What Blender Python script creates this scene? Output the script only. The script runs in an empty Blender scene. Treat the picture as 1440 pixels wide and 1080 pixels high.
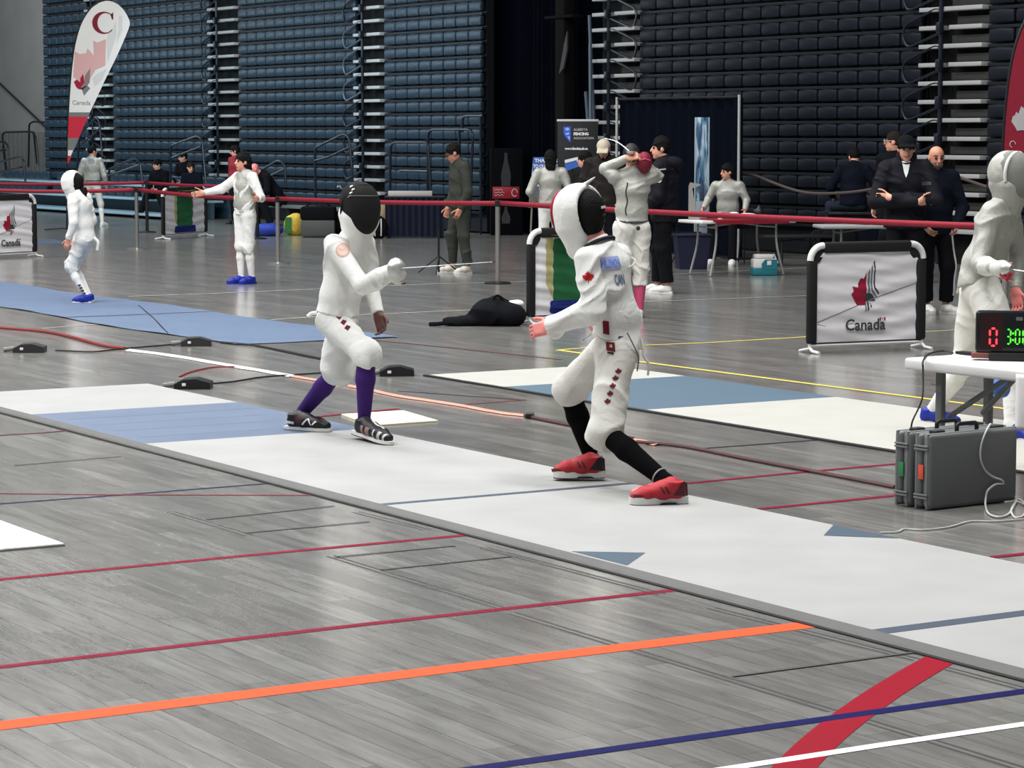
import bpy, bmesh, math, random
import numpy as np
from mathutils import Vector, Matrix
from mathutils.bvhtree import BVHTree

random.seed(7)
rng = np.random.default_rng(7)
SC = bpy.context.scene
COL = SC.collection
V3 = Vector

# ------------------------------------------------------------------ camera
FPX, CX, CY = 3620.0, 720.0, 540.0
HORIZON = 187.0
EYE = 1.9
PITCH = math.atan((CY - HORIZON) / FPX)
FWD = V3((0, math.cos(PITCH), -math.sin(PITCH)))
UPV = V3((0, math.sin(PITCH), math.cos(PITCH)))
CAMP = V3((0, 0, EYE))
cam = bpy.data.cameras.new('camera')
cam.sensor_width = 36.0
cam.lens = 36.0 * FPX / 1440.0
cam.clip_end = 500
cam_o = bpy.data.objects.new('camera', cam)
cam_o.location = CAMP
cam_o.rotation_euler = (math.pi / 2 - PITCH, 0, 0)
COL.objects.link(cam_o)
SC.camera = cam_o


def ray(px, py):
    return FWD + V3((1, 0, 0)) * ((px - CX) / FPX) + UPV * ((CY - py) / FPX)


def W(px, py, Y):
    """surveyed point at ground distance Y"""
    d = ray(px, py)
    return CAMP + d * (Y / d.y)


def G(px, py, z=0.0):
    """surveyed point on the floor (or on a level z)"""
    d = ray(px, py)
    return CAMP + d * ((z - EYE) / d.z)


# hall axes: U runs along the pistes, V runs towards the bleachers
ANG = math.radians(31.43)
UX = V3((math.sin(ANG), -math.cos(ANG), 0))
VX = V3((math.cos(ANG), math.sin(ANG), 0))
ROTU = math.atan2(UX.y, UX.x)


def UV(u, v, z=0.0):
    return UX * u + VX * v + V3((0, 0, z))


def PV(px, py, v):
    """surveyed point on the upright plane V = v"""
    d = ray(px, py)
    return CAMP + d * (v / d.dot(VX))


def uof(px, v, py=300):
    return PV(px, py, v).dot(UX)


# ------------------------------------------------------------------ materials
MATS = {}


def mat(name, col, rough=0.6, metal=0.0, var=0.06, scale=30.0, bump=0.0, bscale=200.0, bdist=0.01, spec=0.5, emit=None, alpha=None, coat=0.0, sheen=0.0):
    if name in MATS:
        return MATS[name]
    m = bpy.data.materials.new(name)
    m.use_nodes = True
    nt = m.node_tree
    b = nt.nodes['Principled BSDF']
    tc = nt.nodes.new('ShaderNodeTexCoord')
    nz = nt.nodes.new('ShaderNodeTexNoise')
    nz.inputs['Scale'].default_value = scale
    nz.inputs['Detail'].default_value = 3
    nt.links.new(tc.outputs['Object'], nz.inputs['Vector'])
    mx = nt.nodes.new('ShaderNodeMix')
    mx.data_type = 'RGBA'
    c = tuple(col)
    mx.inputs[6].default_value = tuple(max(0, x * (1 - var)) for x in c) + (1,)
    mx.inputs[7].default_value = tuple(min(1, x * (1 + var)) for x in c) + (1,)
    nt.links.new(nz.outputs['Fac'], mx.inputs[0])
    nt.links.new(mx.outputs[2], b.inputs['Base Color'])
    b.inputs['Roughness'].default_value = rough
    b.inputs['Metallic'].default_value = metal
    b.inputs['Specular IOR Level'].default_value = spec
    if coat:
        b.inputs['Coat Weight'].default_value = coat
        b.inputs['Coat Roughness'].default_value = 0.1
    if sheen:
        b.inputs['Sheen Weight'].default_value = sheen
    if emit:
        b.inputs['Emission Color'].default_value = tuple(col) + (1,)
        b.inputs['Emission Strength'].default_value = emit
    if alpha is not None:
        b.inputs['Alpha'].default_value = alpha
    if bump:
        n2 = nt.nodes.new('ShaderNodeTexNoise')
        n2.inputs['Scale'].default_value = bscale
        if bdist > 0.01:
            n2.inputs['Detail'].default_value = 4
            n2.inputs['Distortion'].default_value = 1.8
        nt.links.new(tc.outputs['Object'], n2.inputs['Vector'])
        bp = nt.nodes.new('ShaderNodeBump')
        bp.inputs['Strength'].default_value = bump
        bp.inputs['Distance'].default_value = bdist
        nt.links.new(n2.outputs['Fac'], bp.inputs['Height'])
        nt.links.new(bp.outputs['Normal'], b.inputs['Normal'])
    MATS[name] = m
    return m


def srgb(r, g, b):
    return tuple((x / 255 / 12.92) if x / 255 <= 0.04045 else ((x / 255 + 0.055) / 1.055) ** 2.4 for x in (r, g, b))


# ------------------------------------------------------------------ objects
def link(name, me, m=None, parent=None, loc=None):
    o = bpy.data.objects.new(name, me)
    COL.objects.link(o)
    if m is not None and me is not None:
        me.materials.append(m)
    if parent is not None:
        o.parent = parent
    if loc is not None:
        o.location = loc
    return o


def thing(name, label, cat, loc=(0, 0, 0), rz=0.0, group=None):
    o = bpy.data.objects.new(name, None)
    o.empty_display_size = 0.1
    COL.objects.link(o)
    o.location = loc
    o.rotation_euler = (0, 0, rz)
    return tag(o, label, cat, group)


def tag(o, label=None, cat=None, group=None, kind=None):
    if label:
        o['label'] = label
    if cat:
        o['category'] = cat
    if group:
        o['group'] = group
    if kind:
        o['kind'] = kind
    return o


def struct(o):
    o['kind'] = 'structure'
    return o


def mesh_from(name, v, f):
    me = bpy.data.meshes.new(name)
    me.from_pydata([tuple(p) for p in v], [], f)
    me.update()
    return me


def shade(me, angle=40):
    me.shade_smooth()
    if angle is not None:
        me.set_sharp_from_angle(angle=math.radians(angle))


def frame_of(d):
    d = V3(d).normalized()
    a = V3((0, 0, 1)) if abs(d.z) < 0.95 else V3((1, 0, 0))
    x = a.cross(d).normalized()
    y = d.cross(x).normalized()
    return x, y


def smooth_path(pts, n=6, closed=False):
    pts = [V3(p) for p in pts]
    N = len(pts)
    if N < 3:
        return pts
    out = []
    rngi = range(N if closed else N - 1)
    for i in rngi:
        if closed:
            p0, p1, p2, p3 = pts[(i - 1) % N], pts[i], pts[(i + 1) % N], pts[(i + 2) % N]
        else:
            p1, p2 = pts[i], pts[i + 1]
            p0 = pts[i - 1] if i else p1 * 2 - p2
            p3 = pts[i + 2] if i + 2 < N else p2 * 2 - p1
        for k in range(n):
            t = k / n
            out.append(0.5 * ((2 * p1) + (p2 - p0) * t + (2 * p0 - 5 * p1 + 4 * p2 - p3) * t * t + (3 * p1 - p0 - 3 * p2 + p3) * t ** 3))
    if not closed:
        out.append(pts[-1])
    return out


def round_path(pts, r, n=4, closed=False):
    """polyline with filleted corners"""
    pts = [V3(p) for p in pts]
    N = len(pts)
    out = []
    for i in range(N):
        if not closed and i in (0, N - 1):
            out.append(pts[i])
            continue
        p, a, b = pts[i], pts[(i - 1) % N], pts[(i + 1) % N]
        ra = min(r, (a - p).length * 0.45)
        rb = min(r, (b - p).length * 0.45)
        A = p + (a - p).normalized() * ra
        B = p + (b - p).normalized() * rb
        for k in range(n + 1):
            t = k / n
            out.append(A * (1 - t) ** 2 + p * 2 * t * (1 - t) + B * t * t)
    return out


class MB:
    def __init__(s):
        s.v = []
        s.f = []

    def add(s, v, f):
        n = len(s.v)
        s.v += [V3(p) for p in v]
        s.f += [tuple(i + n for i in q) for q in f]
        return s

    def box(s, c, size, bev=0.0, R=None, seg=2):
        bm = bmesh.new()
        bmesh.ops.create_cube(bm, size=1.0)
        for p in bm.verts:
            p.co = V3((p.co.x * size[0], p.co.y * size[1], p.co.z * size[2]))
        if bev > 0:
            bmesh.ops.bevel(bm, geom=list(bm.edges), offset=min(bev, min(size) * 0.49), segments=seg, profile=0.5, affect='EDGES')
        bm.verts.index_update()
        vs = [(R @ p.co if R is not None else p.co) + V3(c) for p in bm.verts]
        fs = [tuple(q.index for q in f.verts) for f in bm.faces]
        bm.free()
        return s.add(vs, fs)

    def tube(s, pts, r, seg=8, closed=False, caps=True):
        pts = [V3(p) for p in pts]
        N = len(pts)
        rad = r if isinstance(r, (list, tuple)) else [r] * N
        tang = []
        for i in range(N):
            if closed:
                t = pts[(i + 1) % N] - pts[(i - 1) % N]
            else:
                t = pts[min(i + 1, N - 1)] - pts[max(i - 1, 0)]
            tang.append(t.normalized() if t.length > 1e-9 else V3((0, 0, 1)))
        x, y = frame_of(tang[0])
        vs, fs = [], []
        for i in range(N):
            t = tang[i]
            x = (x - t * x.dot(t))
            x = x.normalized() if x.length > 1e-6 else frame_of(t)[0]
            y = t.cross(x)
            for k in range(seg):
                a = 2 * math.pi * k / seg
                vs.append(pts[i] + (x * math.cos(a) + y * math.sin(a)) * rad[i])
        for i in range(N if closed else N - 1):
            j = (i + 1) % N
            for k in range(seg):
                l = (k + 1) % seg
                fs.append((i * seg + k, i * seg + l, j * seg + l, j * seg + k))
        if caps and not closed:
            fs.append(tuple(reversed(range(seg))))
            fs.append(tuple((N - 1) * seg + k for k in range(seg)))
        return s.add(vs, fs)

    def prism(s, poly, o, ax, ay, d):
        """flat 2D outline extruded by the vector d"""
        o, ax, ay, d = V3(o), V3(ax), V3(ay), V3(d)
        n = len(poly)
        lo = [o + ax * p[0] + ay * p[1] for p in poly]
        hi = [p + d for p in lo]
        fs = [tuple(reversed(range(n))), tuple(range(n, 2 * n))]
        for i in range(n):
            j = (i + 1) % n
            fs.append((i, j, n + j, n + i))
        return s.add(lo + hi, fs)

    def flat(s, poly, o, ax, ay):
        o, ax, ay = V3(o), V3(ax), V3(ay)
        return s.add([o + ax * p[0] + ay * p[1] for p in poly], [tuple(range(len(poly)))])

    def lathe(s, prof, c=(0, 0, 0), seg=24, R=None):
        """profile of (radius, height) spun about local Z"""
        c = V3(c)
        vs, fs = [], []
        n = len(prof)
        for (r, z) in prof:
            for k in range(seg):
                a = 2 * math.pi * k / seg
                p = V3((r * math.cos(a), r * math.sin(a), z))
                vs.append((R @ p if R is not None else p) + c)
        for i in range(n - 1):
            for k in range(seg):
                l = (k + 1) % seg
                fs.append((i * seg + k, i * seg + l, (i + 1) * seg + l, (i + 1) * seg + k))
        fs.append(tuple(reversed(range(seg))))
        fs.append(tuple((n - 1) * seg + k for k in range(seg)))
        return s.add(vs, fs)

    def grid(s, nu, nv, fn):
        vs = [V3(fn(i / (nu - 1), j / (nv - 1))) for j in range(nv) for i in range(nu)]
        fs = [(j * nu + i, j * nu + i + 1, (j + 1) * nu + i + 1, (j + 1) * nu + i) for j in range(nv - 1) for i in range(nu - 1)]
        return s.add(vs, fs)

    def build(s, name, m, parent=None, smooth=40, loc=None):
        me = mesh_from(name, s.v, s.f)
        if smooth:
            shade(me, smooth)
        return link(name, me, m, parent, loc)


def text_mb(body, size, o, ax, ay, lift, ext=0.002, align='CENTER', bold=0.0, squeeze=1.0):
    """lettering as a mesh laid on the plane (o, ax, ay)"""
    cu = bpy.data.curves.new('lettering', 'FONT')
    cu.body = body
    cu.size = size
    cu.align_x = align
    cu.align_y = 'CENTER'
    cu.extrude = ext
    cu.offset = bold
    cu.resolution_u = 3
    ob = bpy.data.objects.new('lettering', cu)
    COL.objects.link(ob)
    dg = bpy.context.evaluated_depsgraph_get()
    me = bpy.data.meshes.new_from_object(ob.evaluated_get(dg))
    o, ax, ay = V3(o), V3(ax).normalized(), V3(ay).normalized()
    nz = ax.cross(ay)
    b = MB()
    b.add([o + ax * p.co.x * squeeze + ay * p.co.y + nz * (p.co.z + lift) for p in me.vertices], [tuple(q.vertices) for q in me.polygons])
    bpy.data.meshes.remove(me)
    bpy.data.objects.remove(ob)
    bpy.data.curves.remove(cu)
    return b


# ------------------------------------------------------------------ smooth solid modelling on a grid
class Solid:
    def __init__(s, h=0.01):
        s.h = h
        s.p = []

    def cone(s, a, b, r1, r2, k=0.02, flat=None, clip=None, op='add'):
        a, b = np.array(a, float), np.array(b, float)
        R = max(r1, r2)
        ex = R / (flat[1] if flat else 1.0)
        lo = np.minimum(a, b) - ex
        hi = np.maximum(a, b) + ex

        def f(P):
            ab = b - a
            L = max(float(ab @ ab), 1e-9)
            q = P - a
            t = np.clip((q @ ab) / L, 0, 1)
            d = q - t[..., None] * ab
            if flat is not None:
                ax = np.array(flat[0], float)
                d = d + ((d @ ax) * (flat[1] - 1))[..., None] * ax
            return np.sqrt((d * d).sum(-1)) - (r1 + (r2 - r1) * t)
        s.p.append((f, lo, hi, k, clip, op))
        return s

    def chain(s, pts, rad, k=0.02, flat=None):
        for i in range(len(pts) - 1):
            s.cone(pts[i], pts[i + 1], rad[i], rad[i + 1], k, flat)
        return s

    def ell(s, c, r, R=None, k=0.02, clip=None, op='add'):
        c = np.array(c, float)
        r = np.array(r, float)
        M = np.eye(3) if R is None else np.array(R, float)
        ex = np.sqrt(((M * r) ** 2).sum(1))

        def f(P):
            q = (P - c) @ M
            k0 = np.sqrt(((q / r) ** 2).sum(-1))
            k1 = np.sqrt(((q / r ** 2) ** 2).sum(-1))
            return k0 * (k0 - 1) / np.maximum(k1, 1e-6)
        s.p.append((f, c - ex, c + ex, k, clip, op))
        return s

    def box(s, c, half, R=None, rd=0.01, k=0.02, clip=None, op='add'):
        c = np.array(c, float)
        hf = np.array(half, float)
        M = np.eye(3) if R is None else np.array(R, float)
        ex = np.abs(M) @ hf

        def f(P):
            q = np.abs((P - c) @ M) - (hf - rd)
            return np.sqrt((np.maximum(q, 0) ** 2).sum(-1)) + np.minimum(q.max(-1), 0) - rd
        s.p.append((f, c - ex, c + ex, k, clip, op))
        return s

    def mesh(s, name, cuts=(), disp=None, hollow=None, pad=0.03):
        h = s.h
        lo = np.min([q[1] for q in s.p if q[5] == 'add'], axis=0) - pad
        hi = np.max([q[2] for q in s.p if q[5] == 'add'], axis=0) + pad
        n = np.ceil((hi - lo) / h).astype(int) + 1
        D = np.full(n, 0.5, np.float32)
        xs = [lo[i] + h * np.arange(n[i]) for i in range(3)]
        for (f, l, u, k, clip, op) in s.p:
            m = k + 2.5 * h + (0.02 if disp else 0.005)
            i0 = np.maximum(np.floor((l - m - lo) / h).astype(int), 0)
            i1 = np.minimum(np.ceil((u + m - lo) / h).astype(int) + 1, n)
            if (i1 <= i0).any():
                continue
            P = np.stack(np.meshgrid(xs[0][i0[0]:i1[0]], xs[1][i0[1]:i1[1]], xs[2][i0[2]:i1[2]], indexing='ij'), -1)
            d = f(P)
            for (o, nn) in (clip or ()):
                d = np.maximum(d, (P - np.array(o, float)) @ np.array(nn, float))
            sl = tuple(slice(i0[i], i1[i]) for i in range(3))
            a = D[sl]
            if op == 'add':
                hh = np.maximum(k - np.abs(a - d), 0) / k
                D[sl] = np.minimum(a, d) - hh * hh * k * 0.25
            else:
                hh = np.maximum(k - np.abs(a + d), 0) / k
                D[sl] = np.maximum(a, -d) + hh * hh * k * 0.25
        if disp or cuts or hollow:
            P = np.stack(np.meshgrid(*xs, indexing='ij'), -1)
            if disp:
                near = np.abs(D) < 0.06
                D[near] += disp(P[near]).astype(np.float32)
            if hollow:
                D = np.maximum(D, -(D + hollow))
            for (o, nn) in cuts:
                D = np.maximum(D, ((P - np.array(o, float)) @ np.array(nn, float)).astype(np.float32))
        v, q = nets(D)
        v = v * h + lo
        me = bpy.data.meshes.new(name)
        me.vertices.add(len(v))
        me.vertices.foreach_set('co', v.astype(np.float32).ravel())
        me.loops.add(len(q) * 4)
        me.loops.foreach_set('vertex_index', q.astype(np.int32).ravel())
        me.polygons.add(len(q))
        me.polygons.foreach_set('loop_start', np.arange(0, len(q) * 4, 4, dtype=np.int32))
        me.update(calc_edges=True)
        me.shade_smooth()
        return me


def nets(D):
    D = np.pad(D, 1, constant_values=0.5)
    S = D < 0
    n = np.array(D.shape) - 1
    cnt = np.zeros(n, np.int8)
    C = [(a, b, c) for a in (0, 1) for b in (0, 1) for c in (0, 1)]
    for (a, b, c) in C:
        cnt += S[a:a + n[0], b:b + n[1], c:c + n[2]]
    act = np.argwhere((cnt > 0) & (cnt < 8))
    idx = np.full(n, -1, np.int64)
    idx[tuple(act.T)] = np.arange(len(act))
    acc = np.zeros((len(act), 3))
    num = np.zeros(len(act))
    for a in C:
        for ax in range(3):
            if a[ax]:
                continue
            b = list(a)
            b[ax] = 1
            da = D[act[:, 0] + a[0], act[:, 1] + a[1], act[:, 2] + a[2]]
            db = D[act[:, 0] + b[0], act[:, 1] + b[1], act[:, 2] + b[2]]
            m = (da < 0) != (db < 0)
            t = np.where(m, da / np.where(m, da - db, 1), 0)
            p = np.tile(np.array(a, float), (len(act), 1))
            p[:, ax] += t
            acc[m] += p[m]
            num[m] += 1
    v = act + acc / np.maximum(num, 1)[:, None] - 1
    quads = []
    for ax in range(3):
        o1, o2 = (ax + 1) % 3, (ax + 2) % 3
        sl0 = [slice(1, -1)] * 3
        sl1 = [slice(1, -1)] * 3
        sl0[ax] = slice(0, -1)
        sl1[ax] = slice(1, None)
        A, B = S[tuple(sl0)], S[tuple(sl1)]
        for flip, M in ((False, A & ~B), (True, ~A & B)):
            e = np.argwhere(M)
            if not len(e):
                continue
            e = e + 1
            e[:, ax] -= 1
            e1 = np.zeros(3, int)
            e1[o1] = 1
            e2 = np.zeros(3, int)
            e2[o2] = 1
            c = [e - e1 - e2, e - e2, e, e - e1]
            q = np.stack([idx[tuple(k.T)] for k in c], 1)
            quads.append(q[:, ::-1] if flip else q)
    return v, np.concatenate(quads)


def folds(seed, amp=0.004, freq=22.0, ax=(0, 0, 1), warp=1.0):
    """cloth wrinkles: crisp wavering creases, mostly across the direction ax"""
    r = np.random.default_rng(seed)
    ax = np.array(ax, float)
    ax = ax / max(1e-6, np.linalg.norm(ax))
    k = r.normal(size=(6, 3))
    dirs = []
    for i in range(3):
        d = ax + 0.55 * r.normal(size=3)
        dirs.append(d / np.linalg.norm(d))
    ph = r.uniform(0, 6, size=8)

    def f(P):
        w = np.sin(P @ (k[0] * 6) + ph[0]) + 0.6 * np.sin(P @ (k[1] * 11) + ph[1])
        out = 0
        for i, (d, fr, a) in enumerate(zip(dirs, (freq, freq * 1.45, freq * 0.7), (1.0, 0.7, 1.1))):
            m = np.clip(0.35 + 0.75 * np.sin(P @ (k[2 + i] * 7) + ph[2 + i] + w), 0, 1)
            ridge = 1 - np.abs(np.sin((P @ d) * fr * 0.5 + 1.3 * warp * w + ph[5 + i % 3]))
            out = out + a * m * ridge ** 2
        return -amp * 1.25 * (out - 0.45)
    return f


def bvh_of(o):
    me = o.data
    return BVHTree.FromPolygons([p.co.copy() for p in me.vertices], [tuple(p.vertices) for p in me.polygons])


def decal(name, target, poly, o, ax, ay, m, parent, lift=0.002, n=None, back=0.25, sub=0.012):
    """patch sewn on a surface: the outline is cut to a fine net and laid on the target mesh"""
    o, ax, ay = V3(o), V3(ax).normalized(), V3(ay).normalized()
    nz = V3(n).normalized() if n is not None else ax.cross(ay).normalized()
    bm = bmesh.new()
    polys = poly if isinstance(poly[0][0], (tuple, list)) else [poly]
    for pl in polys:
        vs = [bm.verts.new((p[0], p[1], 0)) for p in pl]
        try:
            bm.faces.new(vs)
        except ValueError:
            pass
    bmesh.ops.triangulate(bm, faces=list(bm.faces))
    for _ in range(7):
        e = [x for x in bm.edges if x.calc_length() > sub]
        if not e:
            break
        bmesh.ops.subdivide_edges(bm, edges=e, cuts=1)
        bmesh.ops.triangulate(bm, faces=[f for f in bm.faces if len(f.verts) > 3])
    tree = bvh_of(target)
    bm.verts.index_update()
    vs = []
    for p in bm.verts:
        w = o + ax * p.co.x + ay * p.co.y
        hit = tree.ray_cast(w + nz * back, -nz)
        vs.append((hit[0] + nz * lift) if hit[0] is not None else w + nz * lift)
    fs = [tuple(q.index for q in f.verts) for f in bm.faces]
    bm.free()
    me = mesh_from(name, vs, fs)
    me.shade_smooth()
    return link(name, me, m, parent)


def disc(r, n=16, sx=1.0):
    return [(r * sx * math.cos(2 * math.pi * k / n), r * math.sin(2 * math.pi * k / n)) for k in range(n)]
# ------------------------------------------------------------------ people
SKIN = mat('skin', srgb(226, 172, 150), 0.55, var=0.05)
SKIN_PINK = mat('skin_flushed', srgb(232, 150, 145), 0.55, var=0.05)
SKIN_DARK = mat('skin_brown', srgb(104, 66, 58), 0.5, var=0.08)
SKIN_TAN = mat('skin_tan', srgb(205, 152, 128), 0.55, var=0.05)
HAIR = mat('hair_black', (0.0045, 0.004, 0.004), 0.75, var=0.4, scale=90, bump=0.8, bscale=90, spec=0.25)
HAIR_BR = mat('hair_brown', (0.022, 0.014, 0.010), 0.75, var=0.4, scale=90, bump=0.8, bscale=90, spec=0.25)
EYE_DARK = mat('eye_dark', srgb(30, 24, 24), 0.3)
WHITE_CLOTH = mat('fencing_white', (0.80, 0.80, 0.77), 0.8, var=0.02, scale=8, bump=0.30, bscale=4.5, bdist=0.05)
OFFWHITE = mat('fencing_offwhite', (0.70, 0.69, 0.645), 0.8, var=0.03, scale=8, bump=0.30, bscale=4.5, bdist=0.05)
LAME = mat('lame_grey', (0.46, 0.46, 0.425), 0.55, metal=0.15, var=0.06, scale=40, bump=0.30, bscale=4.5, bdist=0.05)
BLACK_CLOTH = mat('black_cloth', (0.007, 0.0075, 0.010), 0.9, var=0.2, spec=0.15)
PUFFER = mat('puffer_black', (0.007, 0.0075, 0.013), 0.75, var=0.2, spec=0.25)
BROWN_JACKET = mat('puffer_brown', (0.022, 0.018, 0.017), 0.75, var=0.2, spec=0.25)
NAVY_CLOTH = mat('navy_cloth', (0.0055, 0.008, 0.017), 0.9, var=0.2, spec=0.15)
GREEN_SUIT = mat('tracksuit_green', srgb(58, 62, 54), 0.85, var=0.08)
BLUE_SHOE = mat('shoe_blue', (0.012, 0.03, 0.34), 0.5)
SHOE_WHITE = mat('shoe_white', (0.75, 0.75, 0.72), 0.6)
OUTSOLE = mat('outsole_dark', (0.02, 0.018, 0.02), 0.7)
MESH_BLACK = mat('mask_mesh_black', (0.013, 0.013, 0.014), 0.7, spec=0.25, var=0.25, scale=60, bump=0.6, bscale=700)
MESH_GREY = mat('mask_mesh_grey', (0.30, 0.30, 0.28), 0.6, metal=0.2, var=0.1, scale=60, bump=0.6, bscale=700)


def npv(v):
    return np.array((v[0], v[1], v[2]), float)


def axes3(*c):
    return np.array([npv(a) for a in c]).T


class Fig:
    """one person: joints in metres relative to the point under the feet"""

    def __init__(s, base, J, face, up=(0, 0, 1), size=1.0, h=0.010, skin=None, label='', group=None, hands=True, curl=(0.5, 0.5), handdir=(None, None), palm=(None, None), eyes=True):
        s.base, s.J, s.k, s.h = V3(base), J, size, h
        s.f = V3(face).normalized()
        u = V3(up)
        s.u = (u - s.f * u.dot(s.f)).normalized()
        s.r = s.f.cross(s.u)
        s.lat = (J['shL'] - J['shR']).normalized()
        s.flat = getattr(s, 'flat', 0.70)
        s.skin = skin or SKIN
        S = Solid(h)
        k = size
        hd = J['head']
        s.head_solid(S)
        S.cone(J['neck'], hd - s.u * 0.05 * k - s.f * 0.012 * k, 0.056 * k, 0.05 * k, 0.03)
        s.torso(S, -0.014)
        for q in 'LR':
            S.cone(J['sh' + q], J['el' + q], 0.045 * k, 0.037 * k, 0.02)
            S.cone(J['el' + q], J['wr' + q], 0.037 * k, 0.026 * k, 0.015)
            S.cone(J['hip' + q], J['kn' + q], 0.072 * k, 0.050 * k, 0.03)
            m = J['kn' + q].lerp(J['an' + q], 0.33)
            S.chain([J['kn' + q], m, J['an' + q]], [0.047 * k, 0.050 * k, 0.032 * k], 0.02)
            ft = J['to' + q]
            S.cone(J['an' + q] - V3((0, 0, 0.015)), ft + V3((0, 0, 0.03)), 0.032 * k, 0.022 * k, 0.02)
        if hands:
            for i, q in enumerate('LR'):
                s.hand(S, q, curl[i], handdir[i], palm[i])
        me = S.mesh('person')
        s.o = link('person', me, s.skin, None, s.base)
        tag(s.o, label, 'person', group)
        if eyes:
            for sd in (-1, 1):
                b = MB()
                c = hd + s.f * 0.084 * k + s.u * 0.012 * k + s.r * 0.031 * k * sd
                R = Matrix((s.r, s.f, s.u)).transposed()
                b.lathe([(0.001, -0.013), (0.009, -0.009), (0.013, 0), (0.009, 0.009), (0.001, 0.013)], c, 10, R @ Matrix.Rotation(math.pi / 2, 3, 'Y'))
                b.build('eye', EYE_DARK, s.o)

    def head_solid(s, S):
        k, c, f, u, r = s.k, s.J['head'], s.f, s.u, s.r
        R = axes3(r, f, u)
        S.ell(c + u * 0.03 * k - f * 0.012 * k, (0.074 * k, 0.094 * k, 0.084 * k), R, 0.02)
        S.ell(c - u * 0.035 * k + f * 0.022 * k, (0.058 * k, 0.07 * k, 0.075 * k), R, 0.03)
        S.ell(c - u * 0.092 * k + f * 0.062 * k, (0.026 * k, 0.022 * k, 0.02 * k), R, 0.02)
        S.cone(c + u * 0.018 * k + f * 0.09 * k, c - u * 0.022 * k + f * 0.107 * k, 0.008 * k, 0.014 * k, 0.012)
        S.ell(c - u * 0.055 * k + f * 0.088 * k, (0.024 * k, 0.012 * k, 0.011 * k), R, 0.008)
        for sd in (-1, 1):
            S.ell(c + r * 0.074 * k * sd - f * 0.005 * k - u * 0.005 * k, (0.012 * k, 0.024 * k, 0.032 * k), R, 0.008)
            S.ell(c + r * 0.031 * k * sd + f * 0.1 * k + u * 0.012 * k, (0.017 * k, 0.014 * k, 0.012 * k), R, 0.015, op='sub')

    def torso(s, S, g, clip=None, kk=0.05):
        """g: how far outside (clothes) or inside the figure's outline"""
        J, k = s.J, s.k
        l = npv(s.lat)
        fl = getattr(s, 'flat', 0.70)
        S.cone(J['chest'], J['waist'], 0.108 * k + g, 0.100 * k + g, kk, (l, fl), clip)
        S.cone(J['waist'], J['pelvis'], 0.100 * k + g, 0.105 * k + g, kk, (l, fl), clip)
        S.cone(J['shL'].lerp(J['neck'], 0.12) - V3((0, 0, 0.012)), J['shR'].lerp(J['neck'], 0.12) - V3((0, 0, 0.012)), 0.055 * k + g, 0.055 * k + g, kk, None, clip)
        S.cone(J['neck'] - V3((0, 0, 0.03)), J['chest'], 0.07 * k + g, 0.1 * k + g, kk, (l, fl), clip)

    def hand(s, S, q, curl, d, pn):
        k = s.k
        w, e = s.J['wr' + q], s.J['el' + q]
        d = V3(d).normalized() if d is not None else (w - e).normalized()
        n = V3(pn) if pn is not None else (s.lat if q == 'R' else -s.lat)   # palm side
        n = (n - d * n.dot(d)).normalized()
        sd = 1 if q == 'R' else -1
        t = d.cross(n).normalized() * sd      # towards the thumb
        if t.dot(s.bodyfwd()) < 0 and pn is None:
            t = -t
        thick = max(0.0085 * k, s.h * 0.85)
        S.cone(w - d * 0.02, w + d * 0.02 * k, 0.026 * k, 0.027 * k, 0.01, (npv(t), 0.8))
        S.box(w + d * 0.055 * k, (0.05 * k, 0.04 * k, 0.015 * k), axes3(d, t, n), 0.013 * k, 0.012)
        for i, (o, L) in enumerate(((0.031, 0.074), (0.0105, 0.083), (-0.0105, 0.076), (-0.031, 0.060))):
            p = w + d * 0.095 * k + t * o * k
            a = 0.1
            dd = (d + t * o * 2.2).normalized()
            for j, fr in enumerate((0.42, 0.32, 0.26)):
                a += curl * (0.55, 0.95, 0.7)[j]
                st = dd * math.cos(a) + n * math.sin(a)
                p2 = p + st * L * k * fr
                S.cone(p, p2, thick * (1 - 0.08 * j), thick * (0.93 - 0.08 * j), 0.004)
                p = p2
        p = w + d * 0.022 * k + t * 0.032 * k
        dd = (d * 0.75 + t * 0.62 + n * 0.25).normalized()
        for L in (0.045, 0.033, 0.027):
            p2 = p + dd * L * k
            S.cone(p, p2, thick * 1.15, thick * 1.05, 0.006)
            p = p2
            dd = (dd + (d * 0.4 - t * 0.12 + n * 0.35) * curl).normalized()

    def bodyfwd(s):
        up = (s.J['neck'] - s.J['pelvis']).normalized()
        return up.cross(s.lat) * -1 if False else s.lat.cross(up)

    def add(s, S, name, m, disp=None, cuts=(), hollow=None, parent=None):
        me = S.mesh(name, cuts, disp, hollow)
        return link(name, me, m, parent or s.o)

    # ---------------- clothes
    def jacket(s, m, g=0.012, hem=None, arms=1.0, seed=1, amp=0.004, name='jacket', collar=0.05, sleeve=0.012, h=None, hem_n=None, freq=24, cuff_r=0.036, flare=0.118):
        J, k = s.J, s.k
        S = Solid(h or s.h)
        hp = hem if hem is not None else J['pelvis']
        up = (J['neck'] - J['pelvis']).normalized()
        hn = -up if hem_n is None else V3(hem_n).normalized()
        clip = [(npv(hp), npv(hn))]
        s.torso(S, g, clip)
        ext = J['pelvis'] + (J['pelvis'] - J['waist']).normalized() * max(0.0, (hp - J['pelvis']).dot(-up) + 0.1)
        S.cone(J['pelvis'], ext, 0.105 * k + g, flare * k + g, 0.05, (npv(s.lat), getattr(s, 'flat', 0.70)), clip)
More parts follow.
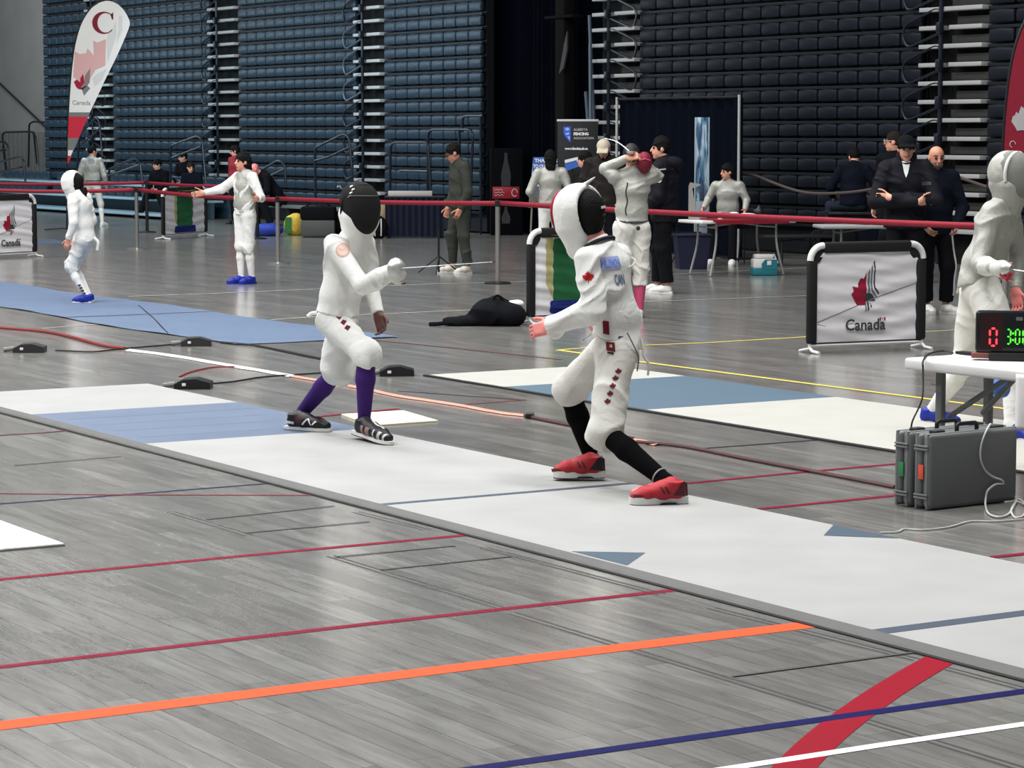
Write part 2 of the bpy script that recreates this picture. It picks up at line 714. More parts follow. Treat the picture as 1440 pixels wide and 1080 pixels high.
        for q in 'LR':
            dr = (J['wr' + q] - J['el' + q]).normalized()
            end = J['el' + q].lerp(J['wr' + q], arms)
            S.cone(J['sh' + q], J['el' + q], 0.056 * k + sleeve, 0.045 * k + sleeve, 0.03)
            S.cone(J['el' + q], end, 0.045 * k + sleeve, cuff_r * k + sleeve * 0.5, 0.02, None, [(npv(end), npv(dr))])
        # collar
        if collar:
            nu = (J['head'] - J['neck']).normalized()
            e = J['neck'] + nu * collar * k
            S.cone(J['neck'] - nu * 0.02, e, 0.072 * k + g * 0.3, 0.064 * k, 0.03, None, [(npv(e), npv(nu))])
        return s.add(S, name, m, folds(seed, amp, freq, npv((up + s.lat * 0.4).normalized())))

    def legs(s, m, name='breeches', r=(0.098, 0.072, 0.068), to=1.12, g=0.0, seed=3, amp=0.004, waist=0.35, h=None, knee_bulge=0.0, end_r=None, freq=22, hem=0.0):
        """trousers (to=2) or breeches ending a little under the knee (to=1.12)"""
        J, k = s.J, s.k
        S = Solid(h or s.h)
        fl = getattr(s, 'flat', 0.70)
        top = J['pelvis'].lerp(J['waist'], waist)
        upv = (J['waist'] - J['pelvis']).normalized()
        S.cone(top, J['pelvis'], 0.104 * k + g, 0.112 * k + g, 0.04, (npv(s.lat), fl), [(npv(top), npv(upv))])
        for q in 'LR':
            hp, kn, an = J['hip' + q], J['kn' + q], J['an' + q]
            dsh = (an - kn).normalized()
            S.cone(hp, kn, r[0] * k + g, r[1] * k + g, 0.045)
            if knee_bulge:
                S.ell(kn, (r[1] * k + knee_bulge,) * 3, None, 0.04)
            if to <= 1.5:
                e = kn.lerp(an, to - 1)
            else:
                e = kn.lerp(an, to - 1)
            er = (end_r or r[2]) * k + g
            S.cone(kn, e, r[1] * k + g, er, 0.03, None, [(npv(e), npv(dsh))])
        ax = (J['knR'] - J['hipR']).normalized()
        return s.add(S, name, m, folds(seed, amp, freq, npv((ax + s.lat * 0.5).normalized())))

    def sock(s, q, m, r=(0.050, 0.056, 0.037), start=0.05, name='sock'):
        J, k = s.J, s.k
        kn, an = J['kn' + q], J['an' + q]
        a = kn.lerp(an, start)
        mid = kn.lerp(an, 0.36)
        S = Solid(s.h * 0.8)
        S.cone(a, mid, r[0] * k, r[1] * k, 0.02)
        S.cone(mid, an, r[1] * k, r[2] * k, 0.02)
        S.cone(an, an.lerp(s.J['to' + q], 0.22) - V3((0, 0, 0.005)), r[2] * k, 0.036 * k, 0.02)
        return s.add(S, name, m)

    def shoe(s, q, m, ms, L=0.275, heel=None, toe=None, wid=1.0, sole_h=0.026, high=0.088, tall=1.0, name='shoe'):
        J, k = s.J, s.k
        an = J['an' + q]
        if heel is None:
            d = V3((J['to' + q].x - an.x, J['to' + q].y - an.y, 0)).normalized()
            heel = V3((an.x, an.y, J['to' + q].z)) - d * 0.06 * k
            toe = heel + d * L * k
        heel, toe = V3(heel), V3(toe)
        L = (toe - heel).length
        d = (toe - heel).normalized()
        lt = V3((0, 0, 1)).cross(d).normalized()
        up = d.cross(lt)
        P = lambda a, b: heel + d * a * L + up * b * tall
        S = Solid(s.h * 0.7)
        lo = [(npv(P(0, sole_h * 0.7)), npv(-up))]
        w = 0.040 * wid
        ln = npv(lt)
        S.cone(P(0.16, 0.045), P(0.45, 0.050), 0.036 * wid, 0.041 * wid, 0.03, (ln, 0.98), lo)
        S.cone(P(0.45, 0.050), P(0.72, 0.040), 0.041 * wid, 0.037 * wid, 0.03, (ln, 0.85), lo)
        S.cone(P(0.72, 0.040), P(0.89, 0.030), 0.037 * wid, 0.027 * wid, 0.02, (ln, 0.8), lo)
        c = P(0.2, high)
        S.cone(P(0.2, 0.045), P(0.2, high + 0.02), 0.040 * wid, 0.044 * wid, 0.02, None, lo + [(npv(P(0.12, high)), npv((up * 1 + d * 0.15).normalized()))])
        S.cone(P(0.45, 0.05), P(0.27, high - 0.012), 0.036 * wid, 0.036 * wid, 0.03, None, lo)
        o = s.add(S, name, m)
        half = [(-0.01, 0.012), (0.0, 0.026), (0.1, 0.034), (0.3, 0.034), (0.5, 0.039), (0.7, 0.046), (0.83, 0.043), (0.93, 0.032), (0.99, 0.014)]
        poly = [(a * L, -b * wid) for a, b in half] + [(a * L, b * wid) for a, b in reversed(half)]
        B = MB().prism(poly, heel + up * 0.001, d, lt, up * sole_h)
        so = B.build('sole', ms, o)
        MB().prism([(x * 0.995, y * 0.985) for x, y in poly], heel - up * 0.004, d, lt, up * 0.009).build('outsole', OUTSOLE, so)
        s.last_shoe = (heel, toe, d, lt, up, L)
        return o

    def hair(s, m, long=0.0, back=0.0, top=0.012, fringe=0.02, name='hair', bun=False):
        k, c, f, u, r = s.k, s.J['head'], s.f, s.u, s.r
        R = axes3(r, f, u)
        S = Solid(s.h * 0.85)
        n = (f * 0.80 - u * 0.60).normalized()
        cut = [(npv(c + f * 0.068 * k + u * (0.045 - fringe) * k), npv(n))]
        S.ell(c + u * 0.036 * k - f * 0.014 * k, (0.084 * k, 0.104 * k, (0.088 + top) * k), R, 0.02, cut)
        if long:
            S.cone(c - f * 0.055 * k + u * 0.02 * k, c - f * 0.07 * k - u * long * k, 0.07 * k, 0.05 * k, 0.03, (npv(r), 0.75))
        if back:
            S.ell(c - f * 0.04 * k - u * 0.03 * k, (0.078 * k, 0.07 * k, 0.07 * k), R, 0.03)
        if bun:
            S.ell(c - f * 0.11 * k + u * 0.03 * k, (0.035 * k,) * 3, R, 0.01)
        return s.add(S, name, m, folds(int(k * 1000), 0.007, 95, npv(u + r * 0.4)))

    def fencing_mask(s, m, mb, bib=True, ms=1.0):
        """convex wire mask with a padded bib under it"""
        k, c, f, u, r = s.k, s.J['head'], s.f, s.u, s.r
        R = axes3(r, f, u)
        S = Solid(s.h * 0.8)
        fc = npv(f)
        k = k * ms
        S.ell(c + f * 0.035 * k + u * 0.0, (0.108 * k, 0.125 * k, 0.150 * k), R, 0.03)
        S.ell(c + f * 0.075 * k - u * 0.065 * k, (0.070 * k, 0.085 * k, 0.085 * k), R, 0.04)
        S.ell(c - f * 0.02 * k + u * 0.035 * k, (0.106 * k, 0.118 * k, 0.112 * k), R, 0.03, [(npv(c - f * 0.085 * k), -fc)])
        o = s.add(S, 'mask', m)
        # raised edge round the mesh
        pts = []
        for i in range(24):
            a = 2 * math.pi * i / 24
            pts.append(c + f * (0.035 + 0.02 * math.sin(a) - 0.05 * abs(math.cos(a))) * k + r * 0.112 * k * math.cos(a) + u * (0.148 * math.sin(a)) * k)
        MB().tube(pts, 0.006 * k, 8, closed=True).build('mask_rim', m, o)
        if bib:
            S = Solid(s.h * 0.9)
            nk = s.J['neck']
            S.cone(c - u * 0.075 * k + f * 0.03 * k, nk + f * 0.055 * k - V3((0, 0, 0.045 * k)), 0.108 * k, 0.060 * k, 0.03, (npv(r), 0.93))
            S.cone(c - u * 0.06 * k - f * 0.03 * k, c - u * 0.11 * k - f * 0.02 * k, 0.105 * k, 0.09 * k, 0.03)
            s.add(S, 'bib', mb, parent=o)
        return o


def pose(H=1.72, yaw=0.0, seat=None, **ov):
    """joint positions for a standing figure; yaw 0 looks away from the camera (+Y), 180 at it.
    overrides are (left, forward, up) in fractions of H"""
    a = math.radians(yaw)
    f = V3((-math.sin(a), math.cos(a), 0))
    l = V3((-f.y, f.x, 0))
    D = dict(head=(0, .018, .928), neck=(0, 0, .845), chest=(0, .0, .745), waist=(0, .004, .62), pelvis=(0, 0, .53))
    for q, sg in (('L', 1), ('R', -1)):
        D['sh' + q] = (.106 * sg, 0, .812)
        D['el' + q] = (.135 * sg, -.015, .63)
        D['wr' + q] = (.138 * sg, .03, .485)
        D['hip' + q] = (.05 * sg, 0, .515)
        D['kn' + q] = (.058 * sg, .012, .285)
        D['an' + q] = (.060 * sg, -.012, .045)
        D['to' + q] = (.070 * sg, .085, 0.0)
    D.update(ov)
    J = {n: (l * p[0] + f * p[1] + V3((0, 0, p[2]))) * H for n, p in D.items()}
    return J, f, l
# ------------------------------------------------------------------ the two fencers on the front strip
PURPLE = mat('sock_purple', (0.050, 0.010, 0.165), 0.85, var=0.08)
PURPLE_DK = mat('sock_purple_dark', (0.016, 0.004, 0.050), 0.85)
BLACK_SOCK = mat('sock_black', (0.005, 0.005, 0.006), 0.95, var=0.2, spec=0.08)
RED_SHOE = mat('shoe_red', (0.46, 0.022, 0.035), 0.55, var=0.12, scale=60)
RED_DARK = mat('shoe_dark_red', (0.10, 0.012, 0.02), 0.6)
BLACK_SHOE = mat('shoe_black', (0.012, 0.012, 0.014), 0.45)
SILVER = mat('shoe_silver', (0.55, 0.53, 0.52), 0.4, var=0.1)
PINK_GREY = mat('shoe_mauve', (0.34, 0.22, 0.23), 0.6)
RED_INK = mat('leaf_red', (0.60, 0.012, 0.02), 0.8)
RED_DEEP = mat('badge_dark_red', (0.17, 0.006, 0.018), 0.8)
PEACH = mat('badge_peach', (0.66, 0.42, 0.34), 0.8)
BLUE_INK = mat('name_blue', (0.24, 0.33, 0.70), 0.8)
BLUE_INK2 = mat('name_blue_dark', (0.13, 0.17, 0.33), 0.8)
GUARD = mat('guard_silver', (0.62, 0.62, 0.60), 0.35, metal=0.55, var=0.05)
STEEL = mat('steel', (0.55, 0.55, 0.54), 0.3, metal=0.9)
GLOVE = mat('glove_white', (0.66, 0.66, 0.62), 0.75, var=0.06, scale=60, bump=0.2, bscale=300)
CORD = mat('cord_white', (0.7, 0.7, 0.66), 0.6)
DARK_TRIM = mat('trim_dark', (0.015, 0.015, 0.02), 0.7)

LEAF = [(0, 1), (.16, .66), (.36, .76), (.28, .28), (.50, .50), (.56, .38), (.86, .44), (.76, .16), (.88, .08), (.46, -.28), (.50, -.44), (.06, -.38), (.04, -.85),
        (-.04, -.85), (-.06, -.38), (-.50, -.44), (-.46, -.28), (-.88, .08), (-.76, .16), (-.86, .44), (-.56, .38), (-.50, .50), (-.28, .28), (-.36, .76), (-.16, .66)]


def leaf(r, flip=1):
    return [(x * r * flip, y * r) for x, y in LEAF]


def epee(label, hand, d, length=0.88, guard_r=0.066, cat='sword', drop=0.0):
    """bell guard, grip, blade and button of a fencing sword"""
    d = V3(d).normalized()
    t = thing('epee', label, cat, hand)
    x, y = frame_of(d)
    R = Matrix((x, y, d)).transposed()
    prof = [(0.010, 0.012), (0.03, 0.010), (guard_r * 0.8, -0.008), (guard_r, -0.034), (guard_r * 0.99, -0.038), (guard_r * 0.78, -0.014), (0.03, 0.004), (0.012, 0.006)]
    MB().lathe(prof, (0, 0, 0), 28, R).build('guard', GUARD, t)
    pts = [d * (0.01 + length * i / 12) + V3((0, 0, -drop * math.sin(math.pi * i / 12))) for i in range(13)]
    b = MB().tube(pts, [0.0048 - 0.0026 * i / 12 for i in range(13)], 6).build('blade', STEEL, t)
    MB().tube([pts[-1], pts[-1] + d * 0.016], 0.004, 8).build('button', DARK_TRIM, b)
    MB().tube([d * 0.0, d * -0.05, d * -0.12], [0.012, 0.014, 0.010], 8).build('grip', DARK_TRIM, t)
    return t


# ---- fencer in purple socks, facing right and a little towards us
YA = 16.05
BA = G(482, 612)
BA = V3((BA.x, YA, 0))


def A(px, py, dy=0.0):
    return W(px, py, YA + dy) - BA


fa = UX
ga_f, ga_b = G(513, 617), G(421, 603)
JA = dict(head=A(505, 291, -0.03), neck=A(493, 338), chest=A(488, 362), waist=A(479, 415), pelvis=A(474, 446, 0.0),
          shR=A(471, 346, -0.09), elR=A(510, 402, -0.28), wrR=A(548, 385, -0.45),
          shL=A(512, 343, 0.09), elL=A(521, 402, 0.10), wrL=A(532, 443, 0.0),
          hipR=A(470, 456, -0.05), knR=A(515, 499, -0.26), anR=A(512, 594, -0.25), toR=A(545, 621, -0.36),
          hipL=A(482, 458, 0.06), knL=A(474, 521, 0.10), anL=A(419, 587, 0.40), toL=A(458, 603, 0.36))
FA = Fig(BA, JA, (UX * 0.93 + V3((0, 0, -0.22))), size=0.98, h=0.0075, skin=SKIN_DARK,
         label='fencer lunging right in black mask, white uniform and purple socks', curl=(0.55, 1.45), eyes=False,
         palm=(V3((-0.6, -0.8, 0.1)), None), handdir=(None, V3((0.45, -0.75, 0.12))))
FA.flat = 0.74
jk = FA.jacket(WHITE_CLOTH, 0.010, hem=A(476, 441), hem_n=V3((-0.15, 0.0, -1)), seed=11, amp=0.016, sleeve=0.016, freq=22, cuff_r=0.04, flare=0.115)
br = FA.legs(WHITE_CLOTH, 'breeches', waist=0.6, r=(0.104, 0.082, 0.070), to=1.16, seed=5, amp=0.014, knee_bulge=0.003, freq=20)
for q in 'RL':
    FA.sock(q, PURPLE, start=0.1, r=(0.058, 0.060, 0.038))
sh = FA.shoe('R', BLACK_SHOE, SHOE_WHITE, heel=A(499, 609, -0.22), toe=G(551, 626, 0.020) - BA, wid=1.06, sole_h=0.02, tall=1.15)
he, to, d, lt, up, L = FA.last_shoe
for (a, m, w) in ((0.36, PINK_GREY, 0.045), (0.50, PINK_GREY, 0.035), (0.66, SILVER, 0.022), (0.78, SILVER, 0.022), (0.88, SILVER, 0.018)):
    decal('shoe_stripe', sh, [(-w * 0.5, -0.035), (w * 0.5, -0.035), (w * 0.5 + 0.012, 0.03), (-w * 0.5 + 0.012, 0.03)], he + d * a * L + up * 0.04 - lt * 0.03, d, up, m, sh, n=(-lt + up * 0.45), lift=0.003)
decal('shoe_stripe', sh, [(-0.07, -0.008), (0.07, -0.008), (0.07, 0.008), (-0.07, 0.008)], he + d * 0.62 * L + up * 0.06, d, lt, SILVER, sh, n=up, lift=0.003)
sh = FA.shoe('L', BLACK_SHOE, SHOE_WHITE, heel=G(402, 603, 0.020) - BA, toe=G(466, 607, 0.020) - BA, wid=1.06, sole_h=0.02, tall=1.15)
he, to, d, lt, up, L = FA.last_shoe
for poly in ([(0.0, 0.0), (0.016, 0.0), (0.012, 0.05), (0.0, 0.055)], [(0.01, -0.005), (0.09, -0.012), (0.09, 0.004), (0.02, 0.012)], [(0.15, -0.012), (0.165, -0.014), (0.2, 0.032), (0.19, 0.032)], [(0.19, 0.03), (0.2, 0.035), (0.222, -0.012), (0.212, -0.012)], [(0.222, -0.01), (0.235, -0.012), (0.262, 0.012), (0.25, 0.02)]):
    decal('shoe_stripe', sh, poly, he + up * 0.038, d, up, SHOE_WHITE, sh, n=(-lt + up * 0.25), lift=0.003)
decal('shoe_panel', sh, [(0.09, -0.005), (0.15, -0.005), (0.17, 0.03), (0.10, 0.05)], he + up * 0.04, d, up, mat('shoe_maroon', (0.07, 0.02, 0.03), 0.6), sh, n=(-lt + up * 0.25), lift=0.0025)
mk = FA.fencing_mask(MESH_BLACK, WHITE_CLOTH, ms=1.07)
hd, f, u, r = JA['head'], FA.f, FA.u, FA.r
# trim line over the crown and the maker's letters
tree = bvh_of(mk)
pts = []
for i in range(15):
    a = math.radians(-80 + 160 * i / 14)
    p = hd + u * (0.075 + 0.03 * math.cos(a)) + f * 0.02
    dd = (r * math.sin(a) + f * math.cos(a)).normalized()
    h_ = tree.ray_cast(p + dd * 0.4, -dd)
    if h_[0] is not None:
        pts.append(h_[0] + dd * 0.001)
MB().tube(pts, 0.0045, 6).build('mask_trim', mat('trim_grey', (0.09, 0.09, 0.09), 0.6), mk)
for (a, b) in ((491, 258), (494, 263), (491, 268), (489, 273), (476, 262)):
    decal('mask_mark', mk, [(-0.010, -0.006), (0.010, -0.002), (0.010, 0.004), (-0.008, 0.006)], A(a, b, -0.3), (1, 0, 0.3), (0, 0, 1), SHOE_WHITE, mk, n=(0, -1, 0.1), lift=0.003)
# badges
decal('shoulder_badge', jk, disc(0.045), A(483, 350, -0.3), (1, 0.0, 0.06), (0, 0, 1), PEACH, jk, n=(0.1, -1, 0.1), lift=0.003)
decal('badge_ring', jk, [(0.036 * math.cos(t), 0.036 * math.sin(t)) for t in [i * 0.4 for i in range(16)]], A(483, 350, -0.3), (1, 0, 0.06), (0, 0, 1), mat('badge_inner', (0.70, 0.52, 0.45), 0.8), jk, n=(0.1, -1, 0.1), lift=0.004)
decal('badge_mark', jk, [(-0.025, 0.01), (-0.005, -0.01), (0.028, 0.018), (-0.003, 0.0), (-0.02, 0.022)], A(483, 350, -0.3), (1, 0, 0.06), (0, 0, 1), PEACH, jk, n=(0.1, -1, 0.1), lift=0.005)
for (x, y) in ((470, 436), (474.5, 444), (481, 452), (487, 460)):
    decal('thigh_badge', br, [(-0.019, -0.004), (-0.004, 0.017), (0.02, 0.007), (0.004, -0.019)], A(x, y, -0.3), (1, 0, 0), (0, 0, 1), RED_DEEP, br, n=(0, -1, 0.1), lift=0.003)
MB().tube(smooth_path([A(446, 440, 0.0), A(438, 441, 0.0), A(433, 445, 0.0)]), [0.012] * 12 + [0.014], 8).build('strap_end', WHITE_CLOTH, br)
# gauntlet cuff over the sleeve
S = Solid(0.0075)
dr = (JA['wrR'] - JA['elR']).normalized()
S.cone(JA['elR'].lerp(JA['wrR'], 0.5), JA['wrR'], 0.060, 0.042, 0.02, None, [(npv(JA['elR'].lerp(JA['wrR'], 0.52)), npv(-dr))])
FA.hand(S, 'R', 1.45, V3((0.45, -0.75, 0.12)), None)
S.ell(JA['wrR'] + V3((0.45, -0.75, 0.12)).normalized() * 0.068, (0.060, 0.060, 0.058), None, 0.03)
FA.add(S, 'glove', GLOVE, folds(4, 0.003, 40, npv(dr)))
epee('silver epee held out by the fencer in purple socks', BA + JA['wrR'] + V3((0.45, -0.75, 0.12)).normalized() * 0.13 + V3((0.0, 0, 0.02)), (BA + A(690, 366, -1.2)) - (BA + A(566, 375, -0.55)), guard_r=0.067)

# ---- fencer in black socks and red shoes, seen from behind
YB = 13.75
BB = G(860, 690)
BB = V3((BB.x, YB, 0))


def B(px, py, dy=0.0):
    return W(px, py, YB + dy) - BB


JB = dict(head=B(822, 301, 0.03), neck=B(845, 346, 0.0), chest=B(851, 375), waist=B(866, 445), pelvis=B(868, 487),
          shL=B(825, 365, -0.12), elL=B(836, 440, -0.20), wrL=B(776, 459, -0.08),
          shR=B(871, 360, 0.10), elR=B(872, 428, 0.26), wrR=B(858, 452, 0.42),
          hipL=B(866, 500, -0.06), knL=B(850, 607, -0.22), anL=B(938, 678, -0.52), toL=B(893, 701, -0.56),
          hipR=B(852, 498, 0.06), knR=B(800, 548, 0.22), anR=B(834, 650, 0.44), toR=B(786, 666, 0.44))
FB = Fig(BB, JB, (V3((-0.72, 0.66, -0.12))), up=(-0.12, 0.1, 1), size=1.0, h=0.0075, skin=SKIN_PINK,
         label='fencer seen from behind in white uniform, black socks and red shoes', curl=(0.8, 1.3), eyes=False,
         handdir=(V3((-0.9, 0.25, -0.22)), V3((-0.35, 0.2, -0.12))), palm=(V3((0.1, 0.9, -0.4)), V3((-0.6, -0.3, -0.2))))
FB.flat = 0.76
jk = FB.jacket(WHITE_CLOTH, 0.008, hem=B(866, 478), hem_n=V3((-0.35, 0.0, -1)), seed=21, amp=0.013, sleeve=0.018, freq=21, cuff_r=0.044, collar=0.055, flare=0.112)
br = FB.legs(OFFWHITE, 'breeches', waist=0.62, r=(0.112, 0.088, 0.072), to=1.12, seed=9, amp=0.014, knee_bulge=0.003, freq=20)
for q in 'LR':
    FB.sock(q, BLACK_SOCK, start=0.05, r=(0.058, 0.060, 0.040))
    c = JB['kn' + q].lerp(JB['an' + q], 0.88)
    ax = (JB['an' + q] - JB['kn' + q]).normalized()
    x, y = frame_of(ax)
    so = FB.o.children[-1]
    MB().tube([c + (x * math.cos(t) + y * math.sin(t)) * 0.0455 for t in [i * math.pi / 8 for i in range(16)]], 0.005, 6, closed=True).build('sock_band', mat('sock_band_grey', (0.4, 0.4, 0.4), 0.8), so)
for q, he, to in (('L', G(966, 707, 0.020) - BB, G(885, 709, 0.020) - BB), ('R', G(850, 671, 0.034) - BB, G(777, 671, 0.034) - BB)):
    sh = FB.shoe(q, RED_SHOE, SHOE_WHITE, heel=he, toe=to, wid=1.12, sole_h=0.036, high=0.092, tall=1.22)
    he, to, d, lt, up, L = FB.last_shoe
    sd = lt if lt.y < 0 else -lt
    nn = sd + up * 0.35
    decal('heel_panel', sh, [(-0.005, 0.0), (0.085, 0.0), (0.06, 0.03), (0.03, 0.075), (0.0, 0.075)], he + up * 0.028, d, up, DARK_TRIM if q == 'R' else RED_DARK, sh, n=nn, lift=0.003)
    decal('toe_panel', sh, [(0.235, 0.0), (0.285, 0.0), (0.29, 0.02), (0.255, 0.012)], he + up * 0.026, d, up, RED_DARK, sh, n=nn, lift=0.003)
    for a in (0.10, 0.125):
        decal('shoe_stripe', sh, [(a, 0.005), (a + 0.012, 0.005), (a + 0.03, 0.045), (a + 0.02, 0.045)], he + up * 0.03, d, up, RED_DARK, sh, n=nn, lift=0.003)
    MB().prism([(0.05, -0.002), (0.16, -0.002), (0.14, 0.009), (0.07, 0.009)], he + sd * 0.046, d, up, sd * 0.002).build('outsole', DARK_TRIM, sh)
# head: hair, hood-like mask open at the back
hd, f, u, r = JB['head'], FB.f, FB.u, FB.r
R = axes3(r, f, u)
S = Solid(0.007)
S.ell(hd - f * 0.02 + u * 0.02, (0.086, 0.104, 0.112), R, 0.02)
S.ell(hd - f * 0.035 - u * 0.045, (0.070, 0.075, 0.085), R, 0.03)
hr = FB.add(S, 'hair', HAIR)
for (z, w, m, hh) in ((0.022, 0.030, SHOE_WHITE, 0.007), (-0.018, 0.022, mat('strap_grey', (0.05, 0.05, 0.055), 0.6), 0.006)):
    decal('mask_strap', hr, [(-w, -hh), (w, -hh + 0.006), (w, hh + 0.006), (-w, hh)], hd - f * 0.2 + u * z + r * 0.02, r, u, m, hr, n=-f, lift=0.006)
S = Solid(0.0075)
cut = [(npv(hd - f * 0.052 - u * 0.0), npv((-f + u * 0.08).normalized()))]
S.ell(hd + f * 0.035 + u * 0.01, (0.138, 0.158, 0.160), R, 0.02, cut)
S.cone(hd + f * 0.05 - u * 0.08, hd + f * 0.05 - u * 0.175, 0.112, 0.075, 0.03, (npv(r), 0.9), [(npv(hd - f * 0.03), npv(-f))])
S.cone(hd - f * 0.02 + u * 0.155, hd - f * 0.095 + u * 0.185, 0.012, 0.006, 0.01)
S.ell(hd - f * 0.03 + u * 0.0, (0.104, 0.19, 0.122), R, 0.015, op='sub')
mk = FB.add(S, 'mask', WHITE_CLOTH)
S = Solid(0.0075)
S.ell(hd + f * 0.075 + u * 0.0, (0.098, 0.120, 0.118), R, 0.02, [(npv(hd + f * 0.10), npv(-f))])
mm = FB.add(S, 'mask_mesh', MESH_BLACK, parent=mk)
pts = [hd + f * 0.135 + r * 0.108 * math.cos(i * math.pi / 12) + u * (0.012 + 0.124 * math.sin(i * math.pi / 12)) for i in range(24)]
MB().tube(pts, 0.010, 8, closed=True).build('mask_rim', mat('rim_red', (0.35, 0.01, 0.03), 0.7), mk)
# collar band
pts = []
nu = (JB['head'] - JB['neck']).normalized()
x = FB.lat
y = nu.cross(x)
for i in range(24):
    a = 2 * math.pi * i / 24
    pts.append(JB['neck'] + nu * 0.016 + x * 0.088 * math.cos(a) + y * 0.079 * math.sin(a))
MB().tube(pts, 0.010, 6, closed=True).build('collar_band', DARK_TRIM, jk)
# name and letters on the back, leaf on the sleeve
nb = V3((0.35, -0.95, 0.12)).normalized()
ax = V3((0.93, 0.33, 0.05)).normalized()
ay = V3((-0.2, 0.1, 1)).normalized()
cb = B(867, 369, -0.2)


def back_text(body, size, at, m, sq=1.0):
    b = text_mb(body, size, (0, 0, 0), (1, 0, 0), (0, 1, 0), 0, ext=0.0, bold=0.002, squeeze=sq)
    poly = [[(b.v[i].x, b.v[i].y) for i in q] for q in b.f]
    tree = bvh_of(jk)
    vs = []
    for p in b.v:
        w = at + ax * p.x + ay * p.y
        h = tree.ray_cast(w + nb * 0.3, -nb)
        vs.append(h[0] + nb * 0.004 if h[0] is not None else w)
    o = link('back_lettering', mesh_from('back_lettering', vs, b.f), m, jk)
    o['label'] = 'blue letters on the back of the jacket'


decal('name_panel', jk, [(-0.060, -0.036), (0.062, -0.030), (0.060, 0.040), (-0.062, 0.034)], cb, ax, ay, mat('name_pale', (0.42, 0.47, 0.74), 0.8), jk, n=nb, lift=0.0025)
back_text('HLIMN', 0.056, cb, BLUE_INK, 0.72)
back_text('CAN', 0.075, B(882, 392, -0.2), BLUE_INK2, 0.42)
decal('sleeve_leaf', jk, leaf(0.036), B(821, 388, -0.4), V3((1, -0.1, 0.1)), V3((-0.1, 0, 1)), RED_INK, jk, n=(-0.15, -1, 0.1), lift=0.003)
for (x, y, w, h, m, tgt) in ((848, 463, 0.017, 0.036, RED_DEEP, jk), (855, 490, 0.024, 0.024, RED_DEEP, br), (855, 499, 0.017, 0.006, DARK_TRIM, br)):
    decal('maker_tag', tgt, [(-w, -h + 0.004), (w, -h), (w * 0.8, h), (-w * 1.2, h)], B(x, y, -0.4), (1, 0, -0.1), (0, 0, 1), m, tgt, n=(-0.1, -1, 0.05), lift=0.003)
decal('maker_mark', br, [(-0.008, -0.006), (0.008, -0.008), (0.006, 0.010), (-0.008, 0.008)], B(855, 489, -0.4), (1, 0, 0), (0, 0, 1), PEACH, br, n=(-0.1, -1, 0.05), lift=0.005)
for (x, y) in ((866.5, 522), (862.5, 532), (859, 543), (855.5, 554), (852, 565)):
    decal('thigh_leaf', br, leaf(0.020), B(x, y, -0.4), (1, 0, 0.1), (-0.1, 0, 1), RED_DEEP, br, n=(-0.1, -1, 0.1), lift=0.003)
decal('belt_strap', br, [(-0.036, -0.012), (0.036, -0.004), (0.034, 0.016), (-0.034, 0.006)], B(890, 467, -0.3), (1, 0.1, 0.25), (0, 0, 1), DARK_TRIM, br, n=(0.2, -1, 0.15), lift=0.006)
# body wire hanging at the hip
tr = FB.o
MB().tube(smooth_path([B(898, 466, 0.0), B(903, 482, -0.02), B(905, 500, -0.03), B(912, 512, -0.03), B(911, 528, -0.03)]), 0.006, 6).build('body_wire', CORD, tr)
MB().tube(smooth_path([B(882, 468, -0.13), B(892, 488, -0.12), B(898, 503, -0.08), B(896, 522, -0.05)]), 0.0035, 6).build('body_wire', mat('cord_grey', (0.18, 0.18, 0.17), 0.6), tr)
MB().tube(smooth_path([B(884, 376, -0.02), B(891, 372, 0.0), B(893, 366, 0.02), B(888, 362, 0.04)]), 0.004, 6).build('cord_loop', CORD, tr)
d = (B(826, 474, 1.25) - B(858, 452, 0.42)).normalized()
epee('epee held low in front of the fencer in black socks', BB + JB['wrR'] + d * 0.10, d, guard_r=0.062)
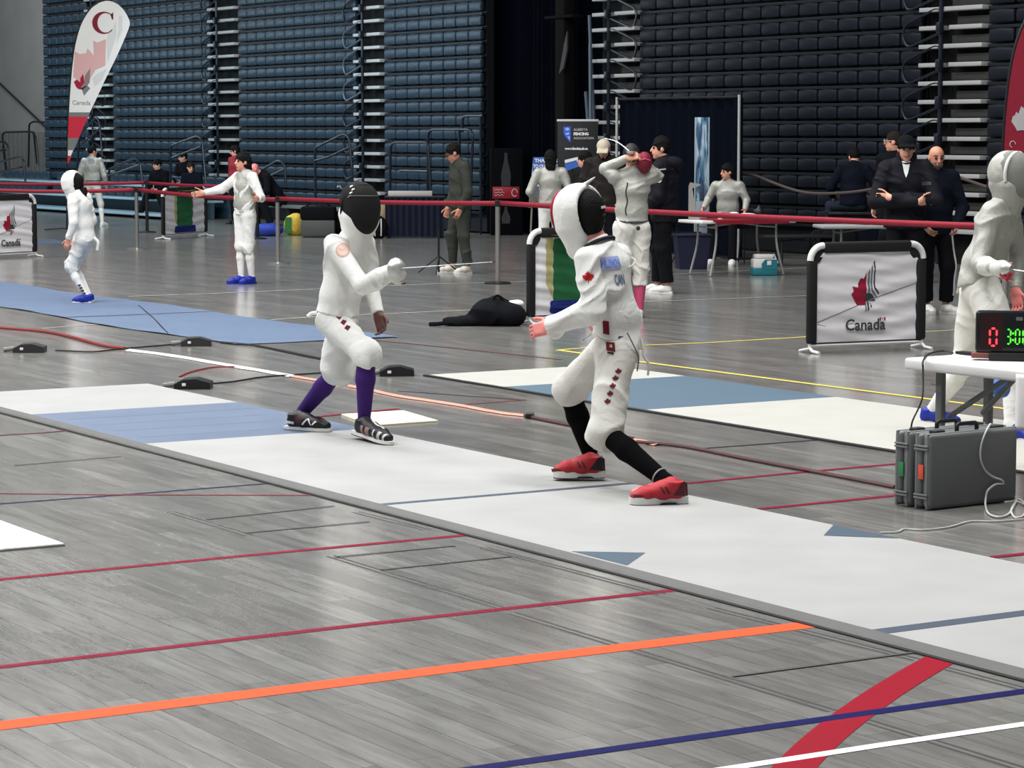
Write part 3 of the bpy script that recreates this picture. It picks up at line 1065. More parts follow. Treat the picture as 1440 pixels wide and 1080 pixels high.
# ------------------------------------------------------------------ hall: floor, markings, walls
def floor_material():
    m = bpy.data.materials.new('floor_planks')
    m.use_nodes = True
    nt = m.node_tree
    b = nt.nodes['Principled BSDF']
    N, Lk = nt.nodes.new, nt.links.new
    tc = N('ShaderNodeTexCoord')
    mp = N('ShaderNodeMapping')
    mp.vector_type = 'TEXTURE'
    mp.inputs['Rotation'].default_value = (0, 0, ROTU)
    Lk(tc.outputs['Object'], mp.inputs['Vector'])
    br = N('ShaderNodeTexBrick')
    br.offset = 0.37
    br.inputs['Scale'].default_value = 1.0
    br.inputs['Brick Width'].default_value = 1.25
    br.inputs['Row Height'].default_value = 0.125
    br.inputs['Mortar Size'].default_value = 0.0022
    br.inputs['Mortar Smooth'].default_value = 0.3
    br.inputs['Bias'].default_value = 0.0
    br.inputs['Color1'].default_value = (0.236, 0.230, 0.216, 1)
    br.inputs['Color2'].default_value = (0.308, 0.302, 0.284, 1)
    br.inputs['Mortar'].default_value = (0.15, 0.15, 0.15, 1)
    Lk(mp.outputs['Vector'], br.inputs['Vector'])
    # grain drawn out along the planks
    m2 = N('ShaderNodeMapping')
    m2.inputs['Scale'].default_value = (1.3, 11, 1)
    Lk(mp.outputs['Vector'], m2.inputs['Vector'])
    nz = N('ShaderNodeTexNoise')
    nz.inputs['Scale'].default_value = 1.6
    nz.inputs['Detail'].default_value = 6
    nz.inputs['Roughness'].default_value = 0.65
    nz.inputs['Distortion'].default_value = 0.6
    Lk(m2.outputs['Vector'], nz.inputs['Vector'])
    cr = N('ShaderNodeMapRange')
    cr.inputs['From Min'].default_value = 0.3
    cr.inputs['From Max'].default_value = 0.7
    cr.inputs['To Min'].default_value = 0.76
    cr.inputs['To Max'].default_value = 1.18
    Lk(nz.outputs['Fac'], cr.inputs['Value'])
    n3 = N('ShaderNodeTexNoise')
    n3.inputs['Scale'].default_value = 0.5
    n3.inputs['Detail'].default_value = 2
    Lk(tc.outputs['Object'], n3.inputs['Vector'])
    c3 = N('ShaderNodeMapRange')
    c3.inputs['To Min'].default_value = 0.94
    c3.inputs['To Max'].default_value = 1.06
    Lk(n3.outputs['Fac'], c3.inputs['Value'])
    mu = N('ShaderNodeMath')
    mu.operation = 'MULTIPLY'
    Lk(cr.outputs['Result'], mu.inputs[0])
    Lk(c3.outputs['Result'], mu.inputs[1])
    vm = N('ShaderNodeVectorMath')
    vm.operation = 'SCALE'
    Lk(br.outputs['Color'], vm.inputs[0])
    Lk(mu.outputs[0], vm.inputs['Scale'])
    Lk(vm.outputs[0], b.inputs['Base Color'])
    rr = N('ShaderNodeMapRange')
    rr.inputs['To Min'].default_value = 0.20
    rr.inputs['To Max'].default_value = 0.26
    Lk(nz.outputs['Fac'], rr.inputs['Value'])
    Lk(rr.outputs['Result'], b.inputs['Roughness'])
    b.inputs['Specular IOR Level'].default_value = 0.45
    b.inputs['Coat Weight'].default_value = 0.5
    b.inputs['Coat Roughness'].default_value = 0.18
    return m


fm = floor_material()
floor = MB().box(UV(-30, 13, -0.05), (120, 40, 0.1), R=Matrix.Rotation(ROTU, 3, 'Z')).build('floor', fm)
struct(floor)

LINE_Z = 0.0022
NLINE = [0]


def line(px, col, w, name='court_line', label=None, curve=False):
    """painted line along surveyed floor points, w metres wide"""
    NLINE[0] += 1
    z = 0.0012 + 0.00009 * NLINE[0]
    pts = [G(*p) for p in px]
    if px[0][0] < 0:
        pts.insert(0, pts[0] + (pts[0] - pts[1]).normalized() * 5)
    if px[-1][0] > 1440:
        pts.append(pts[-1] + (pts[-1] - pts[-2]).normalized() * 5)
    if curve:
        pts = smooth_path(pts, 6)
    vs, fs = [], []
    for i, p in enumerate(pts):
        t = (pts[min(i + 1, len(pts) - 1)] - pts[max(i - 1, 0)]).normalized()
        n = V3((-t.y, t.x, 0)) * w / 2
        vs += [p + n + V3((0, 0, z)), p - n + V3((0, 0, z))]
    for i in range(len(pts) - 1):
        fs.append((2 * i, 2 * i + 1, 2 * i + 3, 2 * i + 2))
    o = link(name, mesh_from(name, vs, fs), mat('paint_%s' % '_'.join('%d' % (c * 999) for c in col), col, 0.6, var=0.05, spec=0.12), floor)
    if label:
        o['label'] = label
    return o


RED_L, ORANGE, BLUE_L, WHITE_L = (0.22, 0.006, 0.035), (0.95, 0.125, 0.045), (0.004, 0.005, 0.10), (0.80, 0.80, 0.78)
YELLOW, PALE, SEAM = (0.62, 0.52, 0.14), (0.42, 0.42, 0.36), (0.085, 0.085, 0.088)
line([(-40, 1026), (720, 929.5), (1176, 874)], ORANGE, 0.118, label='broad orange court line')
line([(-40, 943), (480, 882), (985, 826)], RED_L, 0.052, label='thin dark red court line')
line([(-40, 819), (330, 783), (675, 751)], RED_L, 0.05, label='thin dark red court line')
line([(1338, 919), (1290, 946), (1240, 977), (1190, 1013), (1150, 1046), (1112, 1085), (1090, 1112)], (0.30, 0.003, 0.022), 0.13, curve=True, label='curved crimson court line')
line([(600, 1091), (1070, 1024), (1500, 964)], BLUE_L, 0.062, label='dark blue court line')
line([(960, 1091), (1240, 1048), (1500, 1010)], WHITE_L, 0.05, label='white court line')
line([(-30, 711), (200, 694), (392, 679)], (0.03, 0.03, 0.09), 0.03)
line([(-30, 694), (150, 696), (470, 697)], (0.22, 0.03, 0.05), 0.024)
line([(-30, 614), (60, 609), (112, 604)], (0.12, 0.04, 0.05), 0.04)
line([(966, 680), (1110, 666), (1290, 650)], RED_L, 0.045)
line([(1068, 716), (1170, 706), (1290, 694)], RED_L, 0.05)
line([(1395, 784), (1480, 775)], RED_L, 0.05)
line([(975, 632), (1150, 619)], (0.03, 0.03, 0.04), 0.03)
line([(430, 588), (560, 575)], RED_L, 0.05)
line([(560, 550), (740, 563)], (0.10, 0.05, 0.05), 0.03)
line([(640, 570), (735, 563)], (0.20, 0.04, 0.05), 0.03)
line([(60, 462), (180, 453), (300, 449)], PALE, 0.04)
line([(785, 492.5), (900, 509), (1240, 553), (1460, 581)], YELLOW, 0.06, label='yellow court line')
line([(785, 492.5), (830, 489), (1000, 482), (1150, 473)], YELLOW, 0.05)
line([(180, 417), (300, 413), (620, 399), (690, 398)], PALE, 0.06)
line([(700, 398), (900, 388), (1150, 376)], PALE, 0.05)
line([(380, 450), (441, 446), (620, 438), (720, 434)], PALE, 0.05)
line([(898, 424.5), (980, 422), (1136, 416)], PALE, 0.055)
line([(1300, 467), (1362, 463)], (0.45, 0.42, 0.24), 0.05)
line([(520, 478), (640, 490), (790, 506)], (0.16, 0.07, 0.07), 0.03)
line([(1310, 540), (1340, 545)], SEAM, 0.03)
# joints between the floor panels: twin dark lines along and across
for (a, b) in (((240, 720), (350, 753)), ((465, 782), (705, 855)), ((720, 862), (1170, 1000)), ((1200, 1008), (1440, 1082)),
               ((500, 720), (600, 745)), ((680, 770), (930, 836)), ((1000, 855), (1290, 928)), ((1320, 937), (1500, 985))):
    A1, B1 = G(*a), G(*b)
    for off in (-0.018, 0.018):
        n = V3(((B1 - A1).y, -(B1 - A1).x, 0)).normalized() * off
        pa, pb = A1 + n, B1 + n
        vs = [pa + n.normalized() * 0.006, pa - n.normalized() * 0.006, pb - n.normalized() * 0.006, pb + n.normalized() * 0.006]
        link('floor_joint', mesh_from('floor_joint', [p + V3((0, 0, 0.001)) for p in vs], [(0, 1, 2, 3)]), mat('joint_grey', (0.07, 0.07, 0.072), 0.5), floor)
for (a, b) in (((290, 731), (470, 712)), ((345, 750), (520, 734)), ((470, 784), (640, 768)), ((535, 802), (720, 783)), ((1030, 952), (1295, 917)), ((20, 655), (170, 642))):
    line([a, b], (0.12, 0.12, 0.12), 0.02, name='floor_joint')

# back wall far behind the bleachers, left end wall, dark curtain in the gap
wall_grey = mat('wall_concrete', (0.40, 0.41, 0.405), 0.9, var=0.12, scale=1.2, bump=0.1, bscale=30)
RU = Matrix.Rotation(ROTU, 3, 'Z')
struct(MB().box(UV(-30, 32.2, 6), (120, 0.3, 12), R=RU).build('wall_back', mat('wall_dark', (0.045, 0.05, 0.056), 0.9)))
VW = 27.0
u0 = uof(66, VW, 150)
struct(MB().box(UV(u0 - 8, VW + 0.15, 6), (16, 0.3, 12), R=RU).build('wall_left', wall_grey))
# ribbed low panel in front of the left wall
b = MB()
ua, ub = uof(-30, VW - 0.3, 210), uof(66, VW - 0.3, 210)
zt = PV(30, 186, VW - 0.3).z
for i in range(16):
    b.box(UV(ua + (ub - ua) * (i + 0.5) / 16, VW - 0.12, zt / 2), ((ub - ua) / 16 * 0.86, 0.08, zt), R=RU, bev=0.02)
o = b.build('wall_panel_left', mat('panel_grey', (0.24, 0.245, 0.235), 0.8))
struct(o)
o.name = 'trim_1'
o = MB().tube([PV(-12, 106, VW - 0.25), PV(72, 186, VW - 0.25)], 0.028, 8).build('trim_2', mat('rail_dark', (0.02, 0.022, 0.026), 0.5))
struct(o)

CURT = mat('curtain_navy', (0.0018, 0.0026, 0.0065), 1.0, var=0.3, scale=4, spec=0.05)
VC = 25.6
uc0, uc1 = uof(676, VC, 200), uof(862, VC, 200)
cur = thing('stage_curtain', 'tall near-black navy curtain closing the gap between the two banks of seats', 'curtain', UV((uc0 + uc1) / 2, VC, 0), ROTU)
half = (uc1 - uc0) / 2
for sgn in (-1, 1):
    b = MB()
    b.grid(60, 2, lambda s, t, sg=sgn: V3((sg * half * (0.01 + 0.99 * s), -0.07 * math.sin(s * 60) - 0.04 * math.sin(s * 23 + 1), 0.02 + 7.4 * t)))
    o = b.build('curtain_panel', CURT, cur)
    o.data.materials[0] = CURT
# brown steel post and leaning pipes at the right of the gap
p0 = PV(797, 160, 25.2)
t = thing('steel_post', 'dark brown steel upright in the gap beside the right seats', 'post', UV(p0.dot(UX), 25.15, 0), ROTU)
MB().box((0, 0, 3.6), (0.30, 0.22, 7.2), bev=0.01).build('column', mat('post_brown', (0.009, 0.0075, 0.008), 0.9, spec=0.1), t)
MB().box((0, -0.02, 0.02), (0.5, 0.4, 0.04), bev=0.005).build('base_plate', mat('post_brown', (0.009, 0.0075, 0.008), 0.9, spec=0.1), t)
MB().box((0, -0.02, PV(797, 24, 25.2).z), (0.9, 0.26, 0.05), bev=0.01).build('bracket', mat('post_brown', (0.009, 0.0075, 0.008), 0.9, spec=0.1), t)
b = MB()
pts = [(786, 104), (793, 62), (797, 44), (797, 70), (792, 96)]
P = [PV(x, y, 24.95) for x, y in pts]
b.add([p for p in P] + [p + VX * 0.03 for p in P], [(0, 1, 2, 3, 4), (9, 8, 7, 6, 5)] + [(i, (i + 1) % 5, 5 + (i + 1) % 5, 5 + i) for i in range(5)])
tag(b.build('cloth_offcut', mat('cloth_grey', (0.06, 0.06, 0.065), 0.8), smooth=None), 'grey scrap of cloth hanging on the brown steel upright', 'cloth')
PIPE = mat('pipe_blue', (0.055, 0.085, 0.115), 0.4, var=0.1)
for (x0, y0, x1, k) in ((829, 22, 835, 0), (824, 130, 827, 1), (830, 60, 831, 2)):
    a, c = PV(x0, y0, 25.0 - 0.12 * k), PV(x1, 170, 24.75 - 0.12 * k)
    d = (c - a).normalized()
    e = a + d * (a.z / -d.z) - V3((0, 0, -0.02))
    t = MB().tube([a, e], 0.032, 8).build('pipe', PIPE)
    tag(t, ['longest pale blue pipe leaning in the dark gap behind the black roll-up banner', 'shortest pale blue pipe leaning behind the black roll-up banner', 'middle pale blue pipe leaning behind the black roll-up banner'][k], 'pipe', 'pipes leaning in the gap')

# ------------------------------------------------------------------ folded telescopic seating
VB = 25.0
SEAT_P, RISE = 0.478, 0.2665
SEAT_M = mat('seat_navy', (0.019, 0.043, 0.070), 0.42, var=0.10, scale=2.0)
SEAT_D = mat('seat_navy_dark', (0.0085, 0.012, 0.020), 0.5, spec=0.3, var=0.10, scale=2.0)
DECK_M = mat('bleacher_deck', (0.003, 0.005, 0.009), 0.6)
EDGE_M = mat('deck_edge_highlight', (0.016, 0.022, 0.032), 0.5)  # lighter tone paints the thin highlight along each deck edge
NOSE_M = mat('nosing_white', (0.42, 0.43, 0.43), 0.6, var=0.04)
TREAD_M = mat('tread_grey', (0.055, 0.055, 0.05), 0.8)
RAIL_M = mat('rail_navy', (0.012, 0.018, 0.032), 0.35)
RAIL_B = mat('rail_bright', (0.10, 0.13, 0.17), 0.3)


def seat_mesh(name):
    """one folded tip-up seat: bulged back with a rolled lower lip"""
    S = Solid(0.016)
    S.box((0, -0.040, 0.125), (0.217, 0.050, 0.094), None, 0.024, 0.01)
    S.ell((0, -0.070, 0.135), (0.19, 0.034, 0.085), None, 0.04)
    return S.mesh(name)


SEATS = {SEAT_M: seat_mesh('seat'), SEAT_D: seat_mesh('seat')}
for k_, me_ in SEATS.items():
    me_.materials.append(k_)


def rows_z(px, y_ref, n):
    """heights of the deck lines: y_ref is the photo row of one deck line at px"""
    z = PV(px, y_ref, VB).z
    return [z + RISE * i for i in range(n)]


def section(px0, px1, label, m, zrow, step=None, lowest=0, group='banks of folded seats'):
    ua, ub = uof(px0, VB, 150), uof(px1, VB, 150)
    wdt = ub - ua
    t = thing('seating_bank', label, 'bleachers', UV((ua + ub) / 2, VB, 0), ROTU)
    nrow = len(zrow)
    top = zrow[-1] + RISE
    MB().box((0, 0.12, top / 2 + 0.02), (wdt, 0.16, top - 0.04)).build('backing_panel', DECK_M, t)
    ns = max(1, round(wdt / SEAT_P))
    pitch = wdt / ns
    deck = MB().box((0, 0, 0), (wdt, 0.13, 0.045), 0.006)
    deck.box((0, -0.062, 0.018), (wdt, 0.012, 0.012))
    dme = mesh_from('deck', deck.v, deck.f)
    dme.materials.append(DECK_M)
    dme.materials.append(EDGE_M)
    for i, p in enumerate(dme.polygons):
        if i >= len(dme.polygons) - 6:
            p.material_index = 1
    spots = []
    for i, z in enumerate(zrow):
        off = -(step[i] if step else 0.0)
        link('deck', dme, None, t, (0, off, z - 0.02))
        if step and off:
            MB().box((0, off / 2 + 0.03, z - 0.03), (wdt, -off, 0.03)).build('step_deck', mat('step_deck_blue', (0.22, 0.30, 0.36), 0.35), t)
            MB().box((0, off + 0.05, (z - 0.04) / 2), (wdt, 0.04, z - 0.05)).build('riser', DECK_M, t)
        for j in range(ns):
            spots.append((-wdt / 2 + pitch * (j + 0.5), off, z, (j + i * 31) % 7))
    vis = [s for s in spots if PVy(UV((ua + ub) / 2, VB) + UX * s[0] + V3((0, 0, s[2])))]
    hid = [s for s in spots if s not in vis]
    me = SEATS[m]
    for s in vis[:100]:
        o = link('seat', me, None, t, (s[0], s[1], s[2]))
        o.scale = (pitch / SEAT_P, 1, 1)
    rest = vis[100:] + hid
    if rest:
        v0 = np.empty(len(me.vertices) * 3)
        me.vertices.foreach_get('co', v0)
        v0 = v0.reshape(-1, 3)
        f0 = np.empty(len(me.polygons) * 4, int)
        me.polygons.foreach_get('vertices', f0)
        f0 = f0.reshape(-1, 4)
        vs = np.concatenate([v0 * [pitch / SEAT_P, 1, 1] + [s[0], s[1], s[2]] for s in rest])
        fs = np.concatenate([f0 + len(v0) * i for i in range(len(rest))])
        m2 = mesh_from('seat_rows', vs.tolist(), fs.tolist())
        m2.shade_smooth()
        o = link('upper_seats', m2, m, t)
        o['kind'] = 'stuff'
    return t, ua, ub


def PVy(p):
    q = p - CAMP
    y = CY - FPX * q.dot(UPV) / q.dot(FWD)
    return y > -8


def loop_rail(t, x, z, s, m, r=0.020):
    """bent handrail loop beside the aisle; s = which way it reaches"""
    k = RISE
    pts = [(0, 1.95 * k), (s * 0.12, 2.05 * k), (s * 0.80, 1.25 * k), (s * 0.86, 0.75 * k), (s * 0.78, 0.1 * k), (s * 0.66, 0.05 * k), (0.0, 0.75 * k)]
    path = round_path([V3((x + a, -0.155, z + b)) for a, b in pts], 0.10, 4)
    MB().tube(path, r, 7).build('handrail', m, t)


def aisle(px0, px1, label, zrow, mast=0.42, side=-1, tread=None, bright=(), zmin=0):
    ua, ub = uof(px0, VB, 150), uof(px1, VB, 150)
    w = ub - ua
    t = thing('aisle_stairs', label, 'stairs', UV((ua + ub) / 2, VB, 0), ROTU)
    top = zrow[-1] + RISE
    MB().box((0, 0.14, top / 2), (w, 0.12, top)).build('backing_panel', mat('aisle_black', (0.003, 0.003, 0.004), 0.9), t)
    xm = -w / 2 + w * mast
    for i, z in enumerate(zrow):
        gap = 0.16 if i % 2 else 0.05
        for (a, c, nm) in ((-w / 2 + 0.03, xm - 0.05, 0), (xm + gap + 0.02, w / 2 - 0.02, 1)):
            if c - a > 0.05:
                MB().box(((a + c) / 2, -0.05, z), (c - a, 0.24, 0.062), 0.006).build('stair_nosing', NOSE_M, t)
                if tread and (nm == 1 or tread == 2):
                    MB().box(((a + c) / 2, 0.02, z + 0.10), (c - a, 0.06, 0.11), 0.004).build('stair_riser', TREAD_M, t)
    MB().tube([V3((xm, -0.16, 0)), V3((xm, -0.16, top))], 0.030, 8).build('rail_post', RAIL_M, t)
    i = 0
    while i * 2 + 2 < len(zrow):
        z = zrow[i * 2]
        loop_rail(t, xm, z, side, RAIL_B if i in bright else RAIL_M)
        MB().box((xm + 0.02, -0.2, z + RISE), (0.09, 0.10, 0.16), 0.02).build('rail_bracket', RAIL_M, t)
        i += 1
    return t


zr_l = rows_z(525, 234.5, 22)
# deck lines of the left bank fall a little under the nosing lines
zs_l = [z + 0.0 for z in zr_l]
zl = rows_z(525, 234.5, 1)[0]
low_l = [zl - RISE * i for i in (3, 2, 1)]
allz = low_l + zr_l
section(66, 128, 'dark left-end strip of seats behind the white feather flag', SEAT_M, allz)
section(163, 301, 'bank of blue seats between the white flag and the second aisle', SEAT_M, allz)
section(340, 506, 'wide bank of blue seats behind the bald seated spectator', SEAT_M, allz)
section(545, 682, 'bank of blue seats beside the dark curtain, above the man in the green tracksuit', SEAT_M, allz)
aisle(128, 163, 'aisle stairs half hidden behind the white feather flag', allz, 0.3, 1)
aisle(301, 340, 'aisle stairs above the woman with outstretched arm', allz, 0.36, -1)
aisle(506, 545, 'aisle stairs with three bright loop rails left of the dark curtain', allz, 0.36, -1, bright=(4, 5, 6))
zr_r = rows_z(1240, 245.0, 22)
zlow = [zr_r[0] - RISE * i for i in (3, 2, 1)]
allr = zlow + zr_r
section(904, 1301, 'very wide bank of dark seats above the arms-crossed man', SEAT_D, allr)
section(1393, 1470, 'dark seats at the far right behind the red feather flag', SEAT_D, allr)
aisle(842, 904, 'aisle stairs right of the dark curtain behind the roll-up banner', allr, 0.40, 1, tread=1)
aisle(1301, 1393, 'broad aisle stairs with grey risers behind the bald standing man', allr, 0.36, -1, tread=1)
# pulled-out lowest rows at the far left
ua, ub = uof(-40, 24, 260), uof(300, 24, 260)
t = thing('front_bench', 'low pulled-out rows of pale blue seats along the floor at far left', 'bench', UV((ua + ub) / 2, 24.02, 0), ROTU)
ns = int((ub - ua) / 0.5)
for k, (vv, z) in enumerate(((-0.75, 0.12), (-0.15, 0.42), (0.35, 0.70))):
    MB().box((0, vv, z - 0.03), (ub - ua, 0.75, 0.05), 0.01).build('step_deck', mat('step_deck_pale', (0.42, 0.56, 0.62), 0.25), t)
    MB().box((0, vv + 0.1, (z - 0.06) / 2), (ub - ua, 0.1, max(0.04, z - 0.07))).build('riser', mat('riser_blue', (0.05, 0.10, 0.14), 0.5), t)
    if k == 0:
        continue
    for j in range(ns):
        if (j * 7 + k * 3) % 11 < 9 and j < 50:
            o = link('seat', SEATS[SEAT_M], None, t, (-(ub - ua) / 2 + 0.5 * (j + 0.5), vv, z))

# ------------------------------------------------------------------ fencing strips
PISTE_W = mat('piste_white', (0.36, 0.36, 0.35), 0.65, var=0.16, scale=2.2, bump=0.1, bscale=60)
PISTE_C = mat('piste_cream', (0.46, 0.45, 0.40), 0.65, var=0.12, scale=3.0)
PISTE_B = mat('piste_blue', (0.125, 0.16, 0.225), 0.6, var=0.12, scale=2.0)
PISTE_B2 = mat('piste_blue_pale', (0.10, 0.15, 0.195), 0.6, var=0.10, scale=2.0)
PISTE_B3 = mat('piste_sheet_blue', (0.13, 0.175, 0.255), 0.6, var=0.08, scale=2.0)
PISTE_L = mat('piste_line_blue', (0.065, 0.085, 0.12), 0.6, var=0.1)
RAMP_M = mat('ramp_grey', (0.11, 0.11, 0.105), 0.6, var=0.15, scale=6)


def slab(parent, name, u0, u1, v0, v1, z0, z1, m, label=None):
    o = MB().box(UV((u0 + u1) / 2, (v0 + v1) / 2, (z0 + z1) / 2), (abs(u1 - u0), abs(v1 - v0), z1 - z0), R=RU).build(name, m, parent, smooth=None)
    if label:
        o['label'] = label
    return o


def uvp(x, y, z=0):
    p = G(x, y, z)
    return p.dot(UX), p.dot(VX)


PZ = 0.018
vf = np.mean([uvp(x, 574 + 0.2575 * x - 3, PZ)[1] for x in (300, 720, 1200)])
vb = np.mean([uvp(x, 496.6 + 0.206 * x, PZ)[1] for x in (330, 600, 1100)])
strip = thing('fencing_strip', 'long white fencing strip with a blue block, under the two fencers in front', 'fencing strip', (0, 0, 0))
U = lambda x, y: uvp(x, y, PZ)[0]
cuts = [(U(105, 545), U(190, 574), PISTE_W), (U(190, 574), U(335, 615), PISTE_B), (U(335, 615), U(1340, 877), PISTE_W), (U(1360, 872), U(1360, 872) + 6.0, PISTE_W)]
cuts[2] = (cuts[2][0], U(1330, 874), PISTE_W)
cuts[3] = (U(1330, 874), U(1330, 874) + 5.5, PISTE_W)
for i, (a, c, m) in enumerate(cuts):
    slab(strip, 'strip_panel', a, c, vf, vb, 0.002, PZ, m, 'blue strip panel' if m is PISTE_B else None)
wl = 0.05
slab(strip, 'centre_line', U(720, 694) - 0.03, U(720, 694) + 0.03, vf, vb, PZ, PZ + 0.001, PISTE_L, 'blue line across the strip')
slab(strip, 'warning_line', U(1340, 875) - 0.045, U(1340, 875) + 0.045, vf, vb, PZ, PZ + 0.001, PISTE_L, 'blue line across the strip')
for i in range(4):
    a = cuts[1][0] + (cuts[1][1] - cuts[1][0]) * (0.22 + 0.2 * i)
    slab(strip, 'panel_streak', a, a + 0.012 + 0.01 * (i % 2), vf + 0.1, vb - 0.15 * (i % 3), PZ, PZ + 0.0008, mat('streak_pale', (0.15, 0.19, 0.27), 0.6))
for tri in (((803, 775), (908, 777), (882, 795)), ((1172, 738), (1158, 753), (1264, 757))):
    P = [G(x, y, PZ + 0.001) for x, y in tri]
    MB().add(P, [(0, 1, 2)]).build('corner_mark', mat('mark_bluegrey', (0.07, 0.105, 0.14), 0.6), strip, smooth=None)
# sloping edge ramp along the near side
b = MB()
b.prism([(0, 0.0), (0.075, 0.002), (0.075, PZ + 0.002), (0.062, PZ + 0.006), (0.02, 0.012)], UV(cuts[0][0], vf - 0.075, 0), VX, V3((0, 0, 1)), UX * (cuts[3][1] - cuts[0][0]))
b.build('edge_ramp', RAMP_M, strip, smooth=None)
slab(strip, 'edge_shadow', cuts[0][0], cuts[3][1], vf - 0.098, vf - 0.072, 0.001, 0.005, mat('edge_shadow_black', (0.012, 0.012, 0.013), 0.7))  # black strip paints the shadow line along the foot of the ramp

v2f = np.mean([uvp(x, y, 0.01)[1] for x, y in ((595, 526), (785, 558), (965, 584), (1255, 632))])
v2b = np.mean([uvp(x, y, 0.01)[1] for x, y in ((800, 508), (1193, 560), (1307, 574))])
st2 = thing('fencing_strip', 'white and pale blue fencing strip running behind the fencer in black socks', 'fencing strip', (0, 0, 0))
e0, e1, e2 = U(592, 526), U(712, 542), U(916, 574)
for a, c, m in ((e0, e1, PISTE_C), (e1, e2, PISTE_B2), (e2, e2 + 9.0, PISTE_C)):
    slab(st2, 'strip_panel', a, c, v2f, v2b, 0.001, 0.010, m, 'pale blue strip panel' if m is PISTE_B2 else None)
slab(st2, 'edge_ramp', e0, e2 + 9.0, v2f - 0.045, v2f, 0.001, 0.012, mat('edge_dark', (0.025, 0.025, 0.028), 0.6))

st3 = thing('fencing_strip', 'soft blue cloth strip under the masked child at left', 'fencing strip', (0, 0, 0))
x0 = U(390, 480)
v3f = np.mean([uvp(x, y)[1] for x, y in ((0, 432), (183, 463), (310, 484))])
v3b = np.mean([uvp(x, y)[1] for x, y in ((230, 432), (393, 452), (135, 414))])
b = MB()
b.grid(60, 8, lambda s, t: UV(x0 - 16 * (1 - s), v3f + (v3b - v3f) * t + 0.05 * math.sin(s * 21), 0.006 + 0.006 * math.sin(s * 40 + t * 3) ** 2))
b.build('strip_cloth', PISTE_B3, st3)
slab(st3, 'tape_seam', x0 - 4.0, x0 - 3.96, v3f, v3b, 0.013, 0.0145, mat('seam_grey', (0.12, 0.15, 0.2), 0.6))
P = [G(x, y, 0.006) for x, y in ((52, 343), (53, 337), (75, 336), (98, 342))]
b = MB().add([p for p in P] + [V3((p.x, p.y, 0.001)) for p in P], [(0, 1, 2, 3), (7, 6, 5, 4)] + [(i, (i + 1) % 4, 4 + (i + 1) % 4, 4 + i) for i in range(4)])
tag(b.build('cloth_mat', PISTE_B3, smooth=None), 'small pale blue mat on the floor beside the left barrier', 'mat')
for pts, lab, m in ((((480, 582), (567, 577), (616, 591), (522, 598)), 'cream board lying flat by the front foot in purple sock', mat('board_cream', (0.74, 0.71, 0.54), 0.7)),):
    P = [G(x, y, 0.012) for x, y in pts]
    b = MB().add(P + [V3((p.x, p.y, 0.001)) for p in P], [(0, 1, 2, 3), (7, 6, 5, 4)] + [(i, (i + 1) % 4, 4 + (i + 1) % 4, 4 + i) for i in range(4)])
    tag(b.build('flat_board', m, smooth=None), lab, 'board')

cu, cv = uvp(90, 764, 0.012)
st4 = thing('fencing_strip', 'bright white strip corner cut by the left edge of the picture', 'fencing strip', (0, 0, 0))
slab(st4, 'strip_panel', cu - 6.0, cu, cv - 1.55, cv, 0.001, 0.012, mat('board_white', (0.66, 0.66, 0.66), 0.6))
slab(st4, 'edge_trim', cu, cu + 0.012, cv - 1.55, cv, 0.001, 0.010, mat('edge_pale', (0.35, 0.35, 0.34), 0.6))
# ------------------------------------------------------------------ things round the strips
Z3 = V3((0, 0, 1))
CLOTH_W = mat('banner_white', (0.78, 0.765, 0.785), 0.8, var=0.03, scale=5)
TUBE_W = mat('tube_white', (0.75, 0.75, 0.74), 0.35)
SLEEVE_K = mat('sleeve_black', (0.010, 0.010, 0.012), 0.75, var=0.2)
INK_DK = mat('ink_charcoal', (0.045, 0.055, 0.06), 0.8)
INK_GREY = mat('ink_grey', (0.20, 0.22, 0.23), 0.8)
INK_RED = mat('ink_red', (0.36, 0.008, 0.045), 0.8)
INK_BLACK = mat('ink_black', (0.02, 0.02, 0.025), 0.8)
CHROME = mat('post_chrome', (0.55, 0.54, 0.52), 0.25, metal=0.8)
BELT = mat('belt_red', (0.30, 0.014, 0.036), 0.6, var=0.1, scale=8)
BLACKP = mat('plastic_black', (0.012, 0.012, 0.013), 0.45)
GREYP = mat('plastic_grey', (0.135, 0.142, 0.142), 0.5, var=0.05, scale=6)


def rot_to(d):
    return math.atan2(d.y, d.x)


# emblem outline traced in its own square (x right, y up, 0..1 over the banner cloth)
def em(pts):
    return [((x - 540) / 1080.0, (540 - y) / 1080.0) for x, y in pts]


EM_LEAF = em([(532, 262), (500, 330), (462, 322), (478, 425), (436, 380), (430, 418), (362, 405), (378, 455), (346, 486), (450, 575), (428, 600), (528, 600), (528, 582), (468, 572), (478, 520), (520, 480), (532, 470)])
EM_B1 = em([(548, 270), (572, 222), (574, 470), (548, 474)])
EM_B2 = em([(586, 215), (606, 185), (604, 440), (672, 520), (648, 525), (584, 450)])
EM_B3 = em([(622, 160), (638, 142), (638, 420), (692, 486), (682, 496), (622, 432)])
EM_DOME = em([(482, 560), (486, 525), (510, 494), (545, 478), (582, 478), (612, 496), (634, 528), (640, 560)])
EM_HILT = em([(520, 585), (534, 578), (534, 655), (516, 675)])
EM_HILT2 = em([(545, 570), (565, 570), (565, 650), (547, 668)])
EM_TAIL = em([(578, 572), (590, 590), (602, 612), (590, 632), (580, 618), (588, 606)])


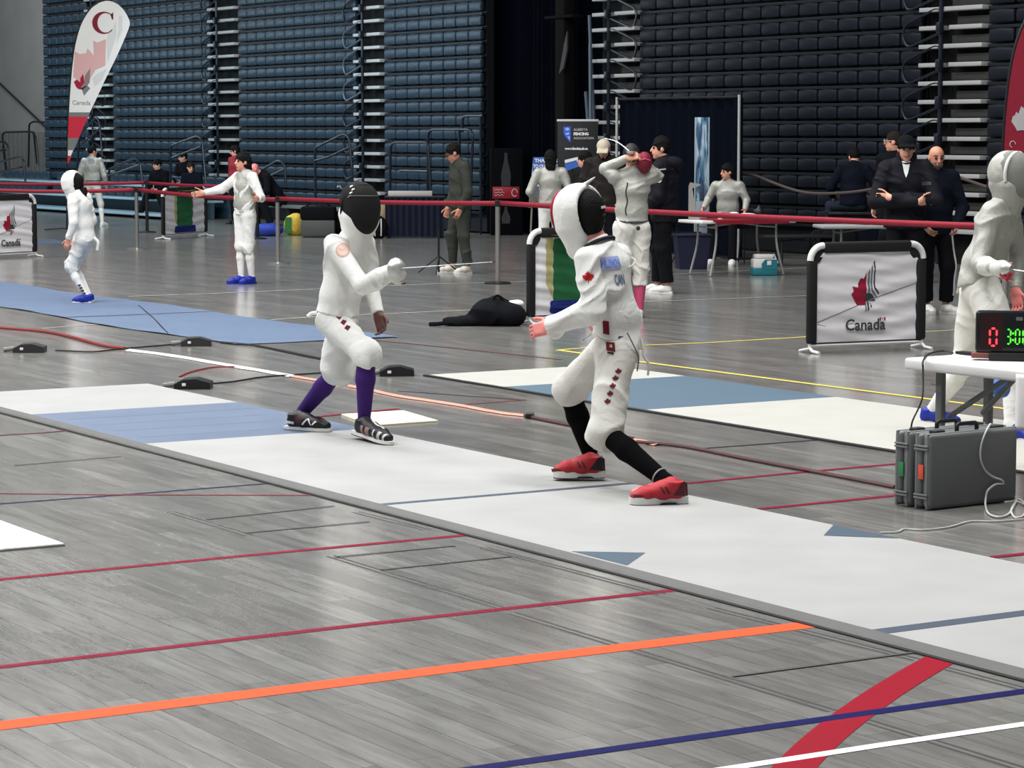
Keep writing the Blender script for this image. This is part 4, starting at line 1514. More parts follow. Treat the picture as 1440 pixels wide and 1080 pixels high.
def serif_word(o, ax, ay, h, m, parent, lift):
    """the word Canada with a small flag over its last letter"""
    b = text_mb('Canada', h, o, ax, ay, lift, ext=0.0008, bold=h * 0.012)
    # small serifs under the stems
    wd = max((p - V3(o)).dot(V3(ax).normalized()) for p in b.v)
    for fx in (-0.40, -0.22, -0.10, 0.06, 0.19, 0.33, 0.50, 0.62, 0.80, 0.97):
        b.flat([(fx * wd - h * 0.07, -h * 0.365), (fx * wd + h * 0.07, -h * 0.365), (fx * wd + h * 0.07, -h * 0.33), (fx * wd - h * 0.07, -h * 0.33)], V3(o) + V3(ax).cross(V3(ay)) * (lift + 0.0006), ax, ay)
    b.build('wordmark', m, parent, smooth=None)
    f = MB()
    n = V3(ax).cross(V3(ay)) * (lift + 0.001)
    for x0, x1 in ((0.70, 0.775), (0.925, 1.0)):
        f.flat([(x0 * wd, h * 0.26), (x1 * wd, h * 0.26), (x1 * wd, h * 0.46), (x0 * wd, h * 0.46)], V3(o) + n, ax, ay)
    f.flat([(x * h * 0.08 + 0.85 * wd, y * h * 0.08 + h * 0.36) for x, y in LEAF], V3(o) + n, ax, ay)
    f.build('wordmark_flag', INK_RED, parent, smooth=None)


def barrier(pl, pr, h, label, art, group='folding fabric barriers'):
    """folding barrier: tube frame with black sleeves, white bends, printed cloth"""
    pl, pr = V3(pl), V3(pr)
    w = (pr - pl).length
    rz = rot_to(pr - pl)
    t = thing('fabric_barrier', label, 'barrier', (pl + pr) / 2, rz, group)
    hw = w / 2 - 0.03
    zb, zt = 0.08, h - 0.025
    r = 0.032
    arc = 0.13
    for s in (-1, 1):
        MB().box((s * (hw - 0.018), 0, (zb + zt - arc) / 2), (0.098, 0.052, zt - arc - zb), 0.024, seg=3).build('side_sleeve', SLEEVE_K, t)
        pts = [V3((s * (hw - arc + arc * math.sin(a)), 0, zt - arc + arc * math.cos(a))) for a in [math.pi / 2 * i / 8 for i in range(9)]]
        MB().tube(pts, 0.030, 10).build('corner_tube', TUBE_W, t)
        MB().tube([(s * hw, -0.16, 0.012), (s * hw, -0.05, 0.02), (s * hw, 0, 0.05), (s * hw, 0, 0.10)], 0.014, 8).build('foot', TUBE_W, t)
        MB().tube([(s * hw, 0.16, 0.012), (s * hw, 0.0, 0.04)], 0.012, 8).build('foot', TUBE_W, t)
        g = MB().prism([(s * (hw - 0.02), zt - arc - 0.02), (s * (hw - 0.09), zt - arc - 0.015), (s * (hw - 0.13), zt - arc + 0.04), (s * (hw - 0.145), zt - 0.02), (s * (hw - 0.06), zt - 0.035), (s * (hw - 0.03), zt - 0.08)], (0, -0.004, 0), (1, 0, 0), Z3, (0, 0.008, 0))
        g.build('corner_gusset', SLEEVE_K, t, smooth=None)
    MB().box((0, 0, zt - 0.018), (2 * (hw - arc), 0.052, 0.098), 0.024, seg=3).build('top_sleeve', SLEEVE_K, t)
    MB().tube([(-hw, 0, zb - 0.015), (hw, 0, zb - 0.015)], 0.013, 8).build('bottom_tube', TUBE_W, t)
    rr = random.Random(int(abs(pl.x) * 100))
    ph = [rr.uniform(0, 6) for _ in range(4)]

    def cl(s, q):
        x = -hw + 0.035 + (2 * hw - 0.07) * s
        z = zb + 0.01 + (zt - zb - 0.05) * q
        # cut-away upper corners
        e = max(0.0, abs(x) - (hw - 0.145)) / 0.12
        z = min(z, zt - 0.035 - 0.12 * min(1.0, e) ** 0.8) if e > 0 else z
        y = 0.006 * math.sin(z * 38 + 2.5 * math.sin(x * 3 + ph[0]) + ph[1]) + 0.004 * math.sin(z * 70 + x * 9 + ph[2]) * math.sin(x * 4 + ph[3])
        return (x, y, z)
    c = MB().grid(46, 46, cl).build('cloth_panel', CLOTH_W, t)
    MB().tube([(-hw, 0, zb + 0.0), (hw, 0, zb + 0.0)], 0.008, 6).build('hem_cord', SLEEVE_K, t)
    art(c, w, h, hw, zb, zt)
    return t


def cloth_art(c, polys, x0, z0, size, m, name='print'):
    return decal(name, c, [(x * size, y * size) for x, y in polys], V3((x0, -0.2, z0)), (1, 0, 0), Z3, m, c, n=(0, -1, 0), lift=0.0022, back=0.3, sub=0.03)


def art_canada(c, w, h, hw, zb, zt):
    s = 2 * hw
    zc = zb + (zt - zb) * 0.44
    sz = (zt - zb) * 1.08
    for pl, m in ((EM_LEAF, INK_RED), (EM_B1, INK_GREY), (EM_B2, INK_GREY), (EM_B3, INK_DK), (EM_DOME, INK_DK), (EM_HILT, INK_GREY), (EM_HILT2, INK_DK), (EM_TAIL, INK_DK)):
        cloth_art(c, pl, -0.0, zc, sz, m, 'emblem')
    cloth_art(c, [(-0.48, -0.185), (0.0, -0.02), (0.46, 0.115), (0.46, 0.121), (0.0, -0.012), (-0.48, -0.178)], 0, zc, s * 0.98, mat('crease_shade_grey', (0.30, 0.30, 0.31), 0.8), 'fold_shade')  # grey strip paints the shade of a crease across the cloth
    serif_word(V3((-0.02, -0.014, zb + (zt - zb) * 0.175)), V3((1, 0, 0)), Z3, 0.138, INK_DK, c, 0.001)


def rrect(w, h, r):
    out = []
    for cx, cy, a0 in ((w - r, h - r, 0), (-w + r, h - r, 90), (-w + r, -h + r, 180), (w - r, -h + r, 270)):
        for k in range(5):
            a = math.radians(a0 + 22.5 * k)
            out.append((cx + r * math.cos(a), cy + r * math.sin(a)))
    return out


def art_blocks(c, w, h, hw, zb, zt):
    zc = zb + (zt - zb) * 0.54
    H_ = zt - zb
    k = 0.30 * w
    hx, hz_ = 0.172 * w, 0.372 * H_
    ym = mat('print_yellow', (0.52, 0.48, 0.22), 0.8)
    cloth_art(c, [(-hx - 0.085, -0.15), (-hx - 0.006, -0.28), (-hx - 0.006, hz_ + 0.004), (-hx - 0.09, hz_ + 0.004)], 0.0, zc, 1, ym)
    cloth_art(c, [(-hx - 0.09, hz_ + 0.006), (hx * 0.6, hz_ + 0.006), (hx * 0.2, hz_ + 0.05), (-hx - 0.06, hz_ + 0.045)], 0.0, zc, 1, ym)
    cloth_art(c, [(hx + 0.004, -0.18), (hx + 0.025, -0.1), (hx + 0.03, hz_ - 0.05), (hx + 0.004, hz_ - 0.01)], 0.0, zc, 1, mat('print_rust', (0.20, 0.05, 0.03), 0.8))
    cloth_art(c, rrect(hx, hz_, 0.035), 0.0, zc, 1, mat('print_green', (0.018, 0.16, 0.055), 0.8, var=0.15, scale=14))
    cloth_art(c, rrect(0.235 * w, 0.078 * H_, 0.04), 0.02, zb + H_ * 0.10, 1, mat('print_blue', (0.012, 0.022, 0.22), 0.8, var=0.15, scale=14))
    for q in (-0.02, 0.02):
        o = cloth_art(c, rrect(0.18 * w, 0.006, 0.004), 0.02, zb + H_ * 0.10 + q, 1, mat('print_blue_dark', (0.005, 0.008, 0.09), 0.8))
        for p in o.data.vertices:
            p.co.y -= 0.0012


barrier(G(1134, 497), G(1300, 490), 0.955, 'white barrier with red leaf sword emblem and the word Canada beside the scoring table', art_canada)
pl = G(741, 457)
barrier(pl, pl + V3((0.62, 0.44, 0)).normalized() * 0.98, 0.955, 'barrier with green and blue printed blocks behind the black-socked fencer', art_blocks)
barrier(G(228, 337), G(291, 332), 0.92, 'smaller far barrier with green and blue printed blocks by the woman with outstretched arm', art_blocks)
pr = G(52, 361)
barrier(pr - (G(52, 361) - G(0, 364)).normalized() * 1.12, pr, 0.97, 'white emblem barrier cut by the left edge of the picture', art_canada)

# ---- belt stanchions
def stanchion(px, py, label, top=None, dark=False, h=1.0):
    p = G(px, py)
    t = thing('belt_stanchion', label, 'stanchion', p, 0, 'belt posts round the pistes')
    m = BLACKP if dark else CHROME
    MB().lathe([(0.17, 0), (0.17, 0.012), (0.15, 0.022), (0.03, 0.032), (0.03, 0.04)], (0, 0, 0), 24).build('base', BLACKP if dark else CHROME, t)
    MB().tube([(0, 0, 0.03), (0, 0, h - 0.06)], 0.031, 12).build('post', m, t)
    MB().lathe([(0.036, h - 0.085), (0.036, h - 0.005), (0.030, h), (0.01, h)], (0, 0, 0), 16).build('belt_cassette', BLACKP, t)
    return t, p, h


def belt(st, q, zq, sag=0.03, w=0.062):
    t, p, h = st
    a = V3((0, 0, h - 0.045))
    b_ = V3((q.x - p.x, q.y - p.y, zq))
    d = (b_ - a).normalized()
    n = d.cross(Z3).normalized() * 0.001
    m = MB()
    m.grid(14, 2, lambda s, v: a + (b_ - a) * s - Z3 * (sag * math.sin(math.pi * s) + w * (v - 0.5)) + n * math.sin(s * 9))
    o = m.build('belt', BELT, t)
    md = o.modifiers.new('thick', 'SOLIDIFY')
    md.thickness = 0.003
    return o


def zat(px, py, p):
    return W(px, py, p.y).z


s1 = stanchion(193, 351, 'chrome belt post between the masked child and the far green and blue barrier', h=1.02)
s2 = stanchion(391, 371, 'chrome belt post right of the woman with outstretched arm', h=0.98)
s3 = stanchion(700, 399, 'slim silver belt post with dark foot between the two front fencers', h=1.06)
s4 = stanchion(1412, 470, 'belt post hidden behind the grey sabre fencer', h=1.06)
s5 = stanchion(-40, 349, 'belt post off the left edge', h=0.99)
s6 = stanchion(207, 327, 'black belt post just behind the tallest left chrome post', dark=True, h=1.0)
s7 = stanchion(362, 336, 'black belt post behind the legs of the woman with outstretched arm', dark=True, h=1.0)
s3[0].children[0].data.materials[0] = BLACKP
belt(s1, s5[1], 0.97)
belt(s2, s1[1], 0.98)
belt(s3, s2[1], 0.95, 0.02)
belt(s4, s3[1], 1.02, 0.02)
belt(s7, s6[1], 0.95)
belt(s6, G(-60, 327), 0.95)
for x, s in ((662, None),):
    pass

# ---- feather flags
def feather(px_base, py_base, outline, label, bands, m_main, pole_px, art=None):
    p = G(px_base, py_base)
    Y = p.y
    t = thing('feather_flag', label, 'flag', p)
    L = lambda x, y, d=0.0: W(x, y, Y + d) - p
    b = MB()
    poly = smooth_path([L(*q) for q in outline], 4, closed=True)
    b.add([q for q in poly], [tuple(range(len(poly)))])
    b.add([q + V3((0, 0.004, 0)) for q in poly], [tuple(reversed(range(len(poly))))])
    o = b.build('flag_cloth', m_main, t, smooth=None)
    for pts, m, nm in bands:
        MB().add([L(*q) - V3((0, 0.004, 0)) for q in pts], [tuple(range(len(pts)))]).build(nm, m, o, smooth=None)
    MB().tube(smooth_path([L(*q, 0.008) for q in pole_px], 6), 0.016, 8).build('pole', BLACKP, t)
    b = MB()
    for a in (0.3, 2.0, 3.6, 5.2):
        b.tube([(0, 0, 0.03), (0.45 * math.cos(a), 0.45 * math.sin(a), 0.012)], 0.012, 6)
    b.build('cross_base', BLACKP, t)
    if art:
        art(o, L, Y)
    return t


FLAG_W = mat('flag_white', (0.68, 0.68, 0.66), 0.75, var=0.03)
FLAG_R = mat('flag_red', (0.30, 0.010, 0.035), 0.75, var=0.08)
FLAG_BR = mat('flag_bright_red', (0.52, 0.020, 0.05), 0.75, var=0.08)
FLAG_G = mat('flag_grey', (0.20, 0.20, 0.20), 0.75)
PALE_PINK = mat('print_pale_pink', (0.60, 0.40, 0.39), 0.75)
PALE_GREY = mat('print_pale_grey', (0.58, 0.58, 0.565), 0.75)
fo = [(97, 160), (98, 130), (101, 95), (105, 65), (111, 42), (118, 26), (128, 12), (139, 4), (152, 1), (164, 5), (173, 13), (180, 24), (182.5, 32), (181, 40), (172, 62), (160, 88), (148, 112), (136, 138), (127, 157), (112, 190), (101, 216), (95, 228), (94, 220), (95.5, 190)]


def art_flagw(o, L, Y):
    k = Y / FPX
    # pale leaf and ribs
    for pts, m in (([(105, 72), (112, 76), (121, 75), (123, 68), (132, 78), (131, 57), (137, 60), (149, 55), (148, 92), (134, 98), (126, 112), (115, 118), (103, 108)], PALE_PINK),
                   ([(152, 45), (158, 40), (163, 30), (164, 50), (155, 75), (151, 88), (150, 60)], PALE_GREY),
                   ([(167, 22), (172, 22), (172, 42), (163, 62), (166, 45)], PALE_GREY),
                   ([(130, 110), (136, 104), (150, 97), (143, 112), (133, 122)], PALE_GREY)):
        MB().add([L(*q) - V3((0, 0.004, 0)) for q in pts], [tuple(range(len(pts)))]).build('leaf_print', m, o, smooth=None)
    for pts, m in (([(104, 115), (108, 112), (113, 116), (113, 110), (117, 104), (119, 116), (114, 122), (116, 126), (110, 125), (107, 122)], INK_RED),
                   ([(119, 107), (127, 96), (126, 116), (121, 122), (116, 126), (114, 122), (119, 117)], mat('print_warm_grey', (0.26, 0.22, 0.21), 0.75)),
                   ([(115, 124), (122, 120), (127, 124), (118, 134), (116, 128)], INK_GREY)):
        MB().add([L(*q) - V3((0, 0.006, 0)) for q in pts], [tuple(range(len(pts)))]).build('emblem', m, o, smooth=None)
    text_mb('Canada', 8.6 * k, L(114.5, 144.5) - V3((0, 0.004, 0)), (1, 0, -0.02), Z3, 0.002, ext=0.0005).build('wordmark', mat('print_soft_grey', (0.34, 0.34, 0.34), 0.8), o, smooth=None)
    # serif letter C, thick on the left with a beak at each end
    out, inn = [], []
    for i in range(29):
        a = math.radians(42 + (318 - 42) * i / 28)
        out.append((146 + 17.0 * math.cos(a) * 0.96, 32 - 15.6 * math.sin(a)))
    for i in range(29):
        a = math.radians(318 - (318 - 42) * i / 28)
        inn.append((148.6 + 11.6 * math.cos(a), 32 - 13.8 * math.sin(a)))
    pts = out + [(159.0, 42.6)] + inn + [(157.6, 27.0), (158.6, 27.0), (158.6, 18.0), (157.2, 18.2)]
    n = len(out)
    b = MB()
    f_, v_ = [], []
    for i in range(29):
        v_ += [L(*out[i]) - V3((0, 0.005, 0)), L(*inn[28 - i]) - V3((0, 0.005, 0))]
    f_ = [(2 * i, 2 * i + 1, 2 * i + 3, 2 * i + 2) for i in range(28)]
    b.add(v_, f_)
    b.add([L(*q) - V3((0, 0.005, 0)) for q in ((155.5, 20.5), (159.2, 17.2), (159.2, 27.5), (157.8, 27.5), (156.4, 24.0))], [(0, 1, 2, 3, 4)])
    b.build('letter_c', mat('print_crimson', (0.22, 0.006, 0.03), 0.75), o, smooth=None)


feather(94, 323, fo, 'white feather flag with a big red letter C standing at left', [([(96.3, 158), (127, 158), (124, 164), (96.1, 164)], FLAG_G, 'band'), ([(96.1, 164), (124, 164), (111, 194), (95.2, 194)], FLAG_BR, 'band'), ([(95.2, 194), (111, 194), (104, 211), (94.8, 211)], FLAG_G, 'band'), ([(94.6, 219), (101, 219), (96, 230), (94, 230)], FLAG_BR, 'band')],
        FLAG_W, [(94, 323), (94.5, 220), (96, 165), (98, 128), (101, 93), (105, 64), (111, 41), (118, 25), (128, 11), (139, 3)], art_flagw)


def art_flagr(o, L, Y):
    pts = [(1422, 171), (1424, 164), (1422, 165), (1427, 162), (1429, 157), (1432, 160), (1436, 149), (1439, 152), (1446, 146), (1446, 186), (1438, 183), (1430, 184), (1427, 178)]
    MB().add([L(*q) - V3((0, 0.006, 0)) for q in pts], [tuple(range(len(pts)))]).build('leaf_print', mat('print_silver', (0.48, 0.47, 0.48), 0.75), o, smooth=None)
    c = L(1424, 203)
    MB().tube([c + V3((0.03 * math.cos(a), -0.006, 0.035 * math.sin(a))) for a in [i * 0.45 for i in range(11)]], 0.006, 6).build('letter_mark', mat('print_pale_pink', (0.60, 0.40, 0.39), 0.75), o)


fr = [(1411, 225), (1412, 190), (1415, 150), (1420, 108), (1427, 72), (1436, 44), (1448, 22), (1464, 8), (1482, 4), (1500, 14), (1508, 34), (1504, 60), (1490, 96), (1470, 145), (1450, 190), (1430, 238), (1414, 262)]
feather(1408, 432, fr, 'dark red feather flag with a silver leaf at the right edge', [], FLAG_R, [(1408, 432), (1409, 250), (1411, 190), (1414, 150), (1419, 107), (1426, 71), (1435, 43), (1447, 21), (1464, 7)], art_flagr)

# ---- folding tables
TABLE_W = mat('table_white', (0.72, 0.72, 0.71), 0.5, var=0.02)
LEG_G = mat('table_leg_grey', (0.165, 0.175, 0.175), 0.45)
LEG_P = mat('table_leg_pale', (0.36, 0.36, 0.35), 0.4)


def table(c, rz, w, d, h, label, m=TABLE_W, lm=LEG_G, splay=True, nm='folding_table'):
    t = thing(nm, label, 'table', (c[0], c[1], 0), rz)
    MB().box((0, 0, h - 0.022), (w, d, 0.044), 0.014, seg=3).build('tabletop', m, t)
    for s in (-1, 1):
        x = s * (w / 2 - 0.26)
        for q in (-1, 1):
            pts = [(x, q * (d / 2 - 0.09), h - 0.045), (x, q * (d / 2 - 0.09), 0.42), (x + s * 0.10 * splay, q * (d / 2 - 0.06), 0.012)]
            MB().tube(round_path(pts, 0.15), 0.016, 8).build('leg', lm, t)
        MB().tube([(x, -d / 2 + 0.09, h - 0.10), (x, d / 2 - 0.09, h - 0.10)], 0.012, 6).build('crossbar', lm, t)
        MB().tube([(x - s * 0.02, 0, h - 0.10), (x - s * 0.42, 0, h - 0.05)], 0.010, 6).build('brace', lm, t)
    return t


pt0, pt1 = G(985, 388), G(1092, 386)
bt = table((pt0 + pt1) / 2 + V3((-0.02, 0.1, 0)), rot_to(pt1 - pt0) + 0.08, 1.42, 0.72, 0.745, 'grey folding table with dark red runner in front of the seated woman', TABLE_W, LEG_P)
BTP = bt.location.copy()
b = MB()
b.box((0.0, -0.05, 0.75), (1.1, 0.80, 0.006), 0.002)
b.box((0.0, -0.452, 0.725), (1.1, 0.004, 0.055))
tr = b.build('table_runner', mat('runner_red', (0.28, 0.010, 0.025), 0.8, var=0.1))
tr.location = (BTP.x, BTP.y, 0)
tr.rotation_euler = (0, 0, bt.rotation_euler[2])
tag(tr, 'dark red cloth runner lying on the table of the seated woman', 'tablecloth')


def on_table(o, x, y, z, label, cat):
    o.location = Matrix.Rotation(bt.rotation_euler[2], 3, 'Z') @ V3((x, y, z)) + V3((BTP.x, BTP.y, 0))
    return tag(o, label, cat)


PAPERM = mat('paper_white', (0.78, 0.76, 0.75), 0.7)
o = MB().lathe([(0.035, 0), (0.042, 0.10), (0.045, 0.102), (0.04, 0.102), (0.033, 0.01)], (0, 0, 0), 16).build('paper_cup', PAPERM)
on_table(o, -0.30, -0.1, 0.754, 'white paper cup on the table left of the seated woman', 'cup')
S = Solid(0.012)
S.ell((0, 0, 0.035), (0.18, 0.09, 0.04), None, 0.02).ell((0.1, 0.02, 0.045), (0.12, 0.07, 0.035), None, 0.02).ell((-0.1, -0.01, 0.05), (0.07, 0.06, 0.05), None, 0.02)
o = link('crumpled_jacket', S.mesh('crumpled_jacket', [((0, 0, 0), (0, 0, -1))], folds(2, 0.006, 40, (1, 0.3, 0))), WHITE_CLOTH)
on_table(o, 0.02, -0.08, 0.754, 'white cloth heap on the table in front of the seated woman', 'clothing')
o = MB().prism([(0, 0), (0.16, 0), (0.10, 0.12), (0.05, 0.42), (0.16, 0.46), (0.15, 0.48), (0.02, 0.50), (0.0, 0.45)], (0, -0.01, 0), (1, 0, 0), Z3, (0, 0.02, 0)).build('card_stand', mat('card_grey', (0.34, 0.33, 0.31), 0.6))
on_table(o, -0.70, 0.06, 0.745, 'pale grey bent card stand at the left end of the back table', 'stand')
S = Solid(0.012)
S.ell((0, 0, 0.07), (0.07, 0.06, 0.075), None, 0.02).cone((0, 0, 0.13), (0, 0, 0.16), 0.03, 0.02, 0.02).cone((-0.06, 0, 0.09), (-0.10, 0, 0.13), 0.014, 0.01, 0.02)
o = link('flask', S.mesh('flask', [((0, 0, 0), (0, 0, -1))]), BLACKP)
on_table(o, 0.40, 0.12, 0.754, 'round black flask on the table right of the seated woman', 'flask')
# cooler, storage bin, black chairs and seats behind that table
pc = G(1074, 387)
t = thing('cool_box', 'small white and teal cool box on the floor by the back table', 'cooler', pc, 0.1)
TEAL = mat('cooler_teal', (0.02, 0.22, 0.27), 0.45)
MB().box((0, 0, 0.055), (0.34, 0.22, 0.11), 0.02).build('base', TEAL, t)
MB().box((0.0, 0, 0.16), (0.32, 0.21, 0.13), 0.02).build('body', PAPERM, t)
MB().prism([(-0.05, 0.08), (0.16, 0.08), (0.16, 0.215), (-0.005, 0.215), (-0.05, 0.16)], (0, -0.108, 0), (1, 0, 0), Z3, (0, -0.006, 0)).build('front_panel', TEAL, t)
MB().box((0.05, -0.118, 0.17), (0.06, 0.008, 0.06), 0.004).build('latch', PAPERM, t)
MB().box((-0.01, 0, 0.255), (0.26, 0.18, 0.06), 0.025).build('lid', PAPERM, t)
MB().tube(round_path([(0.09, 0, 0.23), (0.13, 0, 0.29), (0.19, 0, 0.16)], 0.03), 0.012, 8).build('handle', PAPERM, t)
pb = G(975, 380)
t = thing('storage_bin', 'dark navy storage bin under the left end of the back table', 'bin', pb + V3((0, 0.35, 0)), 0.1)
MB().prism([(-0.19, 0), (0.19, 0), (0.24, 0.47), (-0.24, 0.47)], (0, -0.16, 0), (1, 0, 0), Z3, (0, 0.36, 0)).build('tub', mat('bin_navy', (0.008, 0.010, 0.04), 0.5), t)
MB().box((0, 0.02, 0.48), (0.52, 0.42, 0.03), 0.01).build('lid', mat('bin_navy', (0.008, 0.010, 0.04), 0.5), t)


def chair(c, rz, label, fabric=NAVY_CLOTH):
    t = thing('stacking_chair', label, 'chair', (c[0], c[1], 0), rz, 'dark chairs by the back tables')
    MB().box((0, 0, 0.44), (0.46, 0.44, 0.05), 0.02).build('seat', fabric, t)
    MB().box((0, 0.22, 0.70), (0.44, 0.04, 0.38), 0.018).build('backrest', fabric, t)
    for x in (-0.22, 0.22):
        MB().tube(round_path([(x, -0.22, 0.012), (x, -0.2, 0.42), (x, 0.18, 0.42), (x, 0.235, 0.86)], 0.05), 0.011, 6).build('side_frame', BLACKP, t)
        MB().tube([(x, 0.05, 0.42), (x, 0.26, 0.012)], 0.011, 6).build('leg', BLACKP, t)
    return t


c1 = G(1026, 375)
chair(c1 + V3((-0.15, 0.75, 0)), math.radians(5), 'dark chair the seated woman in grey sits on')
chair(G(950, 372) + V3((0.1, 0.2, 0)), math.radians(60), 'dark chair with white label behind the man in black puffer jacket')
bb = table(G(1108, 376) + V3((0.15, 0.35, 0)), 0.12, 1.0, 0.45, 0.45, 'low black bench right of the cool box', BLACKP, BLACKP, splay=False, nm='low_bench')
bb['category'] = 'bench'
tq = table(G(1225, 400) + V3((0.1, 0.4, 0)), 0.1, 1.5, 0.6, 0.74, 'grey folding table behind the arms-crossed man and the red belt', mat('table_pale', (0.36, 0.36, 0.36), 0.6), LEG_G)
o = MB().box((0, 0, 0.035), (0.13, 0.09, 0.07), 0.006).build('paper_box', PAPERM)
o.location = tq.location + V3((-0.22, -0.15, 0.742))
tag(o, 'small white box on the grey table behind the red belt', 'box')
S = Solid(0.014)
S.ell((0, 0, 0.15), (0.28, 0.17, 0.17), None, 0.04).ell((0.14, 0.02, 0.22), (0.15, 0.14, 0.13), None, 0.04).cone((-0.2, -0.05, 0.2), (0.05, -0.1, 0.33), 0.03, 0.03, 0.02)
o = link('sports_bag', S.mesh('sports_bag', [((0, 0, 0), (0, 0, -1))], folds(8, 0.012, 26, (1, 0, 0.5))), BLACK_CLOTH)
o.location = bb.location + V3((0.62, 0.1, 0.0))
o.scale = (1, 1, 1.9)
tag(o, 'black sports bag standing on the floor right of the low black bench', 'bag')
o = link('sports_bag', o.data, None)
o.location = G(1165, 372) + V3((0.0, 0.3, 0))
o.scale = (1.1, 1.1, 1.7)
tag(o, 'black sports bag below the seated man seen from behind', 'bag')

# ---- pipe and drape booth wall with its banner
pa, pd = PV(871, 372, 23.3), PV(1042, 372, 23.3)
hb = PV(1042, 135, 23.3).z
wb = (pd - pa).length
t = thing('drape_wall', 'dark navy pipe and drape wall behind the seated woman in grey', 'partition', V3(((pa + pd) / 2)[:2] + (0,)), rot_to(pd - pa))
b = MB()
b.grid(90, 2, lambda s, v: (-wb / 2 + wb * s, 0.03 * math.sin(s * 70) + 0.015 * math.sin(s * 31), 0.03 + (hb - 0.06) * v))
b.build('drape', mat('drape_navy', (0.004, 0.006, 0.012), 1.0, var=0.3, scale=3, spec=0.05), t)
for s in (-1, 1):
    MB().tube([(s * wb / 2, -0.06, 0), (s * wb / 2, -0.06, hb + 0.02)], 0.022, 8).build('pole', mat('pole_pale', (0.50, 0.50, 0.50), 0.4), t)
    MB().box((s * wb / 2, -0.06, 0.01), (0.4, 0.4, 0.02), 0.004).build('base_plate', BLACKP, t)
MB().tube([(-wb / 2, -0.05, hb - 0.01), (wb / 2, -0.05, hb - 0.01)], 0.018, 8).build('top_rail', mat('rail_dim', (0.02, 0.02, 0.025), 0.5), t)
pc = G(986, 368)
t = thing('column_banner', 'tall narrow banner with icy blue and white streaks left of the seated woman', 'banner', pc, 0.1)
hz = W(986, 165, pc.y).z
kx = pc.y / FPX
m = bpy.data.materials.new('ice_print')
m.use_nodes = True
nt = m.node_tree
bs = nt.nodes['Principled BSDF']
tc = nt.nodes.new('ShaderNodeTexCoord')
mp = nt.nodes.new('ShaderNodeMapping')
mp.inputs['Scale'].default_value = (9, 1, 1.3)
nz = nt.nodes.new('ShaderNodeTexNoise')
nz.inputs['Scale'].default_value = 1.6
nz.inputs['Distortion'].default_value = 1.2
cr = nt.nodes.new('ShaderNodeValToRGB')
els = cr.color_ramp.elements
els[0].position, els[0].color = 0.38, (0.03, 0.09, 0.19, 1)
els[1].position, els[1].color = 0.62, (0.50, 0.62, 0.70, 1)
e = els.new(0.5)
e.color = (0.12, 0.24, 0.36, 1)
nt.links.new(tc.outputs['Object'], mp.inputs['Vector'])
nt.links.new(mp.outputs['Vector'], nz.inputs['Vector'])
nt.links.new(nz.outputs['Fac'], cr.inputs['Fac'])
nt.links.new(cr.outputs['Color'], bs.inputs['Base Color'])
bs.inputs['Roughness'].default_value = 0.4
wz = 20 * kx
MB().box((0, 0, (hz + 0.9) / 2), (wz, 0.03, hz - 0.9), 0.006).build('print_panel', m, t)
MB().box((-0.0, 0, 0.46), (wz * 0.92, 0.03, 0.88), 0.006).build('lower_panel', mat('panel_bluegrey', (0.34, 0.39, 0.46), 0.5), t)
MB().box((0, -0.02, 1.03), (wz * 0.3, 0.012, 0.24), 0.003).build('dark_lettering', mat('letter_bluegrey', (0.05, 0.08, 0.14), 0.6), t)
for s in (-1, 1):
    MB().box((s * wz * 0.48, -0.004, hz / 2), (0.016, 0.04, hz), 0.004).build('edge_strip', mat('strip_pale', (0.42, 0.50, 0.54), 0.4), t)
MB().box((0, 0, 0.015), (wz * 1.3, 0.3, 0.03), 0.006).build('foot', BLACKP, t)

# ---- roll-up banner of the association, poster boards, drinks machine
pr_ = G(812, 366)
t = thing('rollup_banner', 'black roll-up banner with blue emblem and white association lettering', 'banner', pr_, 0.06)
k = pr_.y / FPX
hz = W(812, 168, pr_.y).z
wz = 57 * k
MB().box((0, 0, hz / 2), (wz, 0.012, hz - 0.06), 0.002).build('print_panel', mat('rollup_black', (0.010, 0.011, 0.014), 0.6), t)
MB().box((0, 0, hz - 0.015), (wz * 1.03, 0.03, 0.035), 0.008).build('top_bar', mat('bar_silver', (0.6, 0.6, 0.6), 0.4), t)
MB().box((0, 0, 0.04), (wz * 1.03, 0.2, 0.08), 0.02).build('base_case', mat('bar_silver', (0.6, 0.6, 0.6), 0.4), t)
Q = lambda x, y: V3(((x - 812) * k, -0.010, hz - (y - 168) * k * 1.0))
b = MB()
pts = [(792, 178), (802, 178), (802, 200), (800.5, 199), (797, 195), (793, 190), (791.8, 185)]
b.add([Q(*q) for q in pts], [tuple(range(len(pts)))])
em_ = b.build('emblem', mat('emblem_blue', (0.05, 0.13, 0.62), 0.6, emit=0.15), t, smooth=None)  # faint glow added to the printed emblem, no lamp behind it
b = MB()
for pl in ([(793, 181), (798, 179), (801, 182), (797, 184)], [(794, 187), (800, 186), (800, 189), (796, 190)], [(797, 192), (801, 191), (801, 197)]):
    b.add([Q(*q) - V3((0, 0.003, 0)) for q in pl], [tuple(range(len(pl)))])
b.build('emblem_light', mat('emblem_pale', (0.40, 0.52, 0.85), 0.6), em_, smooth=None)
LETW = mat('letter_white', (0.75, 0.75, 0.75), 0.7)
for txt, x, y, s, bo in (('ALBERTA', 806, 182.3, 5.0, 0.0), ('FENCING', 806, 188.3, 5.2, 0.004), ('ASSOCIATION', 806, 194.2, 4.6, 0.0), ('www.fencing.ab.ca', 794, 208.6, 5.0, 0.003)):
    text_mb(txt, s * k, Q(x, y), (1, 0, 0), Z3, 0.002, ext=0.0004, align='LEFT', bold=bo, squeeze=0.96 if x == 806 else 0.86).build('lettering', LETW, t, smooth=None)
pb = G(776, 358)
